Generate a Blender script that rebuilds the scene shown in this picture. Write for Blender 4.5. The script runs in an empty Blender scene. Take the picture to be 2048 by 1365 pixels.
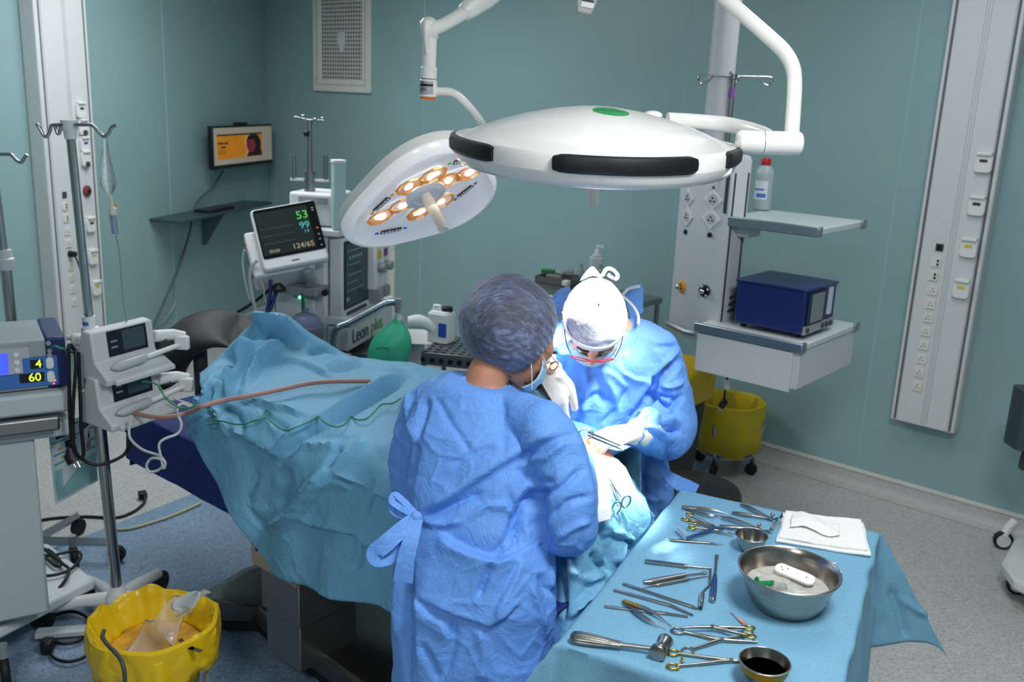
import bpy, bmesh, math, random
import numpy as np
from mathutils import Vector, Matrix
from math import pi, sin, cos, radians as R
random.seed(7); np.random.seed(7)
SC = bpy.context.scene
COL = SC.collection

# ---------------------------------------------------------------- camera, light, exposure
IW, IH, FPX, CAMH = 2048, 1365, 1890.0, 2.0
PITCH, ROLL = R(14.5), R(2.48)
cd = bpy.data.cameras.new('camera'); cam = bpy.data.objects.new('camera', cd); COL.objects.link(cam)
cam.location = (0, 0, CAMH)
cam.rotation_euler = (Matrix.Rotation(pi/2 - PITCH, 3, 'X') @ Matrix.Rotation(ROLL, 3, 'Z')).to_euler()
cd.sensor_width = 36; cd.lens = FPX/IW*36; cd.clip_start = .05
cd.dof.use_dof = True; cd.dof.focus_distance = 2.45; cd.dof.aperture_fstop = 4.5
SC.camera = cam
SC.view_settings.view_transform = 'Standard'
try: SC.view_settings.look = 'None'
except Exception: pass
SC.view_settings.gamma = 1; SC.view_settings.exposure = 0
wd = bpy.data.worlds.new('world'); SC.world = wd; wd.use_nodes = True
wd.node_tree.nodes['Background'].inputs[0].default_value = (.5, .6, .65, 1)
wd.node_tree.nodes['Background'].inputs[1].default_value = .15
def area(name, loc, size, power, target=None, shape='RECTANGLE', sy=None, col=(1, 1, 1), spread=180):
    l = bpy.data.lights.new(name, 'AREA'); l.energy = power; l.shape = shape; l.size = size
    l.size_y = sy or size; l.color = col; l.spread = R(spread)
    o = bpy.data.objects.new(name, l); COL.objects.link(o); o.location = loc
    if target is not None:
        o.rotation_euler = (Vector(target) - Vector(loc)).to_track_quat('-Z', 'Y').to_euler()
    return o
# ceiling panels of the room
LC = (.97, .985, 1)
area('ceiling_lamp', (.85, 1.15, 2.97), .6, 52, col=LC)
area('ceiling_lamp', (-.7, -.5, 2.97), .6, 42, col=LC)
area('ceiling_lamp', (1.5, 3.6, 2.97), .6, 14, sy=1.2, col=LC)
area('ceiling_lamp', (-1.55, 5.0, 2.97), 1.2, 54, sy=1.8, col=LC)
# beams of the two surgical lamps and one added fill (their housings are built below)
area('surgical_lamp_beam', (.215, 2.62, 1.82), .32, 14, (.19, 2.545, 1.0), 'DISK', col=(1, .95, .87), spread=19)
area('surgical_lamp_beam', (.43, 2.28, 1.84), .24, 2.6, (.20, 2.80, 1.10), 'DISK', col=(1, .96, .9), spread=34)  # extra fill under the near lamp, added to brighten the surgeon's chest
area('surgical_lamp_beam', (-.26, 3.06, 1.62), .22, 4.5, (.11, 2.58, 1.06), 'DISK', col=(1, .93, .84), spread=13)

# ---------------------------------------------------------------- pixel -> world (photo taken as 2048x1365)
def ray(px, py):
    x = (px - IW/2)/FPX; y = -(py - IH/2)/FPX
    c, s = cos(ROLL), sin(ROLL)
    xr = c*x - s*y; yr = s*x + c*y
    cp, sp = cos(PITCH), sin(PITCH)
    return Vector((xr, cp + yr*sp, -sp + yr*cp))
def pz(px, py, z):
    d = ray(px, py); return Vector((0, 0, CAMH)) + d*((z - CAMH)/d.z)
def pY(px, py, Y):
    d = ray(px, py); return Vector((0, 0, CAMH)) + d*(Y/d.y)
def prj(P):
    P = np.asarray(P, float); x, y, z = P[..., 0], P[..., 1], P[..., 2] - CAMH
    cp, sp = cos(PITCH), sin(PITCH)
    dz = y*cp - z*sp; u = y*sp + z*cp
    a, b = x/dz, u/dz
    c, s = cos(ROLL), sin(ROLL)
    return np.stack([IW/2 + (c*a + s*b)*FPX, IH/2 - (-s*a + c*b)*FPX, dz], -1)

# ---------------------------------------------------------------- materials
def S(r, g, b):
    f = lambda v: (v/255/12.92) if v/255 <= .04045 else ((v/255 + .055)/1.055)**2.4
    return (f(r), f(g), f(b))
_M = {}
def mat(name, col, rough=.5, metal=0., var=.06, vs=6., bump=0., bs=40., trans=0., emit=0., ior=1.45, alpha=1., aniso=0., sss=0., coat=0., spec=.5, stretch=None):
    if name in _M: return _M[name]
    m = bpy.data.materials.new(name); m.use_nodes = True; nt = m.node_tree; N = nt.nodes; L = nt.links
    b = N['Principled BSDF']
    b.inputs['Roughness'].default_value = rough; b.inputs['Metallic'].default_value = metal
    b.inputs['IOR'].default_value = ior; b.inputs['Transmission Weight'].default_value = trans
    b.inputs['Alpha'].default_value = alpha; b.inputs['Coat Weight'].default_value = coat
    b.inputs['Specular IOR Level'].default_value = spec
    tc = N.new('ShaderNodeTexCoord'); src = tc.outputs['Object']
    if stretch:
        mp = N.new('ShaderNodeMapping'); mp.inputs['Scale'].default_value = stretch; L.new(src, mp.inputs['Vector']); src = mp.outputs[0]
    nz = N.new('ShaderNodeTexNoise'); nz.inputs['Scale'].default_value = vs; nz.inputs['Detail'].default_value = 4
    L.new(src, nz.inputs['Vector'])
    cr = N.new('ShaderNodeValToRGB')
    cr.color_ramp.elements[0].position = .3; cr.color_ramp.elements[1].position = .7
    cr.color_ramp.elements[0].color = (*[max(0, c*(1 - var)) for c in col], 1)
    cr.color_ramp.elements[1].color = (*[min(1, c*(1 + var)) for c in col], 1)
    L.new(nz.outputs[0], cr.inputs[0]); L.new(cr.outputs[0], b.inputs['Base Color'])
    if bump:
        n2 = N.new('ShaderNodeTexNoise'); n2.inputs['Scale'].default_value = bs; n2.inputs['Detail'].default_value = 5
        L.new(src, n2.inputs['Vector'])
        bp = N.new('ShaderNodeBump'); bp.inputs['Strength'].default_value = min(1, bump); bp.inputs['Distance'].default_value = .002
        L.new(n2.outputs[0], bp.inputs['Height']); L.new(bp.outputs[0], b.inputs['Normal'])
    if emit:
        b.inputs['Emission Color'].default_value = (*col, 1); b.inputs['Emission Strength'].default_value = emit
    if sss:
        b.inputs['Subsurface Weight'].default_value = sss; b.inputs['Subsurface Radius'].default_value = (.01, .004, .002); b.inputs['Subsurface Scale'].default_value = 1
    _M[name] = m; return m
def cloth(name, col, rough=.72, cs=14., depth=.006, fib=.5, var=.07, transl=.0, cs2=45.):
    """thin nonwoven fabric: creased at two scales plus a fine fibre grain"""
    m = bpy.data.materials.new(name); m.use_nodes = True; nt = m.node_tree; N = nt.nodes; L = nt.links
    b = N['Principled BSDF']; b.inputs['Roughness'].default_value = rough; b.inputs['Specular IOR Level'].default_value = .3
    tc = N.new('ShaderNodeTexCoord')
    wn = N.new('ShaderNodeTexNoise'); wn.inputs['Scale'].default_value = 5; L.new(tc.outputs['Object'], wn.inputs['Vector'])
    mx = N.new('ShaderNodeMixRGB'); mx.blend_type = 'ADD'; mx.inputs[0].default_value = .12
    L.new(tc.outputs['Object'], mx.inputs[1]); L.new(wn.outputs['Color'], mx.inputs[2])
    hs = []
    for sc, w in ((cs, 1.), (cs2, .3)):
        v = N.new('ShaderNodeTexVoronoi'); v.feature = 'F1'; v.inputs['Scale'].default_value = sc; L.new(mx.outputs[0], v.inputs['Vector'])
        ml = N.new('ShaderNodeMath'); ml.operation = 'MULTIPLY'; ml.inputs[1].default_value = w; L.new(v.outputs['Distance'], ml.inputs[0]); hs.append(ml)
    for sc, w, wr in ((cs*.8, .10, .9), (cs*2.0, .05, .7)):
        m2 = N.new('ShaderNodeMixRGB'); m2.blend_type = 'ADD'; m2.inputs[0].default_value = wr; L.new(tc.outputs['Object'], m2.inputs[1]); L.new(wn.outputs['Color'], m2.inputs[2])
        v = N.new('ShaderNodeTexVoronoi'); v.feature = 'DISTANCE_TO_EDGE'; v.inputs['Scale'].default_value = sc; L.new(m2.outputs[0], v.inputs['Vector'])
        mr = N.new('ShaderNodeMapRange'); mr.inputs['From Max'].default_value = .09; mr.inputs['To Max'].default_value = w; L.new(v.outputs['Distance'], mr.inputs['Value']); hs.append(mr)
    fb = N.new('ShaderNodeTexNoise'); fb.inputs['Scale'].default_value = 600; L.new(tc.outputs['Object'], fb.inputs['Vector'])
    ml = N.new('ShaderNodeMath'); ml.operation = 'MULTIPLY'; ml.inputs[1].default_value = .04*fib; L.new(fb.outputs[0], ml.inputs[0]); hs.append(ml)
    a2 = hs[0]
    for h_ in hs[1:]:
        q_ = N.new('ShaderNodeMath'); L.new(a2.outputs[0], q_.inputs[0]); L.new(h_.outputs[0], q_.inputs[1]); a2 = q_
    bp = N.new('ShaderNodeBump'); bp.inputs['Strength'].default_value = .6; bp.inputs['Distance'].default_value = depth
    L.new(a2.outputs[0], bp.inputs['Height']); L.new(bp.outputs[0], b.inputs['Normal'])
    nz = N.new('ShaderNodeTexNoise'); nz.inputs['Scale'].default_value = 220; nz.inputs['Detail'].default_value = 3; L.new(tc.outputs['Object'], nz.inputs['Vector'])
    cr = N.new('ShaderNodeValToRGB'); cr.color_ramp.elements[0].position = .35; cr.color_ramp.elements[1].position = .65
    cr.color_ramp.elements[0].color = (*[c*(1 - var) for c in col], 1); cr.color_ramp.elements[1].color = (*[min(1, c*(1 + var)) for c in col], 1)
    L.new(nz.outputs[0], cr.inputs[0]); L.new(cr.outputs[0], b.inputs['Base Color'])
    if transl:
        tr = N.new('ShaderNodeBsdfTranslucent'); L.new(cr.outputs[0], tr.inputs['Color'])
        ms = N.new('ShaderNodeMixShader'); ms.inputs[0].default_value = transl
        L.new(b.outputs[0], ms.inputs[1]); L.new(tr.outputs[0], ms.inputs[2])
        L.new(ms.outputs[0], N['Material Output'].inputs['Surface'])
    return m

# ---------------------------------------------------------------- mesh builder
def frames(pts):
    pts = [Vector(p) for p in pts]; T = []
    for i in range(len(pts)):
        a = pts[max(0, i-1)]; b = pts[min(len(pts)-1, i+1)]
        t = b - a; T.append(t.normalized() if t.length > 1e-9 else Vector((0, 0, 1)))
    up = Vector((0, 0, 1)) if abs(T[0].z) < .9 else Vector((1, 0, 0))
    n = (up - T[0]*up.dot(T[0])).normalized(); out = []
    for t in T:
        n = n - t*n.dot(t)
        n = n.normalized() if n.length > 1e-6 else t.orthogonal().normalized()
        out.append((t, n, t.cross(n)))
    return pts, out
def cr(pts, k=6, closed=False):
    P = [Vector(p) for p in pts]; out = []; n = len(P)
    for i in range(n if closed else n-1):
        p0 = P[(i-1) % n] if closed or i > 0 else P[0]*2 - P[1]
        p1 = P[i]; p2 = P[(i+1) % n]
        p3 = P[(i+2) % n] if closed or i+2 < n else P[-1]*2 - P[-2]
        for j in range(k):
            t = j/k
            out.append(.5*((2*p1) + (p2-p0)*t + (2*p0-5*p1+4*p2-p3)*t*t + (3*p1-p0-3*p2+p3)*t**3))
    if not closed: out.append(P[-1].copy())
    return out
def lerp(a, b, t): return a + (b - a)*t
def resamp(vals, n):
    x = np.linspace(0, len(vals)-1, n); return list(np.interp(x, range(len(vals)), vals))
class MB:
    def __init__(s): s.v = []; s.f = []
    def add(s, vs, fs, M=None):
        o = len(s.v)
        for v in vs:
            v = Vector(v); s.v.append(M @ v if M is not None else v)
        s.f += [tuple(i+o for i in f) for f in fs]; return s
    def box(s, c, d, M=None, rz=0, rx=0, ry=0):
        c = Vector(c); h = Vector(d)/2
        Q = Matrix.Translation(c) @ Matrix.Rotation(rz, 4, 'Z') @ Matrix.Rotation(ry, 4, 'Y') @ Matrix.Rotation(rx, 4, 'X')
        vs = [Q @ Vector((x*h.x, y*h.y, z*h.z)) for x in (-1, 1) for y in (-1, 1) for z in (-1, 1)]
        return s.add(vs, [(0, 1, 3, 2), (4, 6, 7, 5), (0, 4, 5, 1), (2, 3, 7, 6), (0, 2, 6, 4), (1, 5, 7, 3)], M)
    def bb(s, x0, x1, y0, y1, z0, z1, M=None):
        return s.box(((x0+x1)/2, (y0+y1)/2, (z0+z1)/2), (x1-x0, y1-y0, z1-z0), M)
    def tube(s, pts, r, n=12, M=None, caps=True, closed=False, sx=1., sy=1.):
        pts, fr = frames(pts if not closed else list(pts))
        if not hasattr(r, '__len__'): r = [r]*len(pts)
        if len(r) != len(pts): r = resamp(r, len(pts))
        vs = []; fs = []
        for p, (t, a, b), q in zip(pts, fr, r):
            for k in range(n):
                th = 2*pi*k/n; vs.append(p + a*(cos(th)*q*sx) + b*(sin(th)*q*sy))
        m = len(pts)
        for i in range(m if closed else m-1):
            j = (i+1) % m
            for k in range(n):
                k2 = (k+1) % n; fs.append((i*n+k, i*n+k2, j*n+k2, j*n+k))
        if caps and not closed:
            fs.append(tuple(range(n-1, -1, -1))); fs.append(tuple((m-1)*n+k for k in range(n)))
        return s.add(vs, fs, M)
    def cyl(s, a, b, r, r2=None, n=20, M=None): return s.tube([a, b], [r, r if r2 is None else r2], n, M)
    def lathe(s, prof, n=32, c=(0, 0, 0), M=None, sx=1., sy=1., caps=True):
        c = Vector(c); vs = []; fs = []; m = len(prof)
        for r, z in prof:
            for k in range(n):
                th = 2*pi*k/n; vs.append(c + Vector((r*cos(th)*sx, r*sin(th)*sy, z)))
        for i in range(m-1):
            for k in range(n):
                k2 = (k+1) % n; fs.append((i*n+k, i*n+k2, (i+1)*n+k2, (i+1)*n+k))
        if caps:
            if prof[0][0] > 1e-6: fs.append(tuple(range(n-1, -1, -1)))
            if prof[-1][0] > 1e-6: fs.append(tuple((m-1)*n+k for k in range(n)))
        return s.add(vs, fs, M)
    def prism(s, pts, z0, z1, M=None):
        n = len(pts)
        vs = [(x, y, z0) for x, y in pts] + [(x, y, z1) for x, y in pts]
        fs = [tuple(range(n-1, -1, -1)), tuple(range(n, 2*n))] + [(i, (i+1) % n, n+(i+1) % n, n+i) for i in range(n)]
        return s.add(vs, fs, M)
    def ball(s, c, r, n=20, M=None):
        if not hasattr(r, '__len__'): r = (r, r, r)
        prof = [(sin(pi*i/(n//2+2)), -cos(pi*i/(n//2+2))) for i in range(n//2+3)]
        Q = Matrix.Translation(Vector(c)) @ Matrix.Diagonal((*r, 1))
        if M is not None: Q = M @ Q
        return s.lathe([(max(a, 1e-4), b) for a, b in prof], n, M=Q)
    def loft(s, rings, M=None, caps=True, closed=True):
        n = len(rings[0]); vs = [p for rg in rings for p in rg]; fs = []
        for i in range(len(rings)-1):
            for k in range(n if closed else n-1):
                k2 = (k+1) % n; fs.append((i*n+k, i*n+k2, (i+1)*n+k2, (i+1)*n+k))
        if caps and closed:
            fs.append(tuple(range(n-1, -1, -1))); fs.append(tuple((len(rings)-1)*n+k for k in range(n)))
        return s.add(vs, fs, M)
    def grid(s, P, M=None):
        nu, nv = len(P), len(P[0]); vs = [p for row in P for p in row]
        return s.add(vs, [(i*nv+j, (i+1)*nv+j, (i+1)*nv+j+1, i*nv+j+1) for i in range(nu-1) for j in range(nv-1)], M)
    def ribbon(s, pts, w, th, nrm=None, M=None):
        pts, fr = frames(pts); rings = []
        if not hasattr(w, '__len__'): w = [w]*len(pts)
        if len(w) != len(pts): w = resamp(w, len(pts))
        for p, (t, a, b), q in zip(pts, fr, w):
            if nrm is not None:
                nn = Vector(nrm); nn = (nn - t*nn.dot(t)).normalized(); bb = t.cross(nn)
            else: nn, bb = a, b
            rings.append([p + bb*q/2 + nn*th/2, p - bb*q/2 + nn*th/2, p - bb*q/2 - nn*th/2, p + bb*q/2 - nn*th/2])
        return s.loft(rings, M)
    def build(s, name, m, parent=None, bev=0., seg=2, smooth=38, world=None, sub=0, solid=0.):
        """world = matrix of the parent when the verts were given in world space"""
        vs = [Vector(v) for v in s.v]; loc = None
        if world is not None:
            Mi = world.inverted(); vs = [Mi @ v for v in vs]
        elif parent is None:
            xs = [v.x for v in vs]; ys = [v.y for v in vs]; z0 = min(v.z for v in vs)
            loc = Vector(((min(xs)+max(xs))/2, (min(ys)+max(ys))/2, z0)); vs = [v - loc for v in vs]
        me = bpy.data.meshes.new(name); me.from_pydata([tuple(v) for v in vs], [], s.f)
        bm = bmesh.new(); bm.from_mesh(me); bmesh.ops.recalc_face_normals(bm, faces=bm.faces); bm.to_mesh(me); bm.free()
        me.materials.append(m)
        if smooth:
            me.polygons.foreach_set('use_smooth', [True]*len(me.polygons))
            if not sub: me.set_sharp_from_angle(angle=R(smooth))
        o = bpy.data.objects.new(name, me); COL.objects.link(o)
        if loc is not None: o.location = loc
        if parent is not None: o.parent = parent
        if solid:
            md = o.modifiers.new('thickness', 'SOLIDIFY'); md.thickness = solid; md.offset = 0
        if bev:
            md = o.modifiers.new('edge', 'BEVEL'); md.width = bev; md.segments = seg; md.limit_method = 'ANGLE'; md.angle_limit = R(40)
            md.harden_normals = False
        if sub:
            md = o.modifiers.new('sub', 'SUBSURF'); md.levels = sub; md.render_levels = sub
        return o
def tag(o, label=None, cat=None, group=None, kind=None):
    if label: o['label'] = label
    if cat: o['category'] = cat
    if group: o['group'] = group
    if kind: o['kind'] = kind
    return o
def thing(name, label, cat, loc=(0, 0, 0), rz=0., group=None, rot=None):
    o = bpy.data.objects.new(name, None); COL.objects.link(o); o.empty_display_size = .05
    o.location = loc; o.rotation_euler = rot if rot is not None else (0, 0, rz)
    o.matrix_basis = Matrix.LocRotScale(Vector(loc), o.rotation_euler, None)
    return tag(o, label, cat, group)
def MW(o): return o.matrix_basis.copy()
def copy_tree(o, parent=None):
    c = o.copy(); COL.objects.link(c); c.parent = parent
    for ch in [x for x in bpy.data.objects if x.parent == o]: copy_tree(ch, c)
    return c
def text(name, s, size, m, parent, loc, rot=(pi/2, 0, 0), depth=.0006, align='CENTER'):
    cu = bpy.data.curves.new(name, 'FONT'); cu.body = s; cu.size = size; cu.extrude = depth; cu.align_x = align; cu.align_y = 'CENTER'
    o = bpy.data.objects.new(name, cu); dg = None
    COL.objects.link(o)
    bpy.context.view_layer.update()
    me = bpy.data.meshes.new_from_object(o.evaluated_get(bpy.context.evaluated_depsgraph_get()))
    bpy.data.objects.remove(o); bpy.data.curves.remove(cu)
    me.materials.clear(); me.materials.append(m)
    o = bpy.data.objects.new(name, me); COL.objects.link(o); o.parent = parent; o.location = loc; o.rotation_euler = rot
    return o
def rrect(w, h, r, k=5, cx=0, cy=0):
    out = []
    for sx, sy, a in ((1, 1, 0), (-1, 1, pi/2), (-1, -1, pi), (1, -1, 1.5*pi)):
        for i in range(k+1):
            t = a + pi/2*i/k; out.append((cx + sx*(w/2-r) + r*cos(t), cy + sy*(h/2-r) + r*sin(t)))
    return out
XZ = Matrix.Rotation(pi/2, 4, 'X')      # local x,y outline -> x,z ; extrusion along -y

# shared materials
white = mat('white_enamel', S(236, 236, 232), .32, var=.02, coat=.3)
offwhite = mat('offwhite_plastic', S(222, 224, 222), .45, var=.03)
greyp = mat('grey_plastic', S(150, 155, 160), .5, var=.04)
dgrey = mat('dark_grey_plastic', S(60, 64, 68), .5)
black = mat('black_plastic', S(18, 19, 21), .45)
rubber = mat('black_rubber', S(24, 25, 27), .6)
steel = mat('stainless_steel', S(190, 190, 188), .22, 1, var=.05, bump=.1, bs=300)
bsteel = mat('brushed_steel', S(150, 150, 150), .34, 1, var=.08, vs=30, bump=.15, bs=200, stretch=(1, 1, 12))
alu = mat('aluminium', S(168, 174, 180), .4, 1, var=.04)
gold = mat('gold_plating', S(205, 165, 70), .25, 1, var=.08)
clear = mat('clear_plastic', (1, 1, 1), .06, trans=1., ior=1.35, var=0)
# ================================================================ cloth helpers
def _hash(i, j, k, c):
    h = (i.astype(np.int64)*73856093) ^ (j.astype(np.int64)*19349663) ^ (k.astype(np.int64)*83492791) ^ (c*2654435761 % (1 << 31))
    h = (h ^ (h >> 13)) * 1274126177 & 0x7fffffff
    h = (h ^ (h >> 16)) * 668265263 & 0x7fffffff
    return (h ^ (h >> 15))/0x7fffffff
def worley(P, seed=0):
    P = np.asarray(P, float); I = np.floor(P).astype(int); f1 = np.full(len(P), 9.); f2 = f1.copy()
    for a in (-1, 0, 1):
        for b in (-1, 0, 1):
            for c in (-1, 0, 1):
                i, j, k = I[:, 0]+a, I[:, 1]+b, I[:, 2]+c
                q = np.stack([i + _hash(i, j, k, seed*3+1), j + _hash(i, j, k, seed*3+2), k + _hash(i, j, k, seed*3+3)], 1)
                d = ((P-q)**2).sum(1); m = d < f1
                f2 = np.where(m, f1, np.minimum(f2, d)); f1 = np.where(m, d, f1)
    return np.sqrt(f1), np.sqrt(f2)
def vnoise(P, seed=0):
    P = np.asarray(P, float); I = np.floor(P).astype(int); F = P - I; F = F*F*(3-2*F); out = 0
    for a in (0, 1):
        for b in (0, 1):
            for c in (0, 1):
                w = (F[:, 0] if a else 1-F[:, 0])*(F[:, 1] if b else 1-F[:, 1])*(F[:, 2] if c else 1-F[:, 2])
                out = out + w*_hash(I[:, 0]+a, I[:, 1]+b, I[:, 2]+c, seed+11)
    return out*2-1
def crumple(P, size, amp, seed=0, warp=.35):
    """creased-paper relief: bowls meeting in sharp ridges and ridges meeting in sharp valleys"""
    Q = np.asarray(P, float)/size
    Wp = np.stack([vnoise(Q*.8, seed+s_) for s_ in (1, 2, 3)], 1)*warp; Q = Q + Wp
    f1, f2 = worley(Q, seed); g1, g2 = worley(Q*.83 + 17.3, seed+5)
    return amp*((f1*f1 - .3) - (g1*g1 - .3))
def creases(P, size, amp, seed=0, warp=.5, sharp=.10):
    Q = np.asarray(P, float)/size; Wp = np.stack([vnoise(Q*.7, seed+s_) for s_ in (1, 2, 3)], 1)*warp
    f1, f2 = worley(Q + Wp, seed); m = np.clip(vnoise(Q*.45 + 5, seed+9)*1.6 + .35, 0, 1)
    return amp*(np.exp(-(f2-f1)/sharp) - .2)*m
def softstep(sd, w):
    x = sd/(w*.35); e = x/np.sqrt(1+x*x)          # -1 .. 1 across the line, rounded
    return np.where(sd > 0, e*np.exp(-sd/w)*1.35, .6*e*np.exp(sd/(w*.6)))
def strokes(P, Nn, lst, front=True, gain=1.):
    """fold lines drawn through image points of the photograph, raised or sunk along the surface normal"""
    X = prj(P)[:, :2]; out = np.zeros(len(P))
    view = np.array([0, 0, CAMH]) - P; view /= np.linalg.norm(view, axis=1)[:, None]
    fm_ = np.clip(((Nn*view).sum(1) + .05)/.25, 0, 1) if front else 1.
    for pts, w, amp, kind in lst:
        p = np.array(pts, float); n = len(p)-1
        best = np.full(len(X), 1e9); sgn = np.zeros(len(X)); tt = np.zeros(len(X))
        for i in range(n):
            a, b = p[i], p[i+1]; ab = b-a; L2 = (ab**2).sum()
            t = ((X-a)@ab)/L2; tc = np.clip(t, 0, 1); q = a + tc[:, None]*ab; d = np.hypot(*(X-q).T)
            cr_ = ab[0]*(X[:, 1]-a[1]) - ab[1]*(X[:, 0]-a[0])
            m = d < best; best = np.where(m, d, best); sgn = np.where(m, np.sign(cr_), sgn); tt = np.where(m, (i+tc)/n, tt)
        ends = np.clip(np.minimum(tt, 1-tt)*5 + .12, 0, 1)
        if kind == 'r': f = np.clip(1 - best/w, 0, 1)**1.3
        elif kind == 'v': f = -np.clip(1 - best/w, 0, 1)**1.3
        elif kind == 's':     # overhang edge: right-hand side of the stroke raised, dropping sharply at the line
            f = softstep(best*sgn, w)
        elif kind == 'S':
            f = softstep(-best*sgn, w)
        out += gain*amp*f*ends*fm_
    return out
def gridnormals(G):
    du = np.gradient(G, axis=0); dv = np.gradient(G, axis=1); n = np.cross(du, dv); n /= np.linalg.norm(n, axis=2)[:, :, None] + 1e-12; return n
def upgrid(rows, nu, nv):
    """smooth surface through a coarse net of points"""
    R_ = [cr(r, 12) for r in rows]; m = len(R_[0])
    cols = [cr([r[j] for r in R_], 12) for j in range(m)]
    A = np.array([[list(p) for p in c] for c in cols])     # m x k x 3
    u = np.linspace(0, A.shape[0]-1, nv); v = np.linspace(0, A.shape[1]-1, nu)
    def samp(A, x, ax):
        i = np.clip(np.floor(x).astype(int), 0, A.shape[ax]-2); f = x-i
        sh = [1, 1, 1]; sh[ax] = -1; f = f.reshape(sh)
        return np.take(A, i, ax)*(1-f) + np.take(A, i+1, ax)*f
    return samp(samp(A, u, 0), v, 1).transpose(1, 0, 2)    # nu x nv x 3
def clothgrid(G, name, m, parent=None, world=None, strk=(), crs=((.16, .010, 1), (.07, .004, 2)), solid=.0015, flip=False, gain=1., crease=None):
    N_ = gridnormals(G); P = G.reshape(-1, 3); Nn = N_.reshape(-1, 3)
    view = np.array([0, 0, CAMH]) - P; s_ = np.sign(((Nn*view).sum(1)).mean())*(-1 if flip else 1); Nn = Nn*s_
    d = strokes(P, Nn, strk, gain=gain) if strk else 0
    if crease: d = d + creases(P, crease[0], crease[1], 13)
    for size, amp, sd in crs: d = d + crumple(P, size, amp, sd)
    Q = P + Nn*np.asarray(d)[:, None]
    Q = Q.reshape(G.shape); b = MB(); b.grid([[tuple(v) for v in row] for row in Q])
    return b.build(name, m, parent, world=world, smooth=70, solid=solid), Q

# ---------------------------------------------------------------- room
WD = Vector((.76376, -.64551, 0)); WC = Vector((-2.182, 8.332, 0)); WN = Vector((-.64551, -.76376, 0))   # back wall: direction, corner, normal into the room
LE = Vector((-.2079, -.9781, 0)); LN = Vector((.9781, -.2079, 0))                                          # left wall: from the corner towards the camera
RB, RL = R(-40.2036), R(78.)
def onwall(px, py, W0, D, Nn, off=0):
    r = ray(px, py); c = Nn.dot(W0) + off; k = c/Nn.dot(r); p = Vector((0, 0, CAMH)) + r*k
    return (p - W0).dot(D), p.z
def wb(px, py, off=0): return onwall(px, py, WC, WD, WN, off)
def wl(px, py, off=0): return onwall(px, py, WC, LE, LN, off)
def Bp(a, z, off=0): return WC + WD*a + WN*off + Vector((0, 0, z))
def Lp(b, z, off=0): return WC + LE*b + LN*off + Vector((0, 0, z))

def wallmat(name, ax):
    m = mat(name, S(140, 171, 173), .33, var=.05, vs=1.2, spec=.4)
    nt = m.node_tree; N = nt.nodes; L = nt.links
    nz = N.new('ShaderNodeTexNoise'); nz.inputs['Scale'].default_value = 90; nz.inputs['Detail'].default_value = 3
    tc = N.new('ShaderNodeTexCoord'); L.new(tc.outputs['Object'], nz.inputs['Vector'])
    bp = N.new('ShaderNodeBump'); bp.inputs['Strength'].default_value = .25; bp.inputs['Distance'].default_value = .002
    L.new(nz.outputs[0], bp.inputs['Height']); L.new(bp.outputs[0], N['Principled BSDF'].inputs['Normal'])
    return m
wallm = wallmat('teal_wall_sheet', 0)
CH = 3.0
END = WC + WD*9.6; RCN = END + WN*6.5; LCN = WC + LE*11.2
def wallseg(name, A, B, nrm, h=CH, th=.1):
    b = MB(); A = Vector(A); B = Vector(B); n = Vector(nrm)
    vs = []
    for p in (A, B):
        for q in (p, p - n*th): vs += [q, q + Vector((0, 0, h))]
    b.add(vs, [(0, 4, 5, 1), (2, 3, 7, 6), (1, 5, 7, 3), (0, 2, 6, 4), (0, 1, 3, 2), (4, 6, 7, 5)])
    return tag(b.build(name, wallm, smooth=0), kind='structure')
wallseg('wall_back', WC, END, WN); wallseg('wall_left', WC, LCN, LN)
wallseg('wall_right', END, RCN, -WD); wallseg('wall_front', RCN, LCN, (LCN-RCN).cross(Vector((0, 0, 1))).normalized()*-1)
b = MB(); b.add([p + Vector((0, 0, z)) for z in (CH, CH+.1) for p in (WC, END, RCN, LCN)], [(0, 1, 2, 3), (7, 6, 5, 4), (0, 4, 5, 1), (1, 5, 6, 2), (2, 6, 7, 3), (3, 7, 4, 0)])
tag(b.build('ceiling', mat('ceiling_paint', S(225, 228, 228), .7), smooth=0), kind='structure')
# floor: speckled vinyl, pale grey with a blue field round the operating table
fm = bpy.data.materials.new('speckled_vinyl'); fm.use_nodes = True; nt = fm.node_tree; N = nt.nodes; L = nt.links
bs = N['Principled BSDF']; bs.inputs['Roughness'].default_value = .38
tc = N.new('ShaderNodeTexCoord')
def ramp(src, stops):
    c = N.new('ShaderNodeValToRGB'); e = c.color_ramp.elements
    while len(e) < len(stops): e.new(.5)
    for q, (p, col) in zip(e, stops): q.position = p; q.color = (*col, 1)
    L.new(src, c.inputs[0]); return c
v = N.new('ShaderNodeTexVoronoi'); v.inputs['Scale'].default_value = 150; L.new(tc.outputs['Object'], v.inputs['Vector'])
sep = N.new('ShaderNodeSeparateColor'); L.new(v.outputs['Color'], sep.inputs[0])
g = ramp(sep.outputs[0], [(0, S(150, 150, 152)), (.18, S(178, 178, 176)), (.7, S(186, 186, 183)), (.9, S(198, 198, 195))])
bl = ramp(sep.outputs[0], [(0, S(100, 122, 148)), (.18, S(120, 145, 172)), (.7, S(128, 152, 178)), (.9, S(146, 168, 190))])
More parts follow.
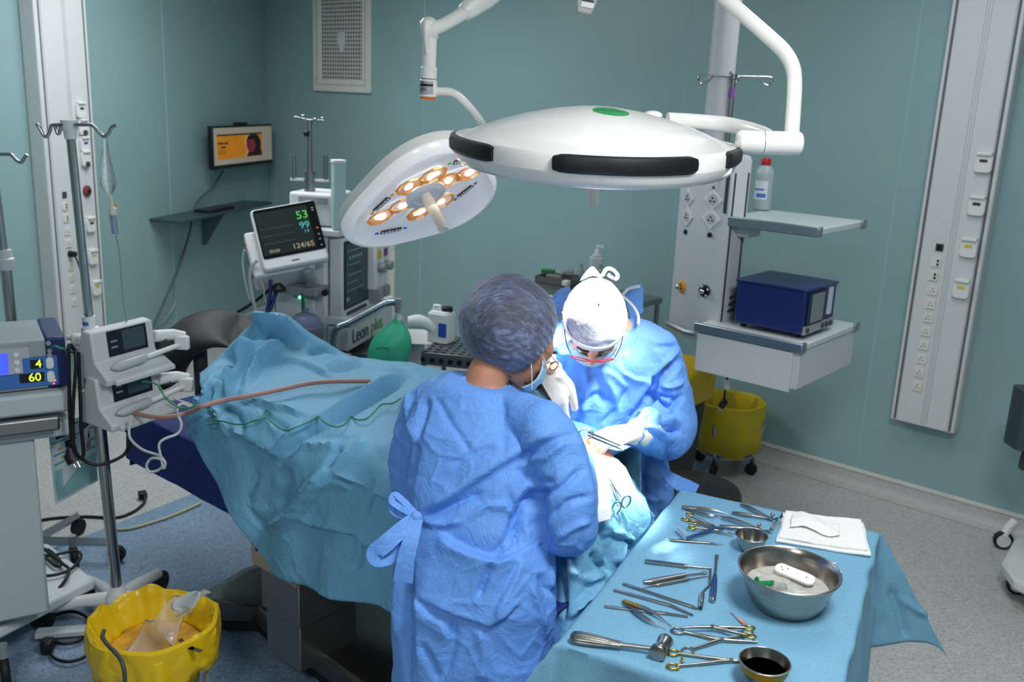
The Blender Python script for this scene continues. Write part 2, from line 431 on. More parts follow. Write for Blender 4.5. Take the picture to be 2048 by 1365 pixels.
# blue field: a broad band under the operating table
def dotn(v_):
    d = N.new('ShaderNodeVectorMath'); d.operation = 'DOT_PRODUCT'; d.inputs[1].default_value = v_; L.new(tc.outputs['Object'], d.inputs[0]); return d
dn = dotn((.848, -.53, 0)); g1 = N.new('ShaderNodeMath'); g1.operation = 'COMPARE'; L.new(dn.outputs['Value'], g1.inputs[0]); mth = g1
mix = N.new('ShaderNodeMixRGB'); L.new(mth.outputs[0], mix.inputs[0]); L.new(g.outputs[0], mix.inputs[1]); L.new(bl.outputs[0], mix.inputs[2])
L.new(mix.outputs[0], bs.inputs['Base Color'])
b = MB(); b.add([p + Vector((0, 0, z)) for z in (0, -.1) for p in (WC, END, RCN, LCN)], [(3, 2, 1, 0), (4, 5, 6, 7), (0, 1, 5, 4), (1, 2, 6, 5), (2, 3, 7, 6), (3, 0, 4, 7)])
fl = tag(b.build('floor', fm, smooth=0), kind='structure')
off_ = fl.location.x*.848 - fl.location.y*.53
g1.inputs[1].default_value = (-3.66-1.7)/2 - off_; g1.inputs[2].default_value = (3.66-1.7)/2
# coved skirting with a pale cap strip
covem = mat('cove_vinyl', S(178, 178, 176), .4, var=.14, vs=120)
capm = mat('cap_strip', S(205, 205, 198), .5)
def cove(name, W0, D, Nn, ln):
    prof = [(.004, .09), (.006, .075), (.009, .05), (.018, .028), (.04, .01), (.075, .0035), (.075, .001), (.0, .001), (.0, .09)]
    b = MB(); b.loft([[W0 + D*a + Nn*o + Vector((0, 0, z)) for o, z in prof] for a in (0, ln)])
    o = tag(b.build(name, covem), kind='structure')
    c = MB(); c.loft([[W0 + D*a + Nn*o2 + Vector((0, 0, z)) for o2, z in ((0, .088), (.009, .088), (.007, .104), (0, .106))] for a in (0, ln)])
    tag(c.build(name.replace('baseboard', 'trim'), capm), kind='structure')
cove('baseboard_back', WC, WD, WN, 9.6); cove('baseboard_left', WC, LE, LN, 11)
# welded seams of the wall sheet
seam = mat('weld_bead', S(150, 190, 196), .35)
k = 1
for px in (850, 1385, 1846):
    a, _ = wb(px, 0)
    b = MB(); b.loft([[Bp(a-.004, z), Bp(a, z, .0025), Bp(a+.004, z)] for z in (.1, 2.99)])
    tag(b.build('trim_%d' % k, seam), kind='structure'); k += 1
for px in (322,):
    a, _ = wl(px, 0)
    b = MB(); b.loft([[Lp(a-.004, z), Lp(a, z, .0025), Lp(a+.004, z)] for z in (.1, 2.99)])
    tag(b.build('trim_%d' % k, seam), kind='structure'); k += 1

# ---------------------------------------------------------------- medical supply trunking on the walls
panelm = mat('trunking_white', S(206, 210, 210), .42, var=.02)
chan = mat('channel_shadow_gap', S(96, 100, 102), .55)
yellow_lab = mat('yellow_label', S(214, 190, 40), .6); dark_lab = mat('dark_label', S(52, 56, 62), .6); blue_lab = mat('blue_label', S(50, 70, 150), .6)
cream = mat('cream_socket', S(216, 216, 208), .45)
def trunking(name, label, loc, rz, w, z0, z1, dep, gas, sockets, extras):
    """body in local x (along wall), front at -y"""
    t = thing(name, label, 'medical supply panel', loc, rz)
    b = MB(); b.bb(-w/2, w/2, -dep, 0, z0, z1); b.build('body', panelm, t, bev=.008)
    b = MB(); b.bb(-w*.39, w*.39, -dep-.005, -dep+.001, z0+.006, z1); b.build('front_cover', panelm, t, bev=.002)
    for sx in (-1, 1):
        b = MB(); b.bb(sx*w*.425-.006, sx*w*.425+.006, -dep-.0015, -dep+.002, z0+.01, z1); b.build('cable_channel', chan, t)
    b = MB()
    for q in (-.012, 0., .012): b.bb(.01+q-.0012, .01+q+.0012, -dep-.0062, -dep-.004, z0+.01, z1)
    b.build('groove_strip', mat('groove_grey', S(168, 172, 174), .5), t)
    for (x, z, lab, opened) in gas:
        o = MB(); o.prism(rrect(.078, .088, .018), 0, .02, Matrix.Translation((x, -dep-.004, z)) @ XZ)
        o.bb(x-.034, x+.034, -dep-.034, -dep-.004, z+.036, z+.052)
        g = o.build('gas_outlet', mat('outlet_white', S(222, 224, 222), .4, var=.01), t, bev=.004)
        if lab:
            o = MB(); o.bb(x-.017, x+.017, -dep-.0262, -dep-.0235, z+.006, z+.019)
            o.build('gas_label', lab, g)
        if opened:
            o = MB(); o.cyl((x, -dep-.024, z-.03), (x, -dep-.034, z-.03), .016); o.build('coupling', dgrey, g)
    for (x, z, kind) in sockets:
        o = MB(); o.prism(rrect(.046, .046, .004), 0, .006, Matrix.Translation((x, -dep-.004, z)) @ XZ)
        s_ = o.build('power_socket', cream, t, bev=.001)
        o = MB()
        if kind == 'fr':
            for dx, dz in ((-.008, -.006), (.008, -.006), (0, .008)): o.cyl((x+dx, -dep-.009, z+dz), (x+dx, -dep-.0105, z+dz), .0032, n=10)
        else:
            for dz in (-.009, .009): o.bb(x+.004, x+.014, -dep-.0115, -dep-.009, z+dz-.006, z+dz+.006)
        o.build('socket_holes', mat('socket_dark', S(40, 42, 44), .6), s_)
    extras(t, dep)
    return t
# right-hand panel
a0, z0 = wb(1790, 831); a1, _ = wb(1909, 858); dep = .085
w = .32; ac = (a0 + a1)/2 + .012
def locx(px, py, d): return wb(px, py, d)[0] - ac, wb(px, py, d)[1]
gas = []
for px, py, lab in ((1969, 327, dark_lab), (1955, 413, dark_lab), (1939, 497, yellow_lab), (1924, 579, yellow_lab)):
    x, z = locx(px, py, dep); gas.append((x, z, lab, False))
so = []
for px, py, kd in ((1873, 525, 'rj'), (1867, 552, 'rj')) + tuple((1866-i*4.45, 581+i*27.4, 'fr') for i in range(8)):
    x, z = locx(px, py, dep); so.append((x, z, kd))
def ext(t, dep):
    x, z = locx(1880, 495, dep)
    o = MB(); o.bb(x-.018, x+.018, -dep-.009, -dep-.004, z-.018, z+.018); s_ = o.build('blank_plate', dgrey, t, bev=.001)
    o = MB(); o.cyl((x, -dep-.009, z), (x, -dep-.016, z), .012); o.build('jack', black, s_)
trunking('wall_supply_panel', 'tall white supply panel of sockets and gas outlets on the wall at right', Bp(ac, 0), RB, w, z0, 2.98, dep, gas, so, ext)
# left-hand panel
b0, zb = wl(133, 690); b1, _ = wl(219, 655); bc = (wl(66, 0, .1)[0] + wl(171, 0, .1)[0])/2; wL = abs(wl(66, 0, .1)[0] - wl(171, 0, .1)[0])
def locl(px, py, d): return -(wl(px, py, d)[0] - bc), wl(px, py, d)[1]
gas = []
for px, py, lab, op in ((157, 221, dark_lab, False), (162, 255, None, True), (165, 290, blue_lab, False), (167, 318, None, True), (177, 450, dark_lab, False), (182, 515, yellow_lab, False), (189, 577, yellow_lab, False)):
    x, z = locl(px, py, .1); gas.append((x, z, lab, op))
so = []
for px, py, kd in ((128, 413, 'rj'), (130, 437, 'rj'), (133, 463, 'fr'), (136, 487, 'fr'), (140, 533, 'fr'), (142, 555, 'fr'), (144, 579, 'fr'), (147, 604, 'fr')):
    x, z = locl(px, py, .1); so.append((x, z, kd))
def ext(t, dep):
    x, z = locl(127, 390, dep)
    o = MB(); o.bb(x-.018, x+.018, -dep-.009, -dep-.004, z-.018, z+.018); o.build('blank_plate', dgrey, t, bev=.001)
    x, z = locl(171, 382, dep)
    o = MB(); o.lathe([(.001, 0), (.034, 0), (.034, .012), (.02, .022), (.001, .022)], 24, M=Matrix.Translation((x, -dep-.004, z)) @ XZ); r = o.build('alarm_ring', mat('dark_red', S(120, 50, 62), .5), t)
    o = MB(); o.cyl((x, -dep-.02, z), (x, -dep-.032, z), .014); o.build('button', black, r)
trunking('wall_supply_panel', 'white supply panel behind the drip stand, half hidden by its pole', Lp(bc, 0), RL, wL, zb+.02, 2.98, .1, gas, so, ext)
x, z = locl(138, 508, .1)

# ---------------------------------------------------------------- air vents
ventw = mat('vent_frame', S(214, 216, 208), .5, var=.02)
vgrille = mat('vent_grille', S(196, 198, 192), .5)
dark = mat('duct_dark', S(14, 16, 16), .8)
def vent(label, a0, a1, z0, z1, plate):
    w = a1-a0; h = z1-z0
    t = thing('air_vent', label, 'air vent', Bp((a0+a1)/2, z0), RB)
    b = MB(); fw = .095
    b.bb(-w/2, w/2, -.03, 0, 0, fw); b.bb(-w/2, w/2, -.03, 0, h-fw, h); b.bb(-w/2, -w/2+fw, -.03, 0, fw, h-fw); b.bb(w/2-fw, w/2, -.03, 0, fw, h-fw)
    b.build('frame', ventw, t, bev=.006)
    b = MB(); i = fw*.55; s = .004
    for x0, x1, y0, y1 in ((-w/2+i, w/2-i, i, i+s), (-w/2+i, w/2-i, h-i-s, h-i), (-w/2+i, -w/2+i+s, i, h-i), (w/2-i-s, w/2-i, i, h-i)): b.bb(x0, x1, -.0315, -.028, y0, y1)
    b.build('frame_groove', mat('groove_shade', S(150, 152, 148), .6), t)
    b = MB(); b.bb(-w/2+fw*.9, w/2-fw*.9, -.006, -.001, fw*.9, h-fw*.9); b.build('backing', dark, t)
    # egg-crate grille
    b = MB(); iw = w-2*fw; ih = h-2*fw; p = .031; n = max(2, round(iw/p)); m = max(2, round(ih/p)); bw = .0062
    for k in range(n+1):
        x = -iw/2 + iw*k/n; b.bb(x-bw, x+bw, -.015, -.011, fw, h-fw)
    for k in range(m+1):
        z = fw + ih*k/m; b.bb(-iw/2, iw/2, -.0148, -.0112, z-bw, z+bw)
    b.build('grille', vgrille, t)
    if plate:
        b = MB(); z = plate; b.bb(-.045, .045, -.018, -.0145, z-.05, z+.05); b.bb(-.02, .02, -.018, -.0145, z-.1, z-.05); b.build('nameplate', mat('plate_pale', S(205, 208, 205), .5), t)
    return t
a0, z0 = wb(632, 182); a1, _ = wb(745, 187)
zp = wb(690, 78)[1]
vent('white framed air vent high on the wall, left of the lamp arm', a0, a1, z0, 2.96, zp-z0)
a1, zt = wb(793, 476); zbv = .16
vent('lower air vent on the wall behind the anaesthesia machine', a1-(wb(745, 187)[0]-a0), a1, zbv, zt, None)

# ---------------------------------------------------------------- wall monitor and shelf on the left wall
c = [wl(*q, .12) for q in ((420, 252), (541, 249), (537, 327), (417, 340))]
bc2 = (c[0][0] + c[1][0])/2; ztv0, ztv1 = (c[2][1]+c[3][1])/2, (c[0][1]+c[1][1])/2
tw, th = abs(c[0][0]-c[1][0]), ztv1-ztv0
t = thing('wall_monitor', 'small flat monitor showing an orange advert, mounted on the left wall', 'monitor', Lp(bc2, ztv0), RL)
b = MB(); b.bb(-tw/2, tw/2, -.135, -.095, 0, th); b.build('bezel', black, t, bev=.006)
b = MB(); b.bb(-tw/2+.018, tw/2-.016, -.1365, -.134, .03, th-.014); scr = b.build('screen', mat('screen_cream', S(172, 164, 146), .4, emit=.22, var=.03), t)
b = MB(); b.bb(-.06, .06, -.1, 0, th*.35, th*.6); b.build('wall_mount', black, t)
b = MB(); b.bb(-.09, .08, -.125, -.09, th-.002, th+.022); b.build('top_clip', black, t, bev=.004)
ix0, ix1, iz0, iz1 = -tw/2+.058, tw*.30, .072, th-.062
b = MB(); b.bb(ix0, ix1, -.1378, -.1362, iz0, iz1); b.build('picture', mat('advert_orange', S(206, 128, 20), .4, emit=.28, var=.1, vs=9), scr)
b = MB(); b.bb(ix0, ix1, -.1384, -.1375, iz1-.012, iz1); b.build('title_bar', mat('bar_dark', S(48, 26, 16), .5, emit=.02), scr)
cxp, czp = ix1-.165, (iz0+iz1)/2
FX = lambda P: [(cxp + (x-cxp)*2.1, z) for x, z in P]
def blob(name, pts, m, y):
    b = MB(); b.prism([(p[0]-p[2]*0, p[1]) for p in [(x, z, 0) for x, z in pts]], y, y+.0006, XZ); return b.build(name, m, scr)
hair = [(cxp-.05, czp+.03), (cxp-.035, czp+.07), (cxp, czp+.086), (cxp+.045, czp+.075), (cxp+.068, czp+.03), (cxp+.066, czp-.03), (cxp+.078, iz0+.004), (cxp-.05, iz0+.004), (cxp-.03, czp-.05)]
glow = [(x+(-.014 if x < cxp else 0), min(z+.008, iz1-.014) if z > iz0+.01 else z) for x, z in hair]
blob('portrait_outline', FX(glow), mat('outline_pale', S(210, 170, 110), .5, emit=.25), .1380)
blob('portrait_hair', FX(hair), mat('hair_purple', S(44, 24, 34), .5, emit=.03), .1387)
face = [(cxp-.044, czp+.032), (cxp-.012, czp+.048), (cxp+.02, czp+.03), (cxp+.022, czp-.022), (cxp-.006, czp-.062), (cxp-.032, czp-.058), (cxp-.04, czp-.03), (cxp-.05, czp-.012)]
blob('portrait_face', FX(face), mat('face_magenta', S(150, 44, 70), .5, emit=.12, var=.3, vs=25), .1394)
b = MB()
for x0, x1, z in ((ix0+.015, ix0+.10, czp+.026), (ix0+.11, ix0+.165, czp+.026), (ix0+.06, ix0+.125, czp-.004)): b.bb(x0, x1, -.1388, -.1376, z-.007, z+.007)
for i in range(3): b.bb(ix0+.025, ix0+.14-.012*i, -.1386, -.1376, czp-.03-.012*i, czp-.027-.012*i)
b.build('printed_lines', mat('print_brown', S(92, 54, 14), .5, emit=.03), scr)
# shelf below
c0, c1 = wl(362, 430, .0), wl(490, 416, .0)
b0s = (wl(362, 428, .22)[0]+wl(490, 414, .0)[0])/2; zs = .985
sL = wl(490, 413, .0)[0]; sR = wl(362, 426, .25)[0]; zs = (wl(490, 413, 0)[1]+wl(362, 426, .25)[1])/2
t = thing('display_shelf', 'narrow dark shelf on the left wall, below the monitor', 'shelf', Lp((sL+sR)/2, zs-.02), RL)
b = MB(); b.bb(-(sR-sL)/2, (sR-sL)/2, -.25, 0, 0, .018); b.build('board', mat('shelf_slate', S(52, 74, 78), .35), t, bev=.004)
b = MB(); b.prism([(0, 0), (-.2, 0), (-.03, -.26), (0, -.26)], -.006, .006, Matrix.Rotation(pi/2, 4, 'Z') @ XZ); b.build('bracket', mat('bracket_green', S(78, 104, 106), .5), t)
KB = Lp((sL+sR)/2+.02, zs-.002)
t = thing('keyboard', 'black keyboard lying on the shelf below the wall monitor', 'keyboard', KB, RL)
b = MB(); b.bb(-.19, .17, -.2, -.06, .001, .017); b.build('case', black, t, bev=.004)
b = MB()
for i in range(14):
    for j in range(4): b.bb(-.18+i*.0245, -.16+i*.0245, -.19+j*.03, -.167+j*.03, .016, .021)
b.build('keys', dgrey, t)
# cable from monitor and shelf
wc = mat('grey_cable', S(70, 88, 90), .5)
p = [Lp(wl(x, y, .05)[0], wl(x, y, .05)[1], .05) for x, y in ((446, 343), (425, 375), (400, 398), (388, 420), (378, 470), (355, 540), (325, 610), (300, 668), (292, 700))]
b = MB(); b.tube(cr(p, 6), .008, 8); tag(b.build('monitor_cable', wc), 'grey cable running from the wall monitor down past the shelf', 'cable')
p = [Lp(wl(x, y, .02)[0], wl(x, y, .02)[1], .02) for x, y in ((372, 500), (352, 560), (350, 605), (330, 640), (308, 652))]
b = MB(); b.tube(cr(p, 6), .006, 8); tag(b.build('hanging_cable', mat('pale_grey_cable', S(140, 158, 158), .5)), 'pale thin cable curving down the left wall below the shelf', 'cable')
# plug and cables on the left supply panel
x, z = locl(138, 508, .1); Lm = Matrix.Translation(Lp(bc, 0)) @ Matrix.Rotation(RL, 4, 'Z')
t = thing('power_plug', 'black power plug pushed into the left supply panel', 'plug', Lm @ Vector((x, -.11, z-.02)), RL)
b = MB(); b.cyl((0, .012, .02), (0, -.035, .02), .021, .017); b.build('body', black, t)
p = [Vector((0, -.03, .01)), Vector((.01, -.045, -.05)), Vector((.06, -.05, -.22)), Vector((.10, -.05, -.40)), Vector((.12, -.05, -.5))]
b = MB(); b.tube(cr(p, 5), .006, 8); b.build('lead', dgrey, t)
# ================================================================ equipment along the far side
def onplane(px, py, P, Nn):
    r = ray(px, py); O = Vector((0, 0, CAMH)); k = (Vector(P) - O).dot(Nn)/r.dot(Nn); return O + r*k
# ---------------------------------------------------------------- ceiling pendant with shelves
pend = mat('pendant_white', S(204, 208, 210), .4, var=.02)
pcol = mat('pendant_column', S(200, 202, 206), .35, var=.02)
PC = Vector((.8445, 4.2, 0))
t = thing('ceiling_pendant', 'white ceiling pendant column carrying a socket head, shelf and drawer', 'equipment pendant', (PC.x, PC.y, .9)); Wt = MW(t)
b = MB(); b.cyl((PC.x, PC.y, 1.74), (PC.x, PC.y, 2.99), .056, n=32); b.build('column', pcol, t, world=Wt)
hp = [Vector(q) for q in ((.722, 4.27, 0), (.78, 4.12, 0), (.897, 4.02, 0), (.99, 4.10, 0), (1.0, 4.26, 0), (.9, 4.4, 0), (.77, 4.39, 0))]
hc = sum(hp, Vector())/7
zt = pY(1482, 312, 4.06).z; zbm = pY(1400, 688, 4.05).z
def ring(z, k): return [hc + (p-hc)*k + Vector((0, 0, z)) for p in hp]
b = MB(); b.loft([ring(zbm, .88), ring(zbm+.025, 1.), ring(zt-.02, 1.), ring(zt, .94)]); b.build('socket_head', pend, t, world=Wt, bev=.006)
BN = (hp[2]-hp[1]).cross(Vector((0, 0, 1))).normalized(); AN = (hp[1]-hp[0]).cross(Vector((0, 0, 1))).normalized(); CN = (hp[3]-hp[2]).cross(Vector((0, 0, 1))).normalized()
def faceM(P, Nn):   # local frame on a face: x along, y up, z = outward
    z = Nn; y = Vector((0, 0, 1)); x = y.cross(z)
    return Matrix(((x.x, y.x, z.x, P.x), (x.y, y.y, z.y, P.y), (x.z, y.z, z.z, P.z), (0, 0, 0, 1)))
dia = [(0, .046), (.046, 0), (0, -.046), (-.046, 0)]
sockw = mat('socket_white', S(226, 228, 228), .4); holes = mat('socket_dark', S(40, 42, 44), .6)
for (px, py, P, Nn) in ((1427, 400, hp[1], BN), (1423, 438, hp[1], BN), (1378, 396, hp[0], AN), (1376, 433, hp[0], AN)):
    Mf = faceM(onplane(px, py, P, Nn), Nn)
    b = MB(); b.prism(dia, 0, .008, Mf); s_ = b.build('power_socket', sockw, t, world=Wt, bev=.002)
    b = MB(); b.lathe([(.024, .008), (.024, .0095)], 20, M=Mf); b.build('socket_rim', mat('rim_grey', S(190, 193, 195), .5), s_, world=Wt)
    b = MB()
    for dx, dy in ((-.009, -.006), (.009, -.006), (0, .008)): b.cyl((dx, dy, .0095), (dx, dy, .0112), .0042, n=10, M=Mf)
    b.build('socket_holes', holes, s_, world=Wt)
for (px, py, P, Nn) in ((1430, 362, hp[1], BN), (1381, 352, hp[0], AN)):
    Mf = faceM(onplane(px, py, P, Nn), Nn)
    b = MB(); b.box((0, 0, .003), (.034, .078, .006), Mf); s_ = b.build('blanking_plate', cream, t, world=Wt, bev=.002)
    b = MB()
    for y in (-.028, .028): b.cyl((0, y, .006), (0, y, .0085), .007, n=12, M=Mf)
    b.build('screw', bsteel, s_, world=Wt)
for (px, py, P, Nn, m, r) in ((1420, 470, hp[1], BN, black, .011), (1372, 464, hp[0], AN, black, .011)):
    Mf = faceM(onplane(px, py, P, Nn), Nn)
    b = MB(); b.lathe([(r, 0), (r, .006), (r*.7, .009), (.001, .009)], 16, M=Mf); b.build('earth_terminal', m, t, world=Wt)
orange = mat('orange_ring', S(232, 152, 18), .45)
for (px, py, P, Nn, m) in ((1410, 582, hp[1], BN, black), (1365, 574, hp[0], AN, orange)):
    Mf = faceM(onplane(px, py, P, Nn), Nn)
    b = MB(); b.lathe([(.027, 0), (.027, .008), (.016, .012), (.016, .006), (.001, .006)], 24, M=Mf); g_ = b.build('gas_outlet', m, t, world=Wt, bev=.001)
    b = MB(); b.lathe([(.011, .004), (.011, .03), (.006, .034), (.001, .034)], 14, M=Mf); b.build('outlet_probe', steel, g_, world=Wt)
    if m is black:
        b = MB()
        for a in (.5, 2.1, 3.7, 5.3): b.box((cos(a)*.0215, sin(a)*.0215, .0115), (.008, .008, .003), Mf)
        b.build('white_marks', sockw, g_, world=Wt)
# rail at the foot of the head
P = onplane(1352, 653, hp[0], AN); Q = onplane(1392, 660, hp[0], AN)
P = hp[0] + AN*.012 + Vector((0, 0, P.z)); Q = hp[1] + (hp[2]-hp[1]).normalized()*.05 + BN*.014 + Vector((0, 0, P.z-.0))
Q2 = hp[1]+(AN+BN).normalized()*.016 + Vector((0, 0, P.z))
b = MB(); b.tube([P, Q2, Q], .011, 4, sx=1.2, sy=.6); b.build('rail', alu, t, world=Wt, bev=.002)
# front channel with dark rails
for k_ in (.12, .86):
    p = hp[2].lerp(hp[3], k_) + CN*.0005
    b = MB(); b.box((p.x, p.y, (zbm+zt)/2-.02), (.008, .006, zt-zbm-.1), rz=math.atan2(hp[3].y-hp[2].y, hp[3].x-hp[2].x)); b.build('guide_slot', dgrey, t, world=Wt)
p = hp[1].lerp(hp[2], .86) + BN*.001
b = MB(); b.box((p.x, p.y, zt-.16), (.014, .008, .16), rz=math.atan2(hp[2].y-hp[1].y, hp[2].x-hp[1].x)); b.build('side_slot', dgrey, t, world=Wt)
# shelf and drawer
PF = Matrix.Translation(Vector((.834, 4.15, 0))) @ Matrix.Rotation(R(-40.2), 4, 'Z')
shelfm = mat('shelf_glaze', S(206, 216, 216), .3, var=.02)
zsh = 1.541
b = MB(); b.prism(rrect(.45, .49, .03, 4, .30, .20), zsh-.03, zsh-.002, PF); sh = b.build('shelf', shelfm, t, world=Wt, bev=.004)
b = MB()
for x0, x1, y0, y1 in ((.068, .528, -.058, -.044), (.516, .532, -.05, -.02), (.068, .08, -.05, -.02)): b.bb(x0, x1, y0, y1, zsh-.036, zsh+.006, PF)
b.build('edge_rail', alu, sh, world=Wt, bev=.004)
b = MB(); b.bb(.524, .534, .40, .448, zsh-.036, zsh+.006, PF); b.build('edge_cap', alu, sh, world=Wt, bev=.004)
b = MB(); b.bb(.07, .2, .0, .12, zsh-.085, zsh-.028, PF); b.build('shelf_carriage', pend, sh, world=Wt, bev=.012)
zd0, zd1 = .885, 1.09
b = MB(); b.bb(.095, .56, -.165, .41, zd0+.012, zd1-.03, PF); dr = b.build('drawer_unit', pend, t, world=Wt, bev=.006)
b = MB(); b.bb(.085, .565, -.172, .42, zd1-.03, zd1-.004, PF); b.build('drawer_top', shelfm, dr, world=Wt, bev=.004)
b = MB(); b.bb(.082, .575, -.186, -.168, zd1-.034, zd1+.006, PF); b.bb(.558, .575, -.18, -.14, zd1-.034, zd1+.006, PF); b.build('edge_rail', alu, dr, world=Wt, bev=.005)
b = MB(); b.bb(.56, .574, .37, .422, zd1-.034, zd1+.006, PF); b.build('edge_cap', alu, dr, world=Wt, bev=.005)
b = MB(); b.bb(.10, .535, -.179, -.163, zd0, zd1-.038, PF); b.build('drawer_front', pend, dr, world=Wt, bev=.003)
b = MB(); b.bb(.02, .12, .0, .14, zd0+.03, zd1-.02, PF); b.build('drawer_arm', pend, dr, world=Wt, bev=.01)
# drip hook pole on the pendant
HP = pY(1468, 150, 4.14)
t = thing('drip_hook_pole', 'thin steel drip pole with looped hooks, clamped beside the pendant column', 'drip pole', (HP.x, HP.y, 1.55)); Wt = MW(t)
b = MB(); b.cyl((HP.x, HP.y, 1.6), (HP.x, HP.y, HP.z), .0105, n=14); b.build('pole', bsteel, t, world=Wt)
b = MB(); b.cyl((HP.x, HP.y, HP.z-.09), (HP.x, HP.y, HP.z-.052), .013, n=14); b.build('purple_band', mat('purple_tape', S(150, 96, 176), .5), t, world=Wt)
b = MB(); b.cyl((HP.x, HP.y, HP.z-.015), (HP.x, HP.y, HP.z+.004), .017, n=14); b.build('hub', steel, t, world=Wt)
for pts in ([(1466, 152), (1440, 151), (1405, 150), (1397, 157), (1401, 167), (1412, 166), (1421, 158), (1426, 148)], [(1470, 152), (1500, 153), (1538, 154), (1545, 159), (1538, 170), (1528, 168), (1519, 158), (1513, 148)], [(1468, 152), (1463, 150), (1461, 143)], [(1470, 152), (1478, 156), (1474, 164), (1466, 162)]):
    b = MB(); b.tube(cr([pY(x, y, 4.14) for x, y in pts], 5), .0045, 8); b.build('hook', steel, t, world=Wt)
# bottle on the shelf
B0 = pY(1523, 424, 4.12); B0 = PF @ Vector((.245, .06, zsh))
B0 = pz(1522, 420, zsh)
t = thing('solution_bottle', 'translucent plastic bottle with a red cap on the pendant shelf', 'bottle', (B0.x, B0.y, zsh))
b = MB(); b.lathe([(.034, 0), (.042, .006), (.043, .02), (.043, .16), (.041, .175), (.03, .195), (.02, .203), (.018, .206), (.018, .212), (.001, .212)], 28); b.build('body', mat('milky_plastic', S(190, 208, 212), .35, trans=.35, var=.02), t)
b = MB(); b.lathe([(.021, .205), (.022, .208), (.022, .232), (.02, .235), (.001, .235)], 20); b.build('cap', mat('red_cap', S(186, 22, 44), .4), t)
def wrap(r, z0, z1, a0, a1, n=14): return [[Vector((r*cos(a), r*sin(a), z)) for z in (z0, z1)] for a in np.linspace(a0, a1, n)]
b = MB(); b.grid(wrap(.0438, .05, .135, -2.9, -1.35)); b.build('paper_label', mat('label_white', S(214, 222, 228), .6), t)
b = MB(); b.grid(wrap(.0442, .092, .1, -2.8, -1.7)); b.grid(wrap(.0442, .06, .078, -2.5, -1.5)); b.build('blue_print', mat('label_blue', S(70, 118, 196), .6), t)
# electrosurgical generator on the drawer
E0 = PF @ Vector((.335, .06, zd1)); ER = R(-40.2)
t = thing('equipment_box', 'dark blue electrosurgical box with a small grey screen, on the pendant drawer', 'medical device', (E0.x, E0.y, zd1), ER)
navy = mat('navy_enamel', S(26, 40, 98), .35, var=.03)
b = MB(); b.bb(-.12, .19, -.15, .16, .018, .2); b.build('case', navy, t, bev=.008)
b = MB(); b.bb(-.125, .196, -.156, .165, .196, .207); b.build('lid', navy, t, bev=.004)
b = MB(); b.bb(.185, .197, -.145, .155, .018, .052); fp = b.build('lower_panel', mat('panel_silver', S(150, 154, 160), .4), t)
b = MB()
for y in (-.12, .03, .07, .11): b.cyl((.196, y, .035), (.203, y, .035), .011, n=14)
b.build('connector', dgrey, fp)
b = MB(); b.bb(.188, .199, -.10, .02, .062, .18); b.build('screen', mat('lcd_grey', S(128, 136, 138), .25), t, bev=.002)
b = MB(); b.bb(.188, .197, -.13, .03, .056, .19); b.build('screen_frame', mat('navy_dark', S(20, 28, 66), .4), t)
b = MB(); b.bb(.188, .199, .075, .105, .075, .19); b.build('side_label', mat('label_pale', S(206, 212, 220), .5), t)
for x in (-.09, .15):
    for y in (-.11, .12): b = MB(); b.cyl((x, y, 0), (x, y, .02), .014); b.build('foot', rubber, t)
# black cable coiled behind it
p = []
for i in range(60):
    a = i/60*2*pi*3.2; r_ = .055 + .012*sin(i*.7)
    p.append(PF @ Vector((.135 + r_*cos(a)*.8, .05 + r_*1.1*sin(a), zd1 + .012 + .0022*i*.8 + .006*sin(i*1.3))))
b = MB(); b.tube(p, .006, 8); tag(b.build('power_cable', black), 'black power cable coiled on the drawer behind the dark blue box', 'cable')
p = [pY(x, y, 4.1) for x, y in ((1458, 740), (1456, 752), (1453, 765), (1450, 785), (1448, 800))]
t = thing('hanging_plug', 'black mains plug with white tag dangling under the pendant drawer', 'plug', p[-1]); Wt = MW(t)
b = MB(); b.tube(cr(p, 5), .0055, 8); b.build('lead', black, t, world=Wt)
q = pY(1446, 808, 4.1); b = MB(); b.box(q, (.03, .028, .045), rx=.2, ry=.4); b.build('plug_body', black, t, world=Wt, bev=.008)
b = MB(); u = Vector((-.35, 0, -1)).normalized()
for dx in (-.008, .008): b.cyl(q + u*.018 + Vector((dx, 0, -.2*dx)), q + u*.046 + Vector((dx, 0, -.2*dx)), .0035, n=8)
b.build('pin', steel, t, world=Wt)
q = pY(1454, 770, 4.095); b = MB(); b.box(q, (.026, .004, .044), ry=-.2); b.build('tag', sockw, t, world=Wt)

# ---------------------------------------------------------------- anaesthesia machine
MF = Vector((.971, -.24, 0)); MWd = Vector((.24, .971, 0)); M0 = Vector((-.90, 4.58, 0))   # front-left vertical edge
AM = Matrix(((MWd.x, -MF.x, 0, M0.x), (MWd.y, -MF.y, 0, M0.y), (0, 0, 1, 0), (0, 0, 0, 1)))   # local x = along front, y = depth (away from front)
mach = mat('machine_white', S(214, 218, 220), .4, var=.02); mgrey = mat('machine_grey', S(140, 148, 152), .45)
t = thing('anaesthesia_machine', 'white anaesthesia machine with a large dark screen, standing behind the draped table', 'anaesthesia machine', (M0 + AM.to_3x3() @ Vector((.3, .2, 0)))); Wt = MW(t)
b = MB(); b.bb(0, .5, .03, .32, .12, 1.30, AM); b.build('body', mach, t, world=Wt, bev=.015)
b = MB(); b.bb(-.02, .62, -.05, .36, .06, .14, AM); b.build('base', mgrey, t, world=Wt, bev=.02)
for x in (.03, .57):
    for y in (0, .4):
        b = MB(); c = AM @ Vector((x, y, .05)); ax = AM.to_3x3() @ Vector((.02, 0, 0)); b.cyl(c-ax, c+ax, .05, n=20); b.build('caster', rubber, t, world=Wt, bev=.004)
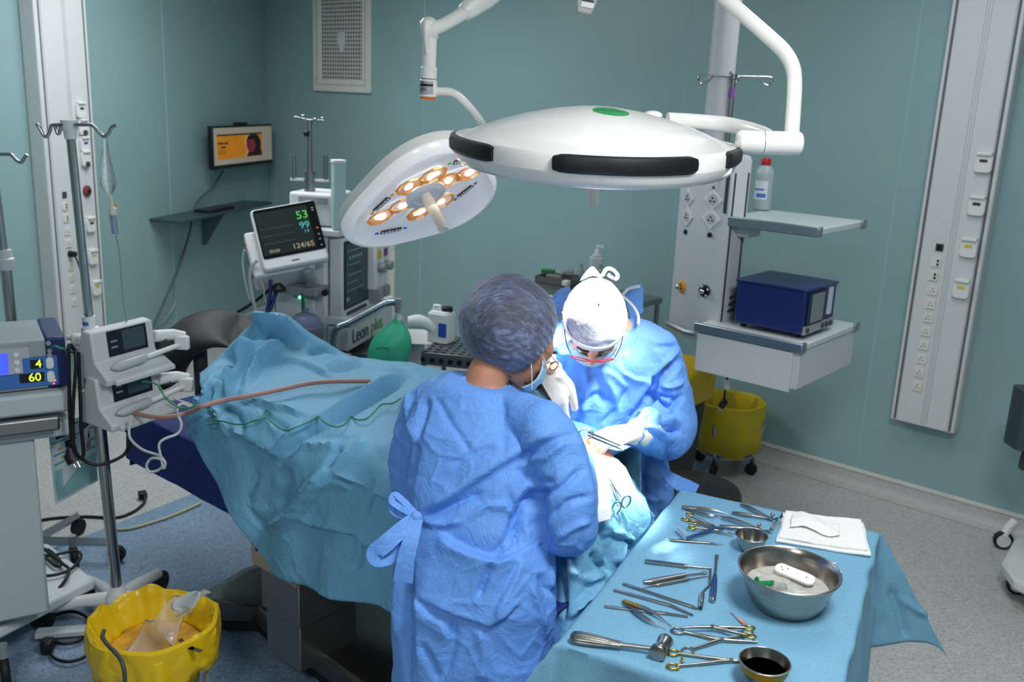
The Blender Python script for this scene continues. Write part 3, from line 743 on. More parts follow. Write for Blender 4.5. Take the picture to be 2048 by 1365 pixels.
# rows of drawers on the side that faces the camera
b = MB(); b.bb(-.006, .002, .06, .36, .2, .62, AM); b.build('side_panel', offwhite, t, world=Wt, bev=.003)
b = MB(); b.bb(-.02, -.002, .09, .30, .86, 1.02, AM); sb = b.build('side_module', mach, t, world=Wt, bev=.006)
b = MB(); b.bb(-.024, -.018, .09, .20, .985, 1.015, AM); b.build('module_strip', mgrey, sb, world=Wt)
b = MB(); c = AM @ Vector((-.03, .16, .99)); b.ball(c, .008, 10); b.build('green_lamp', mat('green_led', (.2, 1, .55), .4, emit=2.5), sb, world=Wt)
b = MB(); b.bb(-.006, .001, .27, .31, .8, 1.0, AM); b.build('side_recess', dgrey, t, world=Wt)
# ventilator screen
b = MB(); b.prism(rrect(.36, .42, .02, 3, .19, 1.08), -.02, .05, AM @ Matrix.Rotation(pi/2, 4, 'X')); vs_ = b.build('ventilator_display', mach, t, world=Wt, bev=.006)
b = MB(); b.bb(.028, .352, -.0535, -.045, .93, 1.275, AM); b.build('bezel', black, vs_, world=Wt, bev=.003)
lcd = mat('lcd_dark', S(46, 62, 66), .18, var=.06, emit=.06)
b = MB(); b.bb(.04, .318, -.0555, -.05, .945, 1.262, AM); b.build('screen', lcd, vs_, world=Wt)
b = MB()
for i, z in enumerate((1.22, 1.15, 1.10, 1.06, 1.02)): b.bb(.06, .06 + (.2, .16, .18, .12, .2)[i], -.0562, -.055, z, z+.004, AM)
for i in range(5): b.bb(.08+.035*i, .1+.035*i, -.0562, -.055, 1.18, 1.196, AM)
b.bb(.05, .08, -.0562, -.055, .97, .99, AM)
b.build('readouts', mat('readout_grey', S(120, 140, 140), .4, emit=.12), vs_, world=Wt)
# control strip below, with the maker's lettering
b = MB(); b.bb(.0, .6, -.10, .04, .855, .90, AM); b.build('ledge', mach, t, world=Wt, bev=.01)
b = MB(); b.bb(.06, .3, -.06, -.02, .9, .915, AM); b.build('knob_row', dgrey, t, world=Wt, bev=.004)
b = MB(); b.bb(.0, .6, -.085, .03, .73, .85, AM); b.build('lettered_panel', mat('panel_pale', S(186, 194, 198), .4), t, world=Wt, bev=.004)
ltr = mat('letter_blue', S(44, 58, 84), .5); ltg = mat('letter_green', S(60, 150, 70), .5)
rotM = (AM.to_3x3()).to_euler()
def mtext(s, x, y, z, size, m, par, name='lettering'):
    return text(name, s, size, m, par, Wt.inverted() @ (AM @ Vector((x, y, z))), (AM.to_3x3() @ Matrix.Rotation(pi/2, 3, 'X')).to_euler())
mtext('Leon', .15, -.088, .79, .105, ltr, t); mtext('plus', .37, -.088, .79, .10, ltg, t)
# top deck, white module, rack with hooks
b = MB(); b.bb(-.01, .42, -.04, .33, 1.30, 1.335, AM); b.build('top_deck', mach, t, world=Wt, bev=.008)
b = MB(); b.bb(.06, .3, .02, .26, 1.34, 1.50, AM); mo = b.build('top_module', mach, t, world=Wt, bev=.015)
b = MB(); b.bb(.05, .062, .05, .2, 1.45, 1.48, AM); b.build('handle_recess', mgrey, mo, world=Wt)
rk = pY(618, 240, 4.75); rx, ry = rk.x, rk.y
b = MB(); b.cyl((rx, ry, 1.5), (rx, ry, 1.6), .028, n=16); b.cyl((rx, ry, 1.58), (rx, ry, rk.z), .015, n=14); pl = b.build('rack_pole', bsteel, t, world=Wt)
b = MB(); b.ball(pY(613, 267, 4.73), .016, 12); b.build('clamp_knob', black, pl, world=Wt)
zt_ = pY(620, 360, 4.75).z
b = MB(); b.box((rx, ry, zt_), (.19, .02, .012)); b.build('rack_bar', offwhite, pl, world=Wt)
for x in (588, 651):
    q = pY(x, 358, 4.75); b = MB(); b.cyl((q.x, q.y, q.z), (q.x, q.y, q.z+.118), .012, n=12); b.build('rack_post', bsteel, pl, world=Wt)
b = MB(); b.tube([pY(590, 234, 4.75), pY(618, 240, 4.75), pY(648, 241, 4.75)], .003, 8); b.build('hook_bar', steel, pl, world=Wt)
for px, py in ((592, 238), (606, 235), (630, 242), (645, 240)):
    c = pY(px, py, 4.75); b = MB(); b.tube([c + Vector((.0125*sin(a), .0, .0125*cos(a)-.002)) for a in np.linspace(-2.4, 2.4, 14)], .0026, 6); b.build('hook', steel, pl, world=Wt)
# monitor bracket
b = MB(); b.bb(-.12, .05, .03, .2, 1.02, 1.06, AM); b.tube([AM @ Vector((-.06, .1, 1.04)), AM @ Vector((-.12, .05, 1.10)), AM @ Vector((-.16, .06, 1.16))], .022, 12); br = b.build('monitor_bracket', mgrey, t, world=Wt, bev=.004)
q = AM @ Vector((-.07, .0, 1.04)); b = MB(); b.cyl(q, q + Vector((.0, -.03, 0)), .016); b.build('bracket_knob', black, br, world=Wt)
# vaporisers
for i, (x, col) in enumerate(((.36, S(220, 190, 30)), (.45, S(140, 60, 130)))):
    b = MB(); b.bb(x-.04, x+.04, -.10, .0, .98, 1.235, AM); vp = b.build('vaporiser', offwhite, t, world=Wt, bev=.012)
    b = MB(); b.bb(x-.022, x+.022, -.104, -.098, 1.15, 1.19, AM); b.build('colour_label', mat('vapour_label_%d' % i, col, .5), vp, world=Wt)
    b = MB(); c = AM @ Vector((x, -.09, 1.1)); b.cyl(c, c + MF*.05, .025, n=16); b.build('dial', mgrey, vp, world=Wt, bev=.004)
    b = MB(); b.bb(x-.03, x+.03, -.12, -.04, .93, .99, AM); b.build('filler', mgrey, vp, world=Wt, bev=.006)
b = MB(); b.bb(.37, .49, .0, .1, 1.0, 1.24, AM); b.build('vaporiser_rail', mgrey, t, world=Wt, bev=.01)
b = MB(); b.bb(.37, .44, -.06, .02, 1.24, 1.275, AM); b.build('blue_knob', mat('knob_blue', S(40, 110, 200), .4), t, world=Wt, bev=.012)
# absorber canister with dome
CA = pY(612, 700, 4.42); cx, cy = CA.x, CA.y
zc1 = pY(612, 652, 4.42).z; zc0 = .45; rr = .082
b = MB(); b.lathe([(rr*.96, zc0), (rr, zc0+.02), (rr, zc1-.05), (rr*.985, zc1-.05)], 32, (cx, cy, 0)); can = b.build('absorber_canister', mat('canister_black', S(22, 24, 28), .3, var=.1), t, world=Wt)
b = MB(); b.lathe([(rr+.004, zc1-.055), (rr+.006, zc1-.03), (rr+.006, zc1), (rr, zc1+.006), (rr-.002, zc1)], 32, (cx, cy, 0)); b.build('canister_collar', mat('collar_smoke', S(150, 152, 170), .25, trans=.5), can, world=Wt)
b = MB(); b.lathe([(rr*cos(a)*.98, zc1 + .004 + .062*sin(a)) for a in np.linspace(0, 1.35, 9)] + [(.016, zc1+.07), (.016, zc1+.085), (.001, zc1+.086)], 32, (cx, cy, 0)); b.build('canister_dome', mat('dome_plastic', S(170, 178, 214), .12, trans=.7, ior=1.2), can, world=Wt)
b = MB()
for i in range(5): b.box((cx+.006, cy-rr-.0015, zc1-.09-.033*i), (.022, .003, .004)); b.box((cx-.02, cy-rr+.001, zc1-.075-.033*i), (.012, .004, .003))
b.build('level_marks', sockw, can, world=Wt)
g0 = pY(606, 628, 4.42); g1 = pY(604, 586, 4.42); b = MB(); b.tube([g0, (g0+g1)/2 + Vector((.003, 0, 0)), g1], [.007, .009, .007], 10); b.build('green_valve', mat('valve_green', S(20, 110, 62), .4), can, world=Wt)
# breathing-bag arm
ap = [pY(x, y, Y) for x, y, Y in ((666, 715, 4.3), (666, 690, 4.3), (667, 668, 4.3), (676, 655, 4.3), (700, 645, 4.32), (745, 621, 4.34), (765, 610, 4.35), (778, 606, 4.36), (795, 605, 4.36))]
b = MB(); b.tube(cr(ap, 5), .0155, 14); arm = b.build('bag_arm', mat('arm_steel', S(128, 142, 150), .28, .9), t, world=Wt)
q = pY(796, 606, 4.36); b = MB(); b.cyl(q + Vector((0, 0, -.022)), q + Vector((0, 0, .02)), .018, n=18); b.cyl(q + Vector((0, 0, -.046)), q + Vector((0, 0, -.02)), .014, n=18); b.build('arm_elbow', mgrey, arm, world=Wt)
b = MB(); b.cyl(pY(666, 735, 4.3), pY(666, 700, 4.3), .03, n=18); b.cyl(pY(690, 735, 4.3), pY(690, 710, 4.3), .032, n=18); b.build('arm_socket', mgrey, arm, world=Wt, bev=.004)
b = MB(); b.bb(-.05, .3, -.30, .0, .60, .645, AM); b.build('absorber_block', mgrey, t, world=Wt, bev=.01)
# work surface with drawers on the right of the front
b = MB(); b.bb(.1, .6, -.30, .02, .66, .70, AM); b.build('work_surface', bsteel, t, world=Wt, bev=.006)
b = MB(); b.bb(.12, .6, -.28, .0, .3, .655, AM); dw = b.build('drawer_block', mach, t, world=Wt, bev=.006)
# breathing bag
bq = pY(797, 632, 4.36); bp_ = pY(770, 735, 4.34)
ax_ = (bp_-bq); t = thing('breathing_bag', 'green rubber breathing bag hanging from the steel arm', 'breathing bag', bp_ + Vector((0, 0, -.03))); Wt = MW(t)
rings = []; n = 28
for i, s_ in enumerate(np.linspace(0, 1.18, 16)):
    c = bq + ax_*s_; q = [.014, .018, .034, .052, .066, .077, .085, .090, .092, .092, .090, .086, .079, .068, .05, .015][i]
    rings.append([c + Vector((q*cos(2*pi*k/n)*1.08, q*sin(2*pi*k/n)*.8, 0))*(1 + .03*cos(4*pi*k/n + 1)) for k in range(n)])
b = MB(); b.loft(rings); b.build('bag', mat('bag_green', S(62, 190, 146), .42, var=.06, bump=.2, bs=60), t, world=Wt)
b = MB(); b.cyl(bq + Vector((0, 0, .0)), bq + Vector((.002, 0, -.02)), .0165, n=18); b.build('neck_ring', sockw, t, world=Wt)
q = pY(765, 700, 4.262); b = MB(); b.tube([q + Vector((.03*cos(a), 0, .012*sin(a))) for a in np.linspace(0, pi, 10)], .004, 8); b.build('moulded_seam', mat('bag_seam', S(30, 130, 94), .45), t, world=Wt)

# ---------------------------------------------------------------- patient monitor on its bracket
TL, TR, BR_, BL_ = pY(493, 420, 4.52), pY(628, 400, 4.62), pY(658, 516, 4.46), pY(533, 544, 4.36)
cen = (TL+TR+BR_+BL_)/4; xx = ((TR-TL)+(BR_-BL_)).normalized(); yy = ((TL-BL_)+(TR-BR_)); yy = (yy - xx*yy.dot(xx)).normalized(); zz = xx.cross(yy)
mw, mh = ((TR-TL).length+(BR_-BL_).length)/2, ((TL-BL_).length+(TR-BR_).length)/2
PM = Matrix(((xx.x, yy.x, zz.x, cen.x), (xx.y, yy.y, zz.y, cen.y), (xx.z, yy.z, zz.z, cen.z), (0, 0, 0, 1)))
t = thing('patient_monitor', 'white patient monitor with green figures on a black screen, tilted on its bracket', 'monitor', cen + Vector((0, 0, -mh/2)))
Wt = MW(t)
b = MB(); b.prism(rrect(mw, mh, .02), -.045, 0, PM); b.build('case', mach, t, world=Wt, bev=.01)
b = MB(); b.bb(-mw*.66, mw*.28, -mh*.52, mh*.22, -.20, -.04, PM); bk = b.build('module_back', mach, t, world=Wt, bev=.012)
b = MB(); b.prism(rrect(mw*.96, mh*.80, .012, 4, .006, mh*.075), -.001, .002, PM); gl = b.build('glass', mat('glass_black', S(10, 12, 13), .12), t, world=Wt)
b = MB(); b.bb(-mw*.44, mw*.36, -mh*.28, mh*.42, .002, .003, PM); b.build('display', mat('display_grey', S(38, 46, 46), .15, emit=.03, var=.1), gl, world=Wt)
def pmt(name, s, x, y, size, m):
    return text(name, s, size, m, t, Wt.inverted() @ (PM @ Vector((x*mw, y*mh, .0035))), PM.to_3x3().to_euler(), depth=.0003)
gre = mat('figure_green', (.08, .55, .08), .4, emit=.3); cya = mat('figure_cyan', (.08, .42, .42), .4, emit=.25); yel = mat('figure_yellow', (.42, .38, .24), .4, emit=.2)
pmt('heart_rate', '53', .26, .27, .06, gre); pmt('saturation', '99', .26, .10, .05, cya); pmt('pressure', '124/65', .17, -.21, .038, yel)
pmt('breath_rate', '14', .27, -.0, .026, cya); pmt('clock_figures', '00:00', -.27, -.225, .022, yel)
b = MB()
for j in range(3):
    pts = [PM @ Vector((mw*(-.40 + .5*i/40), mh*(.14 - .12*j) + .006*((i*7 + j*3) % 5 == 0) + .002*sin(i*.9+j), .0033)) for i in range(41)]
    b.ribbon(pts, .0012, .0004, zz)
b.build('traces', mat('trace_dim', S(92, 104, 100), .4, emit=.06), gl, world=Wt)
b = MB(); b.ball(PM @ Vector((mw*.44, mh*.02, .003)), .005, 8); b.build('orange_key', mat('key_orange', S(230, 120, 20), .5, emit=.3), gl, world=Wt)
b = MB()
for y in (.36, .32, -.08, -.16, -.26): b.box((mw*.44, mh*y, .0025), (.01, .006, .001), PM)
b.build('side_keys', mgrey, gl, world=Wt)
b = MB(); b.box((0, -mh*.415, .0005), (.035, .006, .001), PM); b.build('maker_mark', dgrey, t, world=Wt)
b = MB()
for i in range(2): b.cyl(PM @ Vector((-mw*.655, mh*(.1 - .09*i), -.08)), PM @ Vector((-mw*.675, mh*(.1 - .09*i), -.08)), .011, n=12)
b.build('yellow_port', mat('port_yellow', S(226, 150, 40), .5), bk, world=Wt)
b = MB()
for i, y in enumerate((-.25, -.33, -.4)): b.cyl(PM @ Vector((-mw*.655, mh*y, -.1)), PM @ Vector((-mw*.68, mh*y, -.1)), .013, n=12)
b.build('lower_port', dgrey, bk, world=Wt)
lead = mat('pale_lead', S(188, 192, 190), .5)
for pts, lb, m, r_ in (([(515, 520), (503, 535), (500, 560), (506, 600), (518, 640), (527, 668)], 'thick pale lead from the side of the patient monitor down behind the drape', lead, .0085),
                   ([(489, 500), (485, 520), (488, 550), (495, 585), (500, 600)], 'thin pale lead hanging at the left side of the patient monitor', lead, .005),
                   ([(515, 550), (527, 575), (530, 600), (545, 625), (560, 640)], 'thin pale looped lead below the patient monitor', lead, .004),
                   ([(560, 560), (545, 575), (500, 610), (448, 640)], 'black cable sloping left from under the patient monitor', black, .008)):
    b = MB(); b.tube(cr([pY(x, y, 4.4 if r_ < .008 or m is lead else 4.5) for x, y in pts], 5), r_, 8); tag(b.build('monitor_lead', m), lb, 'cable')
q = pY(558, 579, 4.4)
t = thing('hose_holder', 'black knob with blue corrugated hoses hanging under the monitor bracket', 'hose', q + Vector((0, 0, -.25))); Wt = MW(t)
b = MB(); b.lathe([(.012, .03), (.02, .02), (.034, .006), (.034, -.006), (.02, -.014), (.001, -.014)], 18, q); b.build('knob', black, t, world=Wt)
for pts in ([(552, 585), (546, 605), (536, 630), (527, 665)], [(541, 560), (540, 590), (535, 620), (532, 650)]):
    b = MB(); pc = cr([pY(x, y, 4.4) for x, y in pts], 12); b.tube(pc, [.011 if i % 2 else .0085 for i in range(len(pc))], 10); b.build('hose', mat('hose_blue', S(38, 46, 120), .45), t, world=Wt)

# white tall carton beside the rack
q = pY(677, 432, 4.60)
t = thing('glove_carton', 'tall pale green carton standing on the anaesthesia machine', 'carton', (q.x, q.y, 1.337), .5)
hgt = pY(676, 322, 4.60).z - 1.337
b = MB(); b.bb(-.03, .03, -.025, .025, 0, hgt); b.build('carton_body', mat('carton_pale', S(176, 206, 206), .6), t, bev=.004)
b = MB(); b.bb(-.033, .033, -.028, .028, hgt-.012, hgt+.006); b.build('carton_top', sockw, t, bev=.004)
q = pY(698, 400, 4.68)
# ---------------------------------------------------------------- wire trolley with the jerrycan
t = thing('perforated_trolley', 'steel trolley with a perforated top, behind the green breathing bag', 'trolley', (-.24, 4.48, 0), R(-12)); zt_ = .80
b = MB(); b.bb(-.16, .22, -.16, .2, zt_-.015, zt_); tp = b.build('perforated_top', bsteel, t, bev=.002)
b = MB()
for i in range(9):
    for z in (-.035,): b.cyl((-.15+.045*i, -.162, zt_+z), (-.15+.045*i, -.168, zt_+z), .013, n=12)
    for j in range(7): b.cyl((-.14+.042*i, -.14+.05*j, zt_), (-.14+.042*i, -.14+.05*j, zt_+.001), .011, n=10)
tag(b.build('round_holes', dark, tp), kind='stuff')
b = MB(); b.bb(-.16, .22, -.165, -.158, zt_-.06, zt_-.012); b.build('front_rim', bsteel, tp)
for x in (-.15, .21):
    for y in (-.15, .19): 
        b = MB(); b.cyl((x, y, .06), (x, y, zt_), .012); lg = b.build('leg', bsteel, t)
        b = MB(); b.cyl((x-.012, y, .04), (x+.012, y, .04), .04); b.build('caster', rubber, lg)
b = MB(); b.bb(-.16, .22, -.16, .2, .3, .315); b.bb(-.16, .22, -.16, .2, .55, .565); b.build('lower_shelf', dgrey, t)
q = pz(882, 683, .802)
t = thing('jerrycan', 'white plastic jerrycan with a blue label, on the perforated trolley', 'jerrycan', (q.x, q.y, .802), R(-25))
b = MB(); b.prism(rrect(.115, .1, .02), 0, .15); b.prism(rrect(.1, .085, .02), .148, .158); b.build('can', mat('can_white', S(216, 222, 220), .45, var=.02), t, bev=.008)
b = MB(); b.lathe([(.028, .155), (.028, .175), (.024, .178), (.001, .178)], 20, (.025, .01, 0)); b.build('cap', black, t, bev=.001)
b = MB(); b.tube([(-.045, 0, .155), (-.04, 0, .178), (-.01, 0, .18), (.0, 0, .156)], .009, 10); b.build('carry_handle', offwhite, t)
b = MB(); b.bb(.012, .056, -.0516, -.0495, .035, .105); b.build('blue_label', mat('can_label', S(44, 80, 170), .5), t)
# papers on the machine's work surface
P0 = AM @ Vector((.46, -.17, .705))
b = MB(); b.grid([[P0 + AM.to_3x3() @ Vector((u*.16, v*.3-.08, .012*sin(3*u+v*2)+.012)) for v in np.linspace(-.5, .5, 8)] for u in np.linspace(-1, 1, 10)])
tag(b.build('paper_sheet', mat('paper_white', S(214, 220, 220), .7), solid=.0015), 'white paper sheet curling on the anaesthesia machine worktop, behind the green bag', 'paper')
q = pz(856, 655, .86)
b = MB(); ptsr = [pY(x, y, 4.42) for x, y in ((818, 645), (836, 643), (852, 648), (866, 660))]
b.tube(cr(ptsr, 4), [.03, .034, .03, .02], 14); tag(b.build('paper_roll', mat('paper_white', S(214, 220, 220), .7)), 'crumpled white paper roll lying between the green bag and the jerrycan', 'paper')
for i, (x, y, c, L_, n_, lb) in enumerate(((.22, -.2, S(60, 160, 80), .075, 'small_box', 'small white and green box on the anaesthesia machine worktop'), (.33, -.22, S(214, 218, 216), .06, 'small_box', 'plain white small box on the worktop beside the green breathing bag'))):
    b = MB(); b.box((0, 0, .02), (L_, .04, .038), Matrix.Translation(AM @ Vector((x, y, .702))) @ Matrix.Rotation(.3+i, 4, 'Z'))
    tag(b.build(n_, mat('smallbox_%d' % i, c, .5), bev=.004), lb, 'box')

# ---------------------------------------------------------------- supply trolley behind the surgeon
ST = Vector((.42, 4.95, 0)); zS = 1.0
t = thing('supply_trolley', 'stainless supply trolley against the wall behind the surgeon', 'trolley', ST, R(-40)); 
b = MB(); b.bb(-.42, .3, -.22, .22, zS-.03, zS); b.build('top', bsteel, t, bev=.006)
for x in (-.4, .28):
    for y in (-.2, .2):
        b = MB(); b.cyl((x, y, .07), (x, y, zS-.02), .014); lg = b.build('leg', bsteel, t)
        b = MB(); b.cyl((x-.012, y, .045), (x+.012, y, .045), .045); b.build('caster', rubber, lg)
b = MB(); b.bb(-.4, .28, -.2, .2, .3, .32); b.build('lower_shelf', bsteel, t)
def on_top(px, py, z): q = pz(px, py, z); return Vector((q.x, q.y, z))
q = on_top(1192, 545, zS)
t = thing('pump_bottle', 'white pump dispenser bottle on the supply trolley, above the surgeon cap', 'bottle', q)
b = MB(); b.prism(rrect(.085, .055, .02), 0, .095); b.prism(rrect(.06, .045, .018), .09, .11); b.build('body', mat('dispenser_white', S(196, 208, 206), .4, trans=.2), t, bev=.008)
b = MB(); b.cyl((0, 0, .108), (0, 0, .135), .014); b.cyl((0, 0, .13), (0, 0, .155), .006); b.box((.006, 0, .158), (.034, .016, .012)); b.tube([(.015, 0, .16), (.028, -.004, .157), (.034, -.006, .148)], .005, 8); b.build('pump', offwhite, t)
b = MB(); b.bb(.012, .036, -.029, -.0272, .03, .05); b.build('printed_mark', mat('mark_green', S(120, 150, 150), .5), t)
q = on_top(1161, 556, zS)
t = thing('glass_vial', 'small clear bottle beside the white pump dispenser', 'bottle', q)
b = MB(); b.lathe([(.016, 0), (.017, .004), (.017, .045), (.009, .06), (.009, .07), (.012, .071), (.012, .082), (.001, .083)], 18); b.build('body', mat('vial_glass', S(170, 186, 186), .2, trans=.5), t)
q = on_top(1105, 566, zS)
t = thing('instrument_tray', 'shallow steel tray of packets on the supply trolley, left of the surgeon cap', 'tray', q, R(-30))
b = MB(); b.bb(-.08, .14, -.06, .09, 0, .006)
for x0, x1, y0, y1 in ((-.08, .14, -.06, -.056), (-.08, .14, .086, .09), (-.08, -.076, -.06, .09), (.136, .14, -.06, .09)): b.bb(x0, x1, y0, y1, 0, .04)
b.build('tray_body', bsteel, t)
for x, y, dx, dy, c, rz, lb in ((1096, 549, .08, .035, S(24, 110, 60), -.25, 'green capped tube lying on the steel tray'), (1132, 572, .035, .045, S(206, 208, 190), -.5, 'pale packet with a yellow stripe in the steel tray'), (1108, 560, .09, .03, S(120, 118, 108), -.4, 'grey packet in the steel tray under the green tube'), (1136, 550, .06, .05, S(132, 138, 138), -.2, 'silver packet at the back of the steel tray'), (1150, 560, .03, .03, S(28, 28, 32), 0, 'dark small box beside the steel tray')):
    q = on_top(x, y, zS+.012); b = MB(); b.box((q.x, q.y, zS+.027), (dx, dy, .03), rz=rz); tag(b.build('packet', mat('packet_%d' % x, c, .5), bev=.006), lb, 'packet')

# ---------------------------------------------------------------- bins and stool behind the surgeon
yb = mat('bin_yellow', S(206, 168, 10), .5, var=.06); 
ybag = mat('yellow_film', S(198, 176, 20), .38, var=.1, bump=.5, bs=25, trans=.0)
q = pz(1368, 905, 0); DB = Vector((.71, 4.46, 0))
t = thing('lidded_bin', 'tall black bin with a yellow lid behind the surgeon', 'bin', DB, R(-40))
b = MB(); b.loft([[Vector((x*k, y*k, z)) for x, y in rrect(.4, .42, .05)] for z, k in ((.0, .8), (.62, 1.))]); b.build('body', mat('bin_black', S(20, 21, 22), .5), t, bev=.006)
b = MB(); b.loft([[Vector((x*k, y*k, z + (.05*(y/.2) if z > .6 else 0))) for x, y in rrect(.45, .47, .06)] for z, k in ((.60, 1.), (.66, 1.02), (.70, .97), (.73, .8))]); b.build('lid', yb, t, bev=.01)
def baggedbin(name, label, loc, rz, r0, r1, h, cuff, film, inner):
    t = thing(name, label, 'bin', loc, rz)
    rng = np.random.RandomState(5)
    n = 56
    def rg(r, z, amp, ph): return [Vector((r*cos(2*pi*k/n)*(1 + amp*sin(7*2*pi*k/n+ph) + amp*.7*sin(13*2*pi*k/n+2*ph)), r*sin(2*pi*k/n)*(1 + amp*sin(7*2*pi*k/n+ph) + amp*.7*sin(11*2*pi*k/n+ph)), z + amp*.25*sin(5*2*pi*k/n+ph))) for k in range(n)]
    b = MB(); b.loft([rg(r0, .14, 0, 0), rg(r1*.97, h, 0, 0), rg(r1*.94, h, 0, 0), rg(r0*.95, .16, 0, 0)], caps=False); b.loft([rg(r0, .14, 0, 0), rg(r0*.98, .13, 0, 0)]); b.build('bucket', inner, t)
    b = MB(); b.loft([rg(r0*1.0, .17, .02, 0), rg(r0*1.0, .18, .02, .3), rg(r1*.86, h-.08, .03, .6), rg(r1*.92, h-.01, .015, .5), rg(r1*.98, h+.012, .008, .2), rg(r1*1.035, h+.006, .01, 0), rg(r1*1.05, h-.03, .014, .4), rg(r1*1.03, h-cuff*.6, .022, 1.), rg(r1*.98, h-cuff, .04, 1.3)], caps=False)
    b.build('bag_liner', film, t, solid=.0015)
    for a in (.6, 2.2, 3.8, 5.4):
        b = MB(); u = Vector((cos(a), sin(a), 0)); b.tube([u*(r1*1.09) + Vector((0, 0, h*.78)), u*(r0*1.16) + Vector((0, 0, .1)), u*(r0*1.2) + Vector((0, 0, .09))], .011, 8); lg = b.build('leg', alu, t)
        c = u*(r0*1.2) + Vector((0, 0, .034)); v_ = Vector((-u.y, u.x, 0))*.012; b = MB(); b.cyl(c-v_, c+v_, .034, n=18); b.cyl(c + Vector((0, 0, .03)), c + Vector((0, 0, .07)), .009); b.build('caster', rubber, lg)
    b = MB(); b.tube([Vector((r0*1.16*cos(a), r0*1.16*sin(a), .11)) for a in np.linspace(0, 2*pi, 40)], .009, 8); b.build('base_ring', alu, t)
    return t
BB = pz(1448, 936, 0)
baggedbin('bagged_bin', 'small yellow bag bin on casters in front of the teal wall, under the pendant', BB, .3, .13, .185, .40, .27, ybag, mat('bucket_yellow_dull', S(170, 150, 50), .5))
SQ = pz(1385, 972, .52)
t = thing('stool', 'black round padded stool behind the surgeon', 'stool', (SQ.x, SQ.y, 0))
b = MB(); b.lathe([(.001, .44), (.17, .44), (.192, .46), (.198, .49), (.19, .51), (.165, .522), (.001, .526)], 40); b.build('seat', mat('vinyl_black', S(22, 23, 25), .38, var=.1), t)
b = MB(); b.cyl((0, 0, .08), (0, 0, .44), .025); b.build('column', steel, t)
for i in range(5):
    a = i*2*pi/5; u = Vector((cos(a), sin(a), 0)); b = MB(); b.tube([Vector((0, 0, .1)), u*.24 + Vector((0, 0, .07))], [.02, .014], 8); lg = b.build('leg', alu, t)
    b = MB(); c = u*.24 + Vector((0, 0, .03)); v_ = Vector((-u.y, u.x, 0))*.011; b.cyl(c-v_, c+v_, .03, n=16); b.cyl(c, c + Vector((0, 0, .05)), .008); b.build('caster', rubber, lg)
# trolley at the right edge
t = thing('wheeled_trolley', 'pale grey wheeled trolley foot with a red brake at the right edge', 'trolley', (2.5, 3.85, 0))
Wt = MW(t)
base = [pz(x, y, .13) for x, y in ((2030, 1075), (2075, 1075), (2180, 1130), (2200, 1240), (2030, 1160), (2003, 1125))]
b = MB(); b.loft([[p + Vector((0, 0, z)) for p in base] for z in (-.05, 0)]); b.build('base_plate', offwhite, t, world=Wt, bev=.012)
for x, y, br in ((2003, 1098, False), (2031, 1188, True)):
    c = pz(x, y, .0) + Vector((0, 0, .045)); b = MB(); v_ = Vector((-.25, -.97, 0))*.014; b.cyl(c-v_, c+v_, .045, n=24); w_ = b.build('caster', rubber, t, world=Wt, bev=.006)
    b = MB(); b.cyl(c-v_*1.15, c+v_*1.15, .031, n=20); b.build('wheel_hub', offwhite, w_, world=Wt)
    b = MB(); b.tube([c + Vector((0, 0, .02)), c + Vector((.02, .01, .06)), c + Vector((.05, .02, .09))], .022, 10); b.build('fork', offwhite, w_, world=Wt)
    if br: b = MB(); b.box(c + Vector((-.035, .0, .04)), (.05, .03, .014), ry=.3); b.build('red_brake', mat('brake_red', S(190, 30, 34), .45), w_, world=Wt, bev=.004)
b = MB(); p = (base[2]+base[4])/2; b.cyl(p, p + Vector((0, 0, .75)), .03); b.build('column', offwhite, t, world=Wt)
q = pY(2062, 850, 3.9)
b = MB(); b.prism(rrect(.16, .14, .03), -.1, .16, Matrix.Translation(q)); b.tube(cr([q + Vector((0, 0, -.09)), q + Vector((0, 0, -.2)), p + Vector((-.12, 0, .66)), p + Vector((0, 0, .70))], 5), .014, 10); 
tag(b.build('tray_box', mat('teal_dark_box', S(58, 74, 78), .5), t, world=Wt, bev=.012))
# ================================================================ surgical lamps
lampw = mat('lamp_white', S(240, 239, 234), .28, var=.01, coat=.4)
lens = mat('lamp_lens', S(242, 240, 238), .25, var=.01, coat=.5)
bumper = mat('bumper_black', S(14, 16, 20), .5)
def lampframe(C, n, xdir):
    z = -Vector(n).normalized(); x = Vector(xdir); x = (x - z*x.dot(z)).normalized(); y = z.cross(x)
    return Matrix(((x.x, y.x, z.x, C[0]), (x.y, y.y, z.y, C[1]), (x.z, y.z, z.z, C[2]), (0, 0, 0, 1)))
NT = 96
def lring(rad, z, k=.05, ph=0., M=None, a0=0, a1=2*pi, n=NT, full=True):
    out = []
    for i in range(n):
        a = a0 + (a1-a0)*i/(n if full else n-1)
        r = rad*(1 + k*cos(3*(a-ph)))
        out.append(M @ Vector((r*cos(a), r*sin(a), z)))
    return out
def lamphead(t, M, Rr, ph, dome, k=.05, lm=None):
    Wt = MW(t)
    prof = [(.0005, dome), (.12, dome*.985), (.3, dome*.90), (.5, dome*.74), (.68, dome*.55), (.80, dome*.39), (.825, dome*.335), (.85, dome*.325), (.93, dome*.19), (.985, .018), (1.0, .008), (1.0, -.018)]
    b = MB(); b.loft([lring(Rr*r, z, k, ph, M) for r, z in prof], caps=False); b.build('upper_shell', lampw, t, world=Wt, smooth=60)
    prof = [(1.0, -.018), (.985, -.034), (.95, -.046), (.90, -.05), (.885, -.046), (.7, -.043), (.3, -.043), (.0005, -.043)]
    b = MB(); b.loft([lring(Rr*r, z, k, ph, M) for r, z in prof], caps=False); b.build('lower_shell', lm or lens, t, world=Wt, smooth=50)
    return Wt
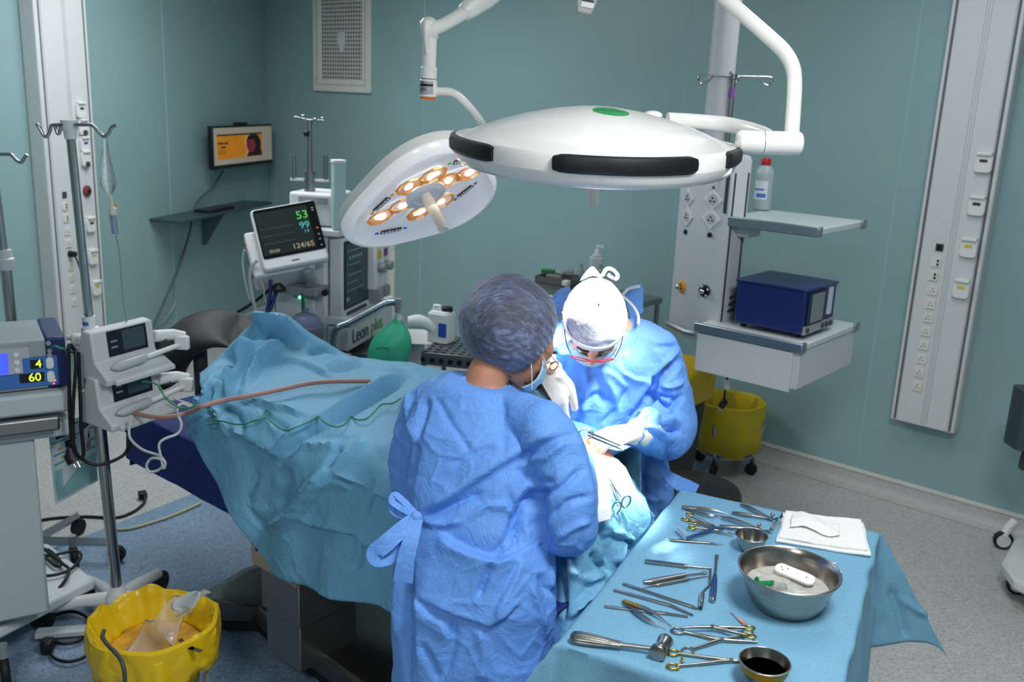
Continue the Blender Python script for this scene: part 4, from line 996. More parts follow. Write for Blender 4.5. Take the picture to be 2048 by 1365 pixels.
def bumperseg(t, M, Rr, ph, a0, a1, Wt, k=.05):
    b = MB(); n = 22; rows = []
    A = np.linspace(a0, a1, n)
    for i, a in enumerate(A):
        e = min(1, min(i, n-1-i)/1.2); q = .62 + .2*e
        r = Rr*(1 + k*cos(3*(a-ph))); u = Vector((cos(a), sin(a), 0))
        rows.append([M @ (u*(r*.985) + Vector((0, 0, .022*q))), M @ (u*(r+.007*q) + Vector((0, 0, .019*q))), M @ (u*(r+.012*q) + Vector((0, 0, .004))), M @ (u*(r+.011*q) + Vector((0, 0, -.014*q))), M @ (u*(r+.004*q) + Vector((0, 0, -.022*q))), M @ (u*(r*.985) + Vector((0, 0, -.022*q)))])
    b.loft(rows); b.build('bumper', bumper, t, world=Wt, smooth=30)
# ---- near lamp, seen from above
LY = 2.46; KL = LY/2.18
C1 = pY(1190, 296, LY)
M1 = lampframe(C1, (0.0, .05, -1), (1, 0, 0)) @ Matrix.Scale(KL, 4)
t = thing('surgical_lamp', 'large white domed surgical lamp head with black edge bumpers, seen from above', 'surgical lamp', C1); R1 = .322; PH1 = R(28)
Wt = lamphead(t, M1, R1, PH1, .092)
AA = np.linspace(-pi, 0, 400); XA = prj([list(M1 @ Vector((R1*(1+.05*cos(3*(a-PH1)))*cos(a), R1*(1+.05*cos(3*(a-PH1)))*sin(a), 0))) for a in AA])[:, 0]
def angx(px): return float(AA[np.argmin(abs(XA-px) + 1e3*(AA < -2.9)*0)])
for a0, a1 in ((R(-212), angx(987)), (angx(1106), angx(1392)), (angx(1452), R(10)), (R(34), R(70)), (R(100), R(135))): bumperseg(t, M1, R1, PH1, a0, a1, Wt)
M1z = M1.to_3x3().col[2].normalized()
def domepoint(px, py, zz): return M1.inverted() @ onplane(px, py, M1 @ Vector((0, 0, zz)), M1z)
b = MB()
g = domepoint(1222, 221, .088)
DP = [(.0, 1.), (.12, .985), (.3, .90), (.5, .74), (.68, .55)]
def domez(x, y):
    a = math.atan2(y, x); r = math.hypot(x, y)/(R1*(1 + .05*cos(3*(a-PH1)))); return .092*float(np.interp(r, [p[0] for p in DP], [p[1] for p in DP]))
b.loft([[M1 @ Vector((g.x + q*.040*cos(2*pi*i/36), g.y + q*.042*sin(2*pi*i/36), domez(g.x + q*.040*cos(2*pi*i/36), g.y + q*.042*sin(2*pi*i/36)) + dz_)) for i in range(36)] for q, dz_ in ((1, -.002), (1, .0009), (.9, .0013), (.6, .0014), (.3, .0014), (.001, .0014))], caps=False); st = b.build('green_sticker', mat('sticker_green', S(54, 150, 88), .5), t, world=Wt)
b = MB()
for i in range(-4, 5):
    c = M1 @ Vector((g.x + .007*i, g.y + .004*(i % 2), domez(g.x + .007*i, g.y) + .0018)); b.box(c, (.004, .012, .0006))
b.build('sticker_print', mat('print_dark_green', S(30, 88, 52), .6), st, world=Wt)
b = MB(); b.cyl(M1 @ Vector((0, 0, -.045)), M1 @ Vector((0, 0, -.052)), .06, n=32); hb = b.build('handle_ring', lens, t, world=Wt, bev=.002)
b = MB(); H0 = M1 @ Vector((0, 0, -.05)); H1 = pY(1186, 412, H0.y); b.tube([H0, H0.lerp(H1, .1), H0.lerp(H1, .96), H1], [.018, .0165, .0148, .0135], 24); b.build('sterile_handle', mat('handle_ivory', S(232, 226, 214), .45), t, world=Wt)
# joint cylinder and yoke
JY = 2.44; kk = KL
J0, J1 = pY(1474, 284, JY), pY(1603, 288, JY)
b = MB(); b.tube([J0, J0.lerp(J1, .03), J0.lerp(J1, .395)], [.022*kk, .0265*kk, .0265*kk], 28); b.tube([J0.lerp(J1, .405), J0.lerp(J1, .95), J0.lerp(J1, .98), J1], [.0265*kk, .0265*kk, .0245*kk, .021*kk], 28); jt = b.build('pivot_joint', lampw, t, world=Wt, smooth=45)
b = MB(); b.tube([J0.lerp(J1, .394), J0.lerp(J1, .406)], .0256*kk, 28); b.build('joint_gap', dgrey, jt, world=Wt)
yk = [pY(x, y, Y*KL) for x, y, Y in ((1335, 240, 2.40), (1385, 243, 2.42), (1450, 249, 2.40), (1500, 259, 2.32), (1535, 270, 2.22), (1545, 282, 2.17))]
b = MB(); b.tube(cr(yk, 6), [.016, .0165, .0165, .015, .013, .011], 16, sx=1.3, sy=.8); b.build('yoke', lampw, t, world=Wt, smooth=60)
q = domepoint(1306, 226, .075); b = MB(); b.ball(M1 @ Vector((q.x, q.y, .070)), (.026, .02, .012), 16); b.build('dome_boss', lampw, t, world=Wt)
ap = [pY(x, y, Y*KL) for x, y, Y in ((1583, 290, 2.17), (1584, 262, 2.18), (1588, 200, 2.2), (1589, 158, 2.22), (1584, 130, 2.23), (1568, 103, 2.25), (1540, 76, 2.27), (1490, 32, 2.3), (1440, -12, 2.34), (1360, -82, 2.4), (1290, -140, 2.5))]
b = MB(); b.tube(cr(ap, 6), .0168*KL, 24); arm1 = b.build('lamp_arm', lampw, t, world=Wt, smooth=60)
# remainder of the suspension, up to the ceiling mount
HUB = Vector((.42, 3.2, 2.66))
e0 = ap[-1]; b = MB(); b.tube([e0 + Vector((0, 0, -.06)), e0 + Vector((0, 0, .1))], .04, 20); b.tube([e0 + Vector((0, 0, .06)), HUB + Vector((0, 0, -.04))], .035, 20); b.tube([HUB + Vector((0, 0, -.1)), Vector((HUB.x, HUB.y, 2.99))], .055, 24); b.lathe([(.14, 2.94), (.13, 2.99)], 32, (HUB.x, HUB.y, 0)); b.build('suspension', lampw, t, world=Wt, smooth=45)

# ---- far lamp, lit underside towards the table
C2 = pY(842, 383, 3.12); N2 = Vector((.44, -.52, -.733)).normalized()
ldir = pY(990, 312, 3.12) - pY(690, 462, 3.12)
M2 = lampframe(C2, N2, ldir)
t = thing('surgical_lamp', 'tilted white surgical lamp showing its lit underside with glowing bulbs', 'surgical lamp', C2); R2 = .268
Wt = lamphead(t, M2, R2, pi, .085, .095, mat('lamp_lens_bounce_glow', S(240, 238, 236), .25, var=.01, coat=.5, emit=.22))  # faint emission in the lower shell stands in for light bounced off the table
M2z = M2.to_3x3().col[2]
def onlens(px, py, z=-.044): return M2.inverted() @ onplane(px, py, M2 @ Vector((0, 0, z)), M2z)
warm = mat('bulb_glow', (1, .80, .52), .4, emit=9, var=0); amber = mat('reflector_amber', S(206, 138, 66), .2, .6, var=.55, vs=90, emit=.3); cool = mat('bulb_core', (1, .93, .82), .4, emit=22, var=0)
rngl = random.Random(3)
for (ax_, ay_), (bx_, by_), hot in (((818, 372), (866, 349), 0), ((893, 360), (936, 345), 1), ((760, 433), (803, 409), 1), ((838, 424), (882, 402), 0)):
    A, B = onlens(ax_, ay_), onlens(bx_, by_); c = (A+B)/2; d = (B-A); ang = math.atan2(d.y, d.x); L_ = d.length
    Q = M2 @ Matrix.Translation((c.x, c.y, -.044)) @ Matrix.Rotation(ang, 4, 'Z')
    b = MB(); b.prism(rrect(L_+.085, .085, .04, 6), -.003, .004, Q); cl = b.build('lens_window', mat('window_glow', S(236, 234, 230), .2, emit=.3, var=.02), t, world=Wt, bev=.002)
    for s_ in (-1, 1):
        b = MB()
        P = Q @ Matrix.Translation((s_*L_/2, 0, -.003))
        b.lathe([(.041, 0), (.039, -.004), (.030, .001), (.014, .003), (.001, .003)], 9, M=P @ Matrix.Diagonal((1.2, .9, 1, 1))); rf = b.build('reflector', amber, cl, world=Wt, smooth=0)
        b = MB(); 
        for i in range(3): b.ball((rngl.uniform(-.014, .014), rngl.uniform(-.01, .01), -.003), (.010, .006, .003), 10, P)
        b.ball((0, 0, -.003), (.010, .007, .004), 12, P)
        b.build('bulb', cool if (hot and s_ == (1 if ax_ > 850 else -1)) else warm, rf, world=Wt)
hc_ = onlens(850, 388)
b = MB(); b.lathe([(.07, -.042), (.068, -.052), (.045, -.056), (.04, -.052), (.001, -.052)], 36, M=M2 @ Matrix.Translation((hc_.x, hc_.y, 0))); b.build('handle_ring', lens, t, world=Wt)
H0 = M2 @ Vector((hc_.x, hc_.y, -.05)); H1 = pY(889, 461, H0.y - .085)
b = MB(); b.tube([H0, H0.lerp(H1, .08), H0.lerp(H1, .95), H1], [.017, .0185, .0165, .0145], 24); b.build('sterile_handle', mat('handle_ivory', S(232, 226, 214), .45), t, world=Wt)
bt = mat('button_dark', S(58, 44, 52), .5)
for (ax_, ay_), (bx_, by_), c in (((908, 327), (942, 320), S(96, 190, 110)), ((750, 423), (778, 397), S(236, 170, 60)), ((762, 467), (803, 459), S(70, 100, 210)), ((917, 395), (945, 373), S(120, 120, 130))):
    A, B = onlens(ax_, ay_, -.05), onlens(bx_, by_, -.05); b = MB(); d = (B-A)
    Q = M2 @ Matrix.Translation(((A.x+B.x)/2, (A.y+B.y)/2, -.0465)) @ Matrix.Rotation(math.atan2(d.y, d.x), 4, 'Z')
    b.box((0, 0, -.0015), (d.length, .018, .004), Q); bs_ = b.build('button_strip', bt, t, world=Wt)
    b = MB()
    for i in range(6): b.box((-d.length/2 + d.length*(i+.5)/6, .002*(i % 2), -.0042), (d.length/9, .011, .002), Q)
    b.build('strip_icons', sockw, bs_, world=Wt)
    for s_ in (-1, 1):
        b = MB(); b.box((s_*(d.length/2+.014), 0, -.0015), (.012, .007, .003), Q)
        b.build('strip_end', mat('strip_%d' % ax_, c, .5), bs_, world=Wt)
q = onplane(972, 369, C2, M2z); b = MB(); b.tube([q - (M2.to_3x3().col[0])*.03, q + (M2.to_3x3().col[0])*.02, q + (M2.to_3x3().col[0])*.032], [.03, .03, .02], 20); b.build('pivot_boss', lens, t, world=Wt, smooth=60)
# its arm: tube from behind the near lamp up to the swivel column
Y2 = 3.05
ap = [pY(x, y, Y) for x, y, Y in ((985, 330, 3.3), (975, 280, 3.28), (966, 252, 3.2), (958, 238, 3.14), (940, 215, 3.08), (918, 193, Y2), (905, 186, Y2), (893, 183, Y2), (868, 183, Y2))]
b = MB(); b.tube(cr(ap, 6), .0125, 18); b.build('lamp_arm', lampw, t, world=Wt, smooth=60)
def cylpx(x0, y0, x1, y1, r, r2, m, nm, par, Y=Y2, n=24, bev=0): b = MB(); b.tube([pY(x0, y0, Y), pY(x1, y1, Y)], [r, r2], n); return b.build(nm, m, par, world=Wt, smooth=45, bev=bev)
cylpx(860, 70, 858, 136, .022, .0215, lampw, 'swivel_column', t)
sv = cylpx(858, 134, 857, 158, .026, .026, lampw, 'swivel_collar', t, bev=.002)
cylpx(857, 157.5, 857, 159.5, .0255, .0255, dgrey, 'collar_gap', sv)
lb = cylpx(857, 159, 856, 194, .0275, .0275, lampw, 'swivel_sleeve', t, bev=.002)
q0, q1 = pY(857, 163, Y2), pY(856, 189, Y2)
b = MB(); b.grid([[lerp(q0, q1, v) + Vector((.0279*cos(a), .0279*sin(a), 0)) for v in (0, 1)] for a in np.linspace(-2.7, -.9, 12)]); pl = b.build('rating_plate', mat('plate_silver', S(176, 178, 180), .4, .3), lb, world=Wt)
b = MB()
for v0, v1, a0, a1 in ((.2, .38, -2.7, -.95), (.5, .55, -2.6, -1.9), (.62, .67, -2.6, -1.7), (.75, .79, -2.6, -2.1), (.05, .12, -2.6, -2.)): b.grid([[lerp(q0, q1, v) + Vector((.0282*cos(a), .0282*sin(a), 0)) for v in (v0, v1)] for a in np.linspace(a0, a1, 8)])
b.build('plate_print', black, pl, world=Wt)
cylpx(856, 193.5, 855.5, 199, .027, .022, mat('orange_ring_cap', S(238, 120, 20), .4), 'orange_cap', t)
b = MB(); b.tube([pY(843, 62, Y2-.0), pY(874, 58, Y2)], [.031, .031], 24); b.ball(pY(858, 48, Y2), (.026, .03, .022), 20); b.build('elbow_housing', lampw, t, world=Wt, bev=.004, smooth=50)
b = MB(); b.tube(cr([pY(852, 44, Y2-.03), pY(852, 60, Y2-.036), pY(852, 80, Y2-.032), pY(853, 108, Y2-.022)], 5), [.010, .011, .008, .002], 12, sy=1.4); b.build('elbow_rib', lampw, t, world=Wt, smooth=60)
b = MB(); b.tube(cr([pY(866, 58, Y2), pY(890, 48, Y2+.02), pY(930, 24, Y2+.06), pY(975, -10, Y2+.1)], 5), [.022, .020, .021, .026], 20); b.build('spring_arm', lampw, t, world=Wt, smooth=60)
e0, e1 = pY(926, 28, Y2+.055), pY(968, -6, Y2+.1)
b = MB(); b.tube([e0, e0.lerp(e1, .3), e1, e1 + (e1-e0)*1.2], [.027, .033, .042, .042], 8); b.build('arm_cover', lampw, t, world=Wt, bev=.006, smooth=40)
e2 = e1 + (e1-e0)*1.2; b = MB(); b.tube([e2, Vector((HUB.x-.02, HUB.y+.02, 2.84))], .035, 16); b.tube([Vector((HUB.x-.02, HUB.y, 2.80)), Vector((HUB.x-.02, HUB.y, 2.88))], .075, 24); b.build('suspension', lampw, t, world=Wt)
# third ceiling arm whose end just enters the top edge
q = pY(1172, 2, 2.7)
t = thing('ceiling_boom', 'grey and white tip of a ceiling boom at the top edge, between both lamp arms', 'ceiling boom', q); Wt = MW(t)
Qm = Matrix.Translation(q) @ Matrix.Rotation(R(8), 4, 'Y')
b = MB(); b.prism([(-.028, .2), (.028, .2), (.028, .0), (.02, -.035), (-.02, -.035), (-.028, .0)], -.02, .02, Qm @ XZ); b.build('arm_end', mat('arm_grey', S(168, 170, 174), .4), t, world=Wt, bev=.006)
b = MB(); b.bb(-.012, .022, -.0225, -.019, -.018, .12, Qm); b.build('pale_plate', sockw, t, world=Wt)
b = MB(); b.bb(-.012, .021, -.0232, -.0222, -.004, .003, Qm); b.build('dark_strip', dgrey, t, world=Wt)
b = MB(); b.tube([Qm @ Vector((0, 0, .18)), Vector((HUB.x, HUB.y-.0, 2.74))], .03, 16); b.tube([Vector((HUB.x, HUB.y, 2.70)), Vector((HUB.x, HUB.y, 2.78))], .075, 24); b.build('suspension', lampw, t, world=Wt)
# ================================================================ left foreground
def stand(name, label, top, bot, segs, hooks, Wlist=None):
    pass
# ---------------------------------------------------------------- drip stand
SB = pz(236, 1205, .10); ST_ = pY(140, 262, 3.16)
t = thing('drip_stand', 'steel drip stand with white clamp collar and wire hooks, carrying two infusion pumps', 'drip stand', (SB.x, SB.y, 0)); Wt = MW(t)
def on(f): return SB.lerp(ST_, f)
fc = lambda py: (1205-py)/(1205-262)
b = MB(); b.tube([on(0), on(fc(640))], .0205, 20); b.build('lower_pole', steel, t, world=Wt)
b = MB(); b.tube([on(fc(640)), on(fc(268))], .0145, 20); b.build('upper_pole', steel, t, world=Wt)
colw = mat('collar_white', S(222, 226, 228), .4)
b = MB(); b.tube([on(fc(661)), on(fc(648)), on(fc(647)), on(fc(624)), on(fc(622)), on(fc(603))], [.021, .024, .029, .029, .022, .022], 24); cl_ = b.build('clamp_collar', colw, t, world=Wt, smooth=30)
b = MB(); q0, q1 = on(fc(619)), on(fc(612)); b.grid([[lerp(q0, q1, v) + Vector((.0225*cos(a), .0225*sin(a), 0)) for v in (0, 1)] for a in np.linspace(-2.7, -1.3, 10)]); b.build('blue_label', mat('collar_blue', S(60, 110, 190), .5), cl_, world=Wt)
b = MB(); b.tube([on(fc(276)), on(fc(262)), on(fc(258)), on(fc(243))], [.019, .021, .026, .028], 20); b.build('hook_hub', colw, t, world=Wt, smooth=30)
for pts in ([(150, 250), (180, 250), (190, 256), (203, 270), (210, 273), (218, 266), (223, 255), (231, 251)], [(125, 251), (104, 251), (100, 262), (93, 273), (87, 270), (78, 254), (73, 248)], [(128, 250), (112, 251), (113, 262), (117, 268), (121, 258), (119, 246)]):
    b = MB(); b.tube(cr([pY(x, y, 3.14) for x, y in pts], 5), .0058, 10); b.build('hook', steel, t, world=Wt)
for a in (.2, 1.35, 2.4, 3.3, 5.3):
    u = Vector((cos(a), sin(a), 0)); c0 = Vector((SB.x, SB.y, .12))
    b = MB(); b.tube([c0, c0 + u*.12 + Vector((0, 0, -.01)), c0 + u*.26 + Vector((0, 0, -.035))], [.024, .02, .018], 10, sx=1.2); lg = b.build('leg', offwhite, t, world=Wt)
    c = c0 + u*.27 + Vector((0, 0, -.075)); v_ = Vector((-u.y, u.x, 0))*.014
    b = MB(); b.cyl(c-v_, c+v_, .044, n=24); w_ = b.build('caster', rubber, lg, world=Wt, bev=.006)
b = MB(); b.lathe([(.035, .08), (.045, .09), (.045, .13), (.03, .15), (.022, .17)], 24, (SB.x, SB.y, 0)); b.build('base_boss', offwhite, t, world=Wt)
# ---------------------------------------------------------------- drip set hanging from the hook
t = thing('drip_bag', 'collapsed clear drip bag with a drip chamber, hanging from the stand hook', 'drip bag', pY(226, 470, 3.14)); Wt = MW(t)
film = mat('clear_film', (.95, .97, 1), .12, trans=.92, ior=1.18, var=.02, bump=1, bs=70)
rings = []
for i, (x, y, r) in enumerate(((210, 272, 3), (211, 290, 5), (211, 305, 7), (213, 330, 12), (215, 352, 16), (217, 370, 16), (218, 382, 10), (219, 390, 5))):
    c = pY(x, y, 3.14); rr = r*3.1/1890; rings.append([c + Vector((rr*cos(2*pi*k/16)*(1+.15*sin(k*2.3+i)), rr*.5*sin(2*pi*k/16), .002*sin(k*1.7))) for k in range(16)])
b = MB(); b.loft(rings); b.build('bag', film, t, world=Wt)
b = MB(); b.tube([pY(221, 392, 3.14), pY(224, 414, 3.14), pY(225, 418, 3.14), pY(226, 430, 3.14)], [.005, .006, .013, .013], 16); b.build('spike_cap', mat('spike_ivory', S(208, 206, 190), .5), t, world=Wt)
b = MB(); b.tube([pY(225, 430, 3.14), pY(230, 466, 3.14), pY(231, 470, 3.14)], [.0105, .0105, .006], 16); b.build('drip_chamber', mat('chamber_clear', S(170, 180, 206), .15, trans=.6), t, world=Wt)
b = MB(); b.ball(pY(232, 409, 3.14), .005, 8); b.build('yellow_tab', mat('tab_yellow', S(210, 170, 60), .5), t, world=Wt)
b = MB(); b.tube(cr([pY(x, y, 3.14) for x, y in ((231, 470), (236, 490), (240, 520), (243, 560), (246, 600), (251, 630), (254, 648))], 5), .0022, 6); b.build('drip_line', mat('line_clear', S(140, 160, 162), .3, trans=.3), t, world=Wt)
# ---------------------------------------------------------------- infusion pumps
PXA = Vector((.44, .90, 0)); PN = Vector((.90, -.44, 0))
pumpm = mat('pump_grey', S(196, 200, 200), .42, var=.02)
def pump(px, py, Y, label):
    o = pY(px, py, Y); t = thing('infusion_pump', label, 'infusion pump', o); Wt = MW(t)
    F = Matrix(((PN.x, PXA.x, 0, o.x), (PN.y, PXA.y, 0, o.y), (0, 0, 1, o.z), (0, 0, 0, 1))) @ Matrix.Scale(1.1, 4)   # x = front, y = along, z = up
    Pz = F @ Matrix.Rotation(pi/2, 4, 'X') @ Matrix.Identity(4)
    def ext(prof, y0, y1): return MB().loft([[F @ Vector((n, y, z)) for n, z in prof] for y in (y0, y1)])
    b = ext([(-.022, .0), (.115, -.012), (.118, .01), (.068, .055), (.058, .145), (.02, .150), (-.0, .095), (-.022, .09)], 0, .235); b.build('body', pumpm, t, world=Wt, bev=.006)
    sl = math.atan2(.09, -.01)
    def sc(y0, y1, s0, s1, lift, nm, m, par):   # patch on the sloped face
        A = Vector((.068, .055)); B = Vector((.058, .145)); nn = Vector((.09, .01)).normalized()
        vs = [];
        for l in (lift-.003, lift):
            for y, s_ in ((y0, s0), (y1, s0), (y1, s1), (y0, s1)):
                p = A.lerp(B, s_) + Vector((nn.x, nn.y))*l; vs.append(F @ Vector((p.x, y, p.y)))
        b = MB(); b.add(vs, [(0, 1, 2, 3), (7, 6, 5, 4), (0, 4, 5, 1), (1, 5, 6, 2), (2, 6, 7, 3), (3, 7, 4, 0)]); return b.build(nm, m, par, world=Wt, bev=.001)
    s_ = sc(.055, .205, .08, .95, .002, 'screen_panel', mat('pump_screen', S(22, 28, 34), .2), t)
    sc(.11, .195, .2, .88, .003, 'display', mat('pump_display', S(58, 72, 78), .2), s_)
    for v in (.35, .55): sc(.066, .09, v, v+.06, .003, 'key_legend', mgrey, s_)
    b = ext([(.07, .0), (.135, -.01), (.135, .004), (.085, .03), (.07, .03)], .02, .25); b.build('syringe_cradle', pumpm, t, world=Wt, bev=.004)
    b = MB(); b.tube([F @ Vector((.105, .03, .04)), F @ Vector((.105, .05, .04)), F @ Vector((.105, .15, .045)), F @ Vector((.105, .16, .045))], [.004, .016, .016, .010], 16); sy = b.build('syringe', mat('syringe_pale', S(206, 212, 214), .3, trans=.3), t, world=Wt)
    b = MB(); b.tube([F @ Vector((.105, .16, .045)), F @ Vector((.105, .30, .055))], .009, 12); b.box(F @ Vector((.105, .31, .06)), (.05, .028, .05)); b.tube([F @ Vector((.06, .235, .09)), F @ Vector((.075, .30, .085)), F @ Vector((.1, .33, .075))], [.022, .02, .018], 14); b.build('plunger_driver', offwhite, t, world=Wt, bev=.006, smooth=50)
    b = MB(); b.box(F @ Vector((.06, .27, .075)), (.03, .05, .02), rz=.4); b.build('dark_grip', dgrey, t, world=Wt, bev=.006)
    b = MB(); b.box(F @ Vector((-.04, .03, .11)), (.03, .03, .035)); b.tube([F @ Vector((-.02, .03, .11)), F @ Vector((-.07, .02, .11))], .008, 10); b.build('pole_clamp', offwhite, t, world=Wt, bev=.006)
    return t, F
pump(160, 756, 3.0, 'upper of the two white infusion pumps clamped to the drip stand')
pump(170, 846, 2.98, 'lower of the two white infusion pumps clamped to the drip stand')
# ---------------------------------------------------------------- second pole and cart at the left edge
PB = pz(68, 1078, .10); PY_ = PB.y
t = thing('drip_pole', 'steel drip pole with a white collar, standing behind the cart at the left edge', 'drip stand', (PB.x, PB.y, 0)); Wt = MW(t)
b = MB(); b.tube([PB, pY(12, 540, PY_)], .021, 18); b.build('lower_pole', steel, t, world=Wt)
b = MB(); b.tube([pY(12, 540, PY_), pY(-18, 312, PY_)], .0162, 18); b.build('upper_pole', steel, t, world=Wt)
b = MB(); b.tube([pY(14, 540, PY_), pY(13, 530, PY_), pY(12, 518, PY_), pY(11, 516, PY_), pY(9, 500, PY_)], [.023, .031, .031, .025, .025], 20); b.build('clamp_collar', colw, t, world=Wt, smooth=30)
b = MB(); b.tube(cr([pY(x, y, PY_) for x, y in ((-18, 309), (15, 309), (24, 311), (33, 321), (43, 325), (48, 317), (54, 309))], 5), .0066, 10); b.build('hook', steel, t, world=Wt)
b = MB(); b.lathe([(.03, .06), (.036, .07), (.036, .12), (.022, .14)], 20, (PB.x, PB.y, 0)); b.build('base_boss', offwhite, t, world=Wt)
for a in (.05, 1.3, 2.56, 3.8, 5.1):
    u = Vector((cos(a), sin(a), 0)); c0 = Vector((PB.x, PB.y, .09)); L_ = .34 if a == .05 else .26
    b = MB(); b.tube([c0, c0 + u*L_], [.018, .016], 4, sx=1.2); lg = b.build('leg', alu, t, world=Wt)
    c = c0 + u*L_ + Vector((0, 0, -.052)); v_ = Vector((-u.y, u.x, 0))*.012; b = MB(); b.cyl(c-v_, c+v_, .037, n=22); b.cyl(c, c + Vector((0, 0, .05)), .008); b.build('caster', rubber, lg, world=Wt)
DX = Vector((.857, .515, 0)); DN = Vector((.515, -.857, 0))      # along the device front, and out of it
DR = pY(137, 768, 2.98)
DM = Matrix(((DX.x, -DN.x, 0, DR.x), (DX.y, -DN.y, 0, DR.y), (0, 0, 1, 0), (0, 0, 0, 1)))    # x along front (right end = 0), y depth
zb0 = DR.z; zD = zb0
t = thing('cart', 'pale grey equipment cart at the left edge, under the electrosurgical unit', 'equipment cart', DM @ Vector((-.35, .15, 0))); Wt = MW(t)
cartm = mat('cart_grey', S(186, 196, 198), .45, var=.02)
b = MB(); b.bb(-.75, .01, -.04, .34, zD-.085, zD-.012, DM); b.build('top_shelf', cartm, t, world=Wt, bev=.012)
b = MB(); b.bb(-.75, -.04, -.07, -.05, zD-.135, zD-.085, DM); b.build('handle_rail', bsteel, t, world=Wt, bev=.008)
b = MB(); b.bb(-.75, .0, -.02, .32, zD-.175, zD-.12, DM); b.build('under_shelf', cartm, t, world=Wt, bev=.01)
cr0 = pz(38, 1010, .6)
CP = DM.inverted() @ pY(45, 900, 2.92); 
b = MB(); b.bb(-.8, -.115, .0, .30, .20, zD-.17, DM); b.build('cabinet', cartm, t, world=Wt, bev=.01)
pp = [pz(x, y, .16) for x, y in ((-260, 1330), (-10, 1262), (190, 1158), (95, 1085), (-200, 1150))]
b = MB(); b.loft([[p + Vector((0, 0, z)) for p in pp] for z in (-.045, 0)]); b.build('base_plate', mat('cart_white', S(206, 214, 216), .4), t, world=Wt, bev=.012)
for x, y in ((148, 1118), (10, 1345), (-200, 1345)):
    c = pz(x, y, .05); c.z = .055; b = MB(); v_ = Vector((.8, .5, 0))*.016; b.cyl(c-v_, c+v_, .055, n=24); w_ = b.build('caster', rubber, t, world=Wt, bev=.01)
    b = MB(); b.cyl(c-v_*1.05, c+v_*1.05, .034, n=20); b.cyl(c, c + Vector((0, 0, .1)), .016); b.build('wheel_hub', mgrey, w_, world=Wt)
t = thing('electrosurgical_unit', 'grey electrosurgical unit with glowing blue screen and green digits, on the left cart', 'medical device', DM @ Vector((-.3, .12, zD))); Wt = MW(t)
dh = .158
b = MB(); b.bb(-.62, -.058, .0, .30, zD-.008, zD+dh, DM); b.build('case', mat('unit_grey', S(150, 158, 164), .42), t, world=Wt, bev=.006)
b = MB(); b.bb(-.058, .0, -.004, .30, zD-.006, zD+dh+.004, DM); nv = b.build('navy_end', navy, t, world=Wt, bev=.006)
DF = DM @ Matrix.Translation((.092, 0, 0))
b = MB(); b.bb(-.4, -.2, -.006, .001, zD+.052, zD+.138, DF); p_ = b.build('display_panel', mat('panel_grey', S(176, 182, 186), .4), t, world=Wt)
b = MB(); b.bb(-.4, -.262, -.008, -.002, zD+.055, zD+.124, DF); b.build('screen', mat('screen_blue', S(70, 92, 255), .4, emit=.75, var=.25, vs=14), p_, world=Wt)
b = MB(); b.bb(-.4, -.322, -.009, -.0075, zD+.052, zD+.122, DF); b.build('pink_area', mat('screen_pink', S(205, 100, 170), .4, emit=.55, var=.3, vs=14), p_, world=Wt)
b = MB(); b.bb(-.37, -.12, -.006, .001, zD+.004, zD+.05, DF); b.bb(-.222, -.12, -.0061, .001, zD+.046, zD+.102, DF); bz = b.build('blue_panel', mat('panel_blue', S(58, 112, 184), .4), t, world=Wt)
b = MB(); b.bb(-.44, -.33, -.007, .001, zD+.002, zD+.045, DF); b.build('amber_panel', mat('panel_amber', S(232, 172, 20), .45), t, world=Wt)
for x, z, w_, h_ in ((-.182, .064, .036, .03), (-.198, .02, .072, .03)):
    b = MB(); b.bb(x-w_/2, x+w_/2, -.0075, -.005, zD+z, zD+z+h_, DF); b.build('digit_window', black, bz, world=Wt)
dig = mat('digit_green', (.6, 1, .05), .4, emit=1.6)
E3 = (DM.to_3x3() @ Matrix.Rotation(pi/2, 3, 'X')).to_euler()
for s_, x, z in (('4', -.176, .079), ('60', -.19, .035)):
    text('digits', s_, .038, dig, bz, Wt.inverted() @ (DF @ Vector((x, -.0085, zD+z))), E3)
for x, z in ((-.143, .079), (-.143, .033)):
    b = MB(); b.prism(rrect(.022, .038, .010), 0, .004, DF @ Matrix.Translation((x, -.005, zD+z)) @ XZ); b.build('rocker_key', offwhite, bz, world=Wt)
for i in range(3):
    b = MB(); b.cyl(DF @ Vector((-.238, -.005, zD+.066+.025*i)), DF @ Vector((-.238, -.009, zD+.066+.025*i)), .0085, n=14); b.build('round_key', offwhite, p_, world=Wt)
for x, z in ((-.05, .145), (-.048, .12), (-.05, .105), (-.045, .03)):
    b = MB(); b.cyl(DM @ Vector((x, -.003, zD+z)), DM @ Vector((x, -.008, zD+z)), .008, n=14); b.build('socket', mgrey, nv, world=Wt)
b = MB()
for x, z in ((-.040, .018), (-.048, .018), (-.044, .008)): b.box((x, -.0055, zD+z), (.006, .003, .005), DM)
b.build('red_lamps', mat('led_red', (1, .08, .12), .4, emit=2.5), nv, world=Wt)
b = MB(); b.tube(cr([DM @ Vector(p) for p in ((-.045, -.01, zD+.13), (-.035, -.03, zD+.14), (-.02, -.04, zD+.135), (.01, -.04, zD+.12), (.03, -.05, zD+.11))], 5), .004, 8); tag(b.build('green_lead', mat('lead_green', S(30, 130, 80), .45)), 'short green lead plugged into the dark end of the electrosurgical unit', 'cable')
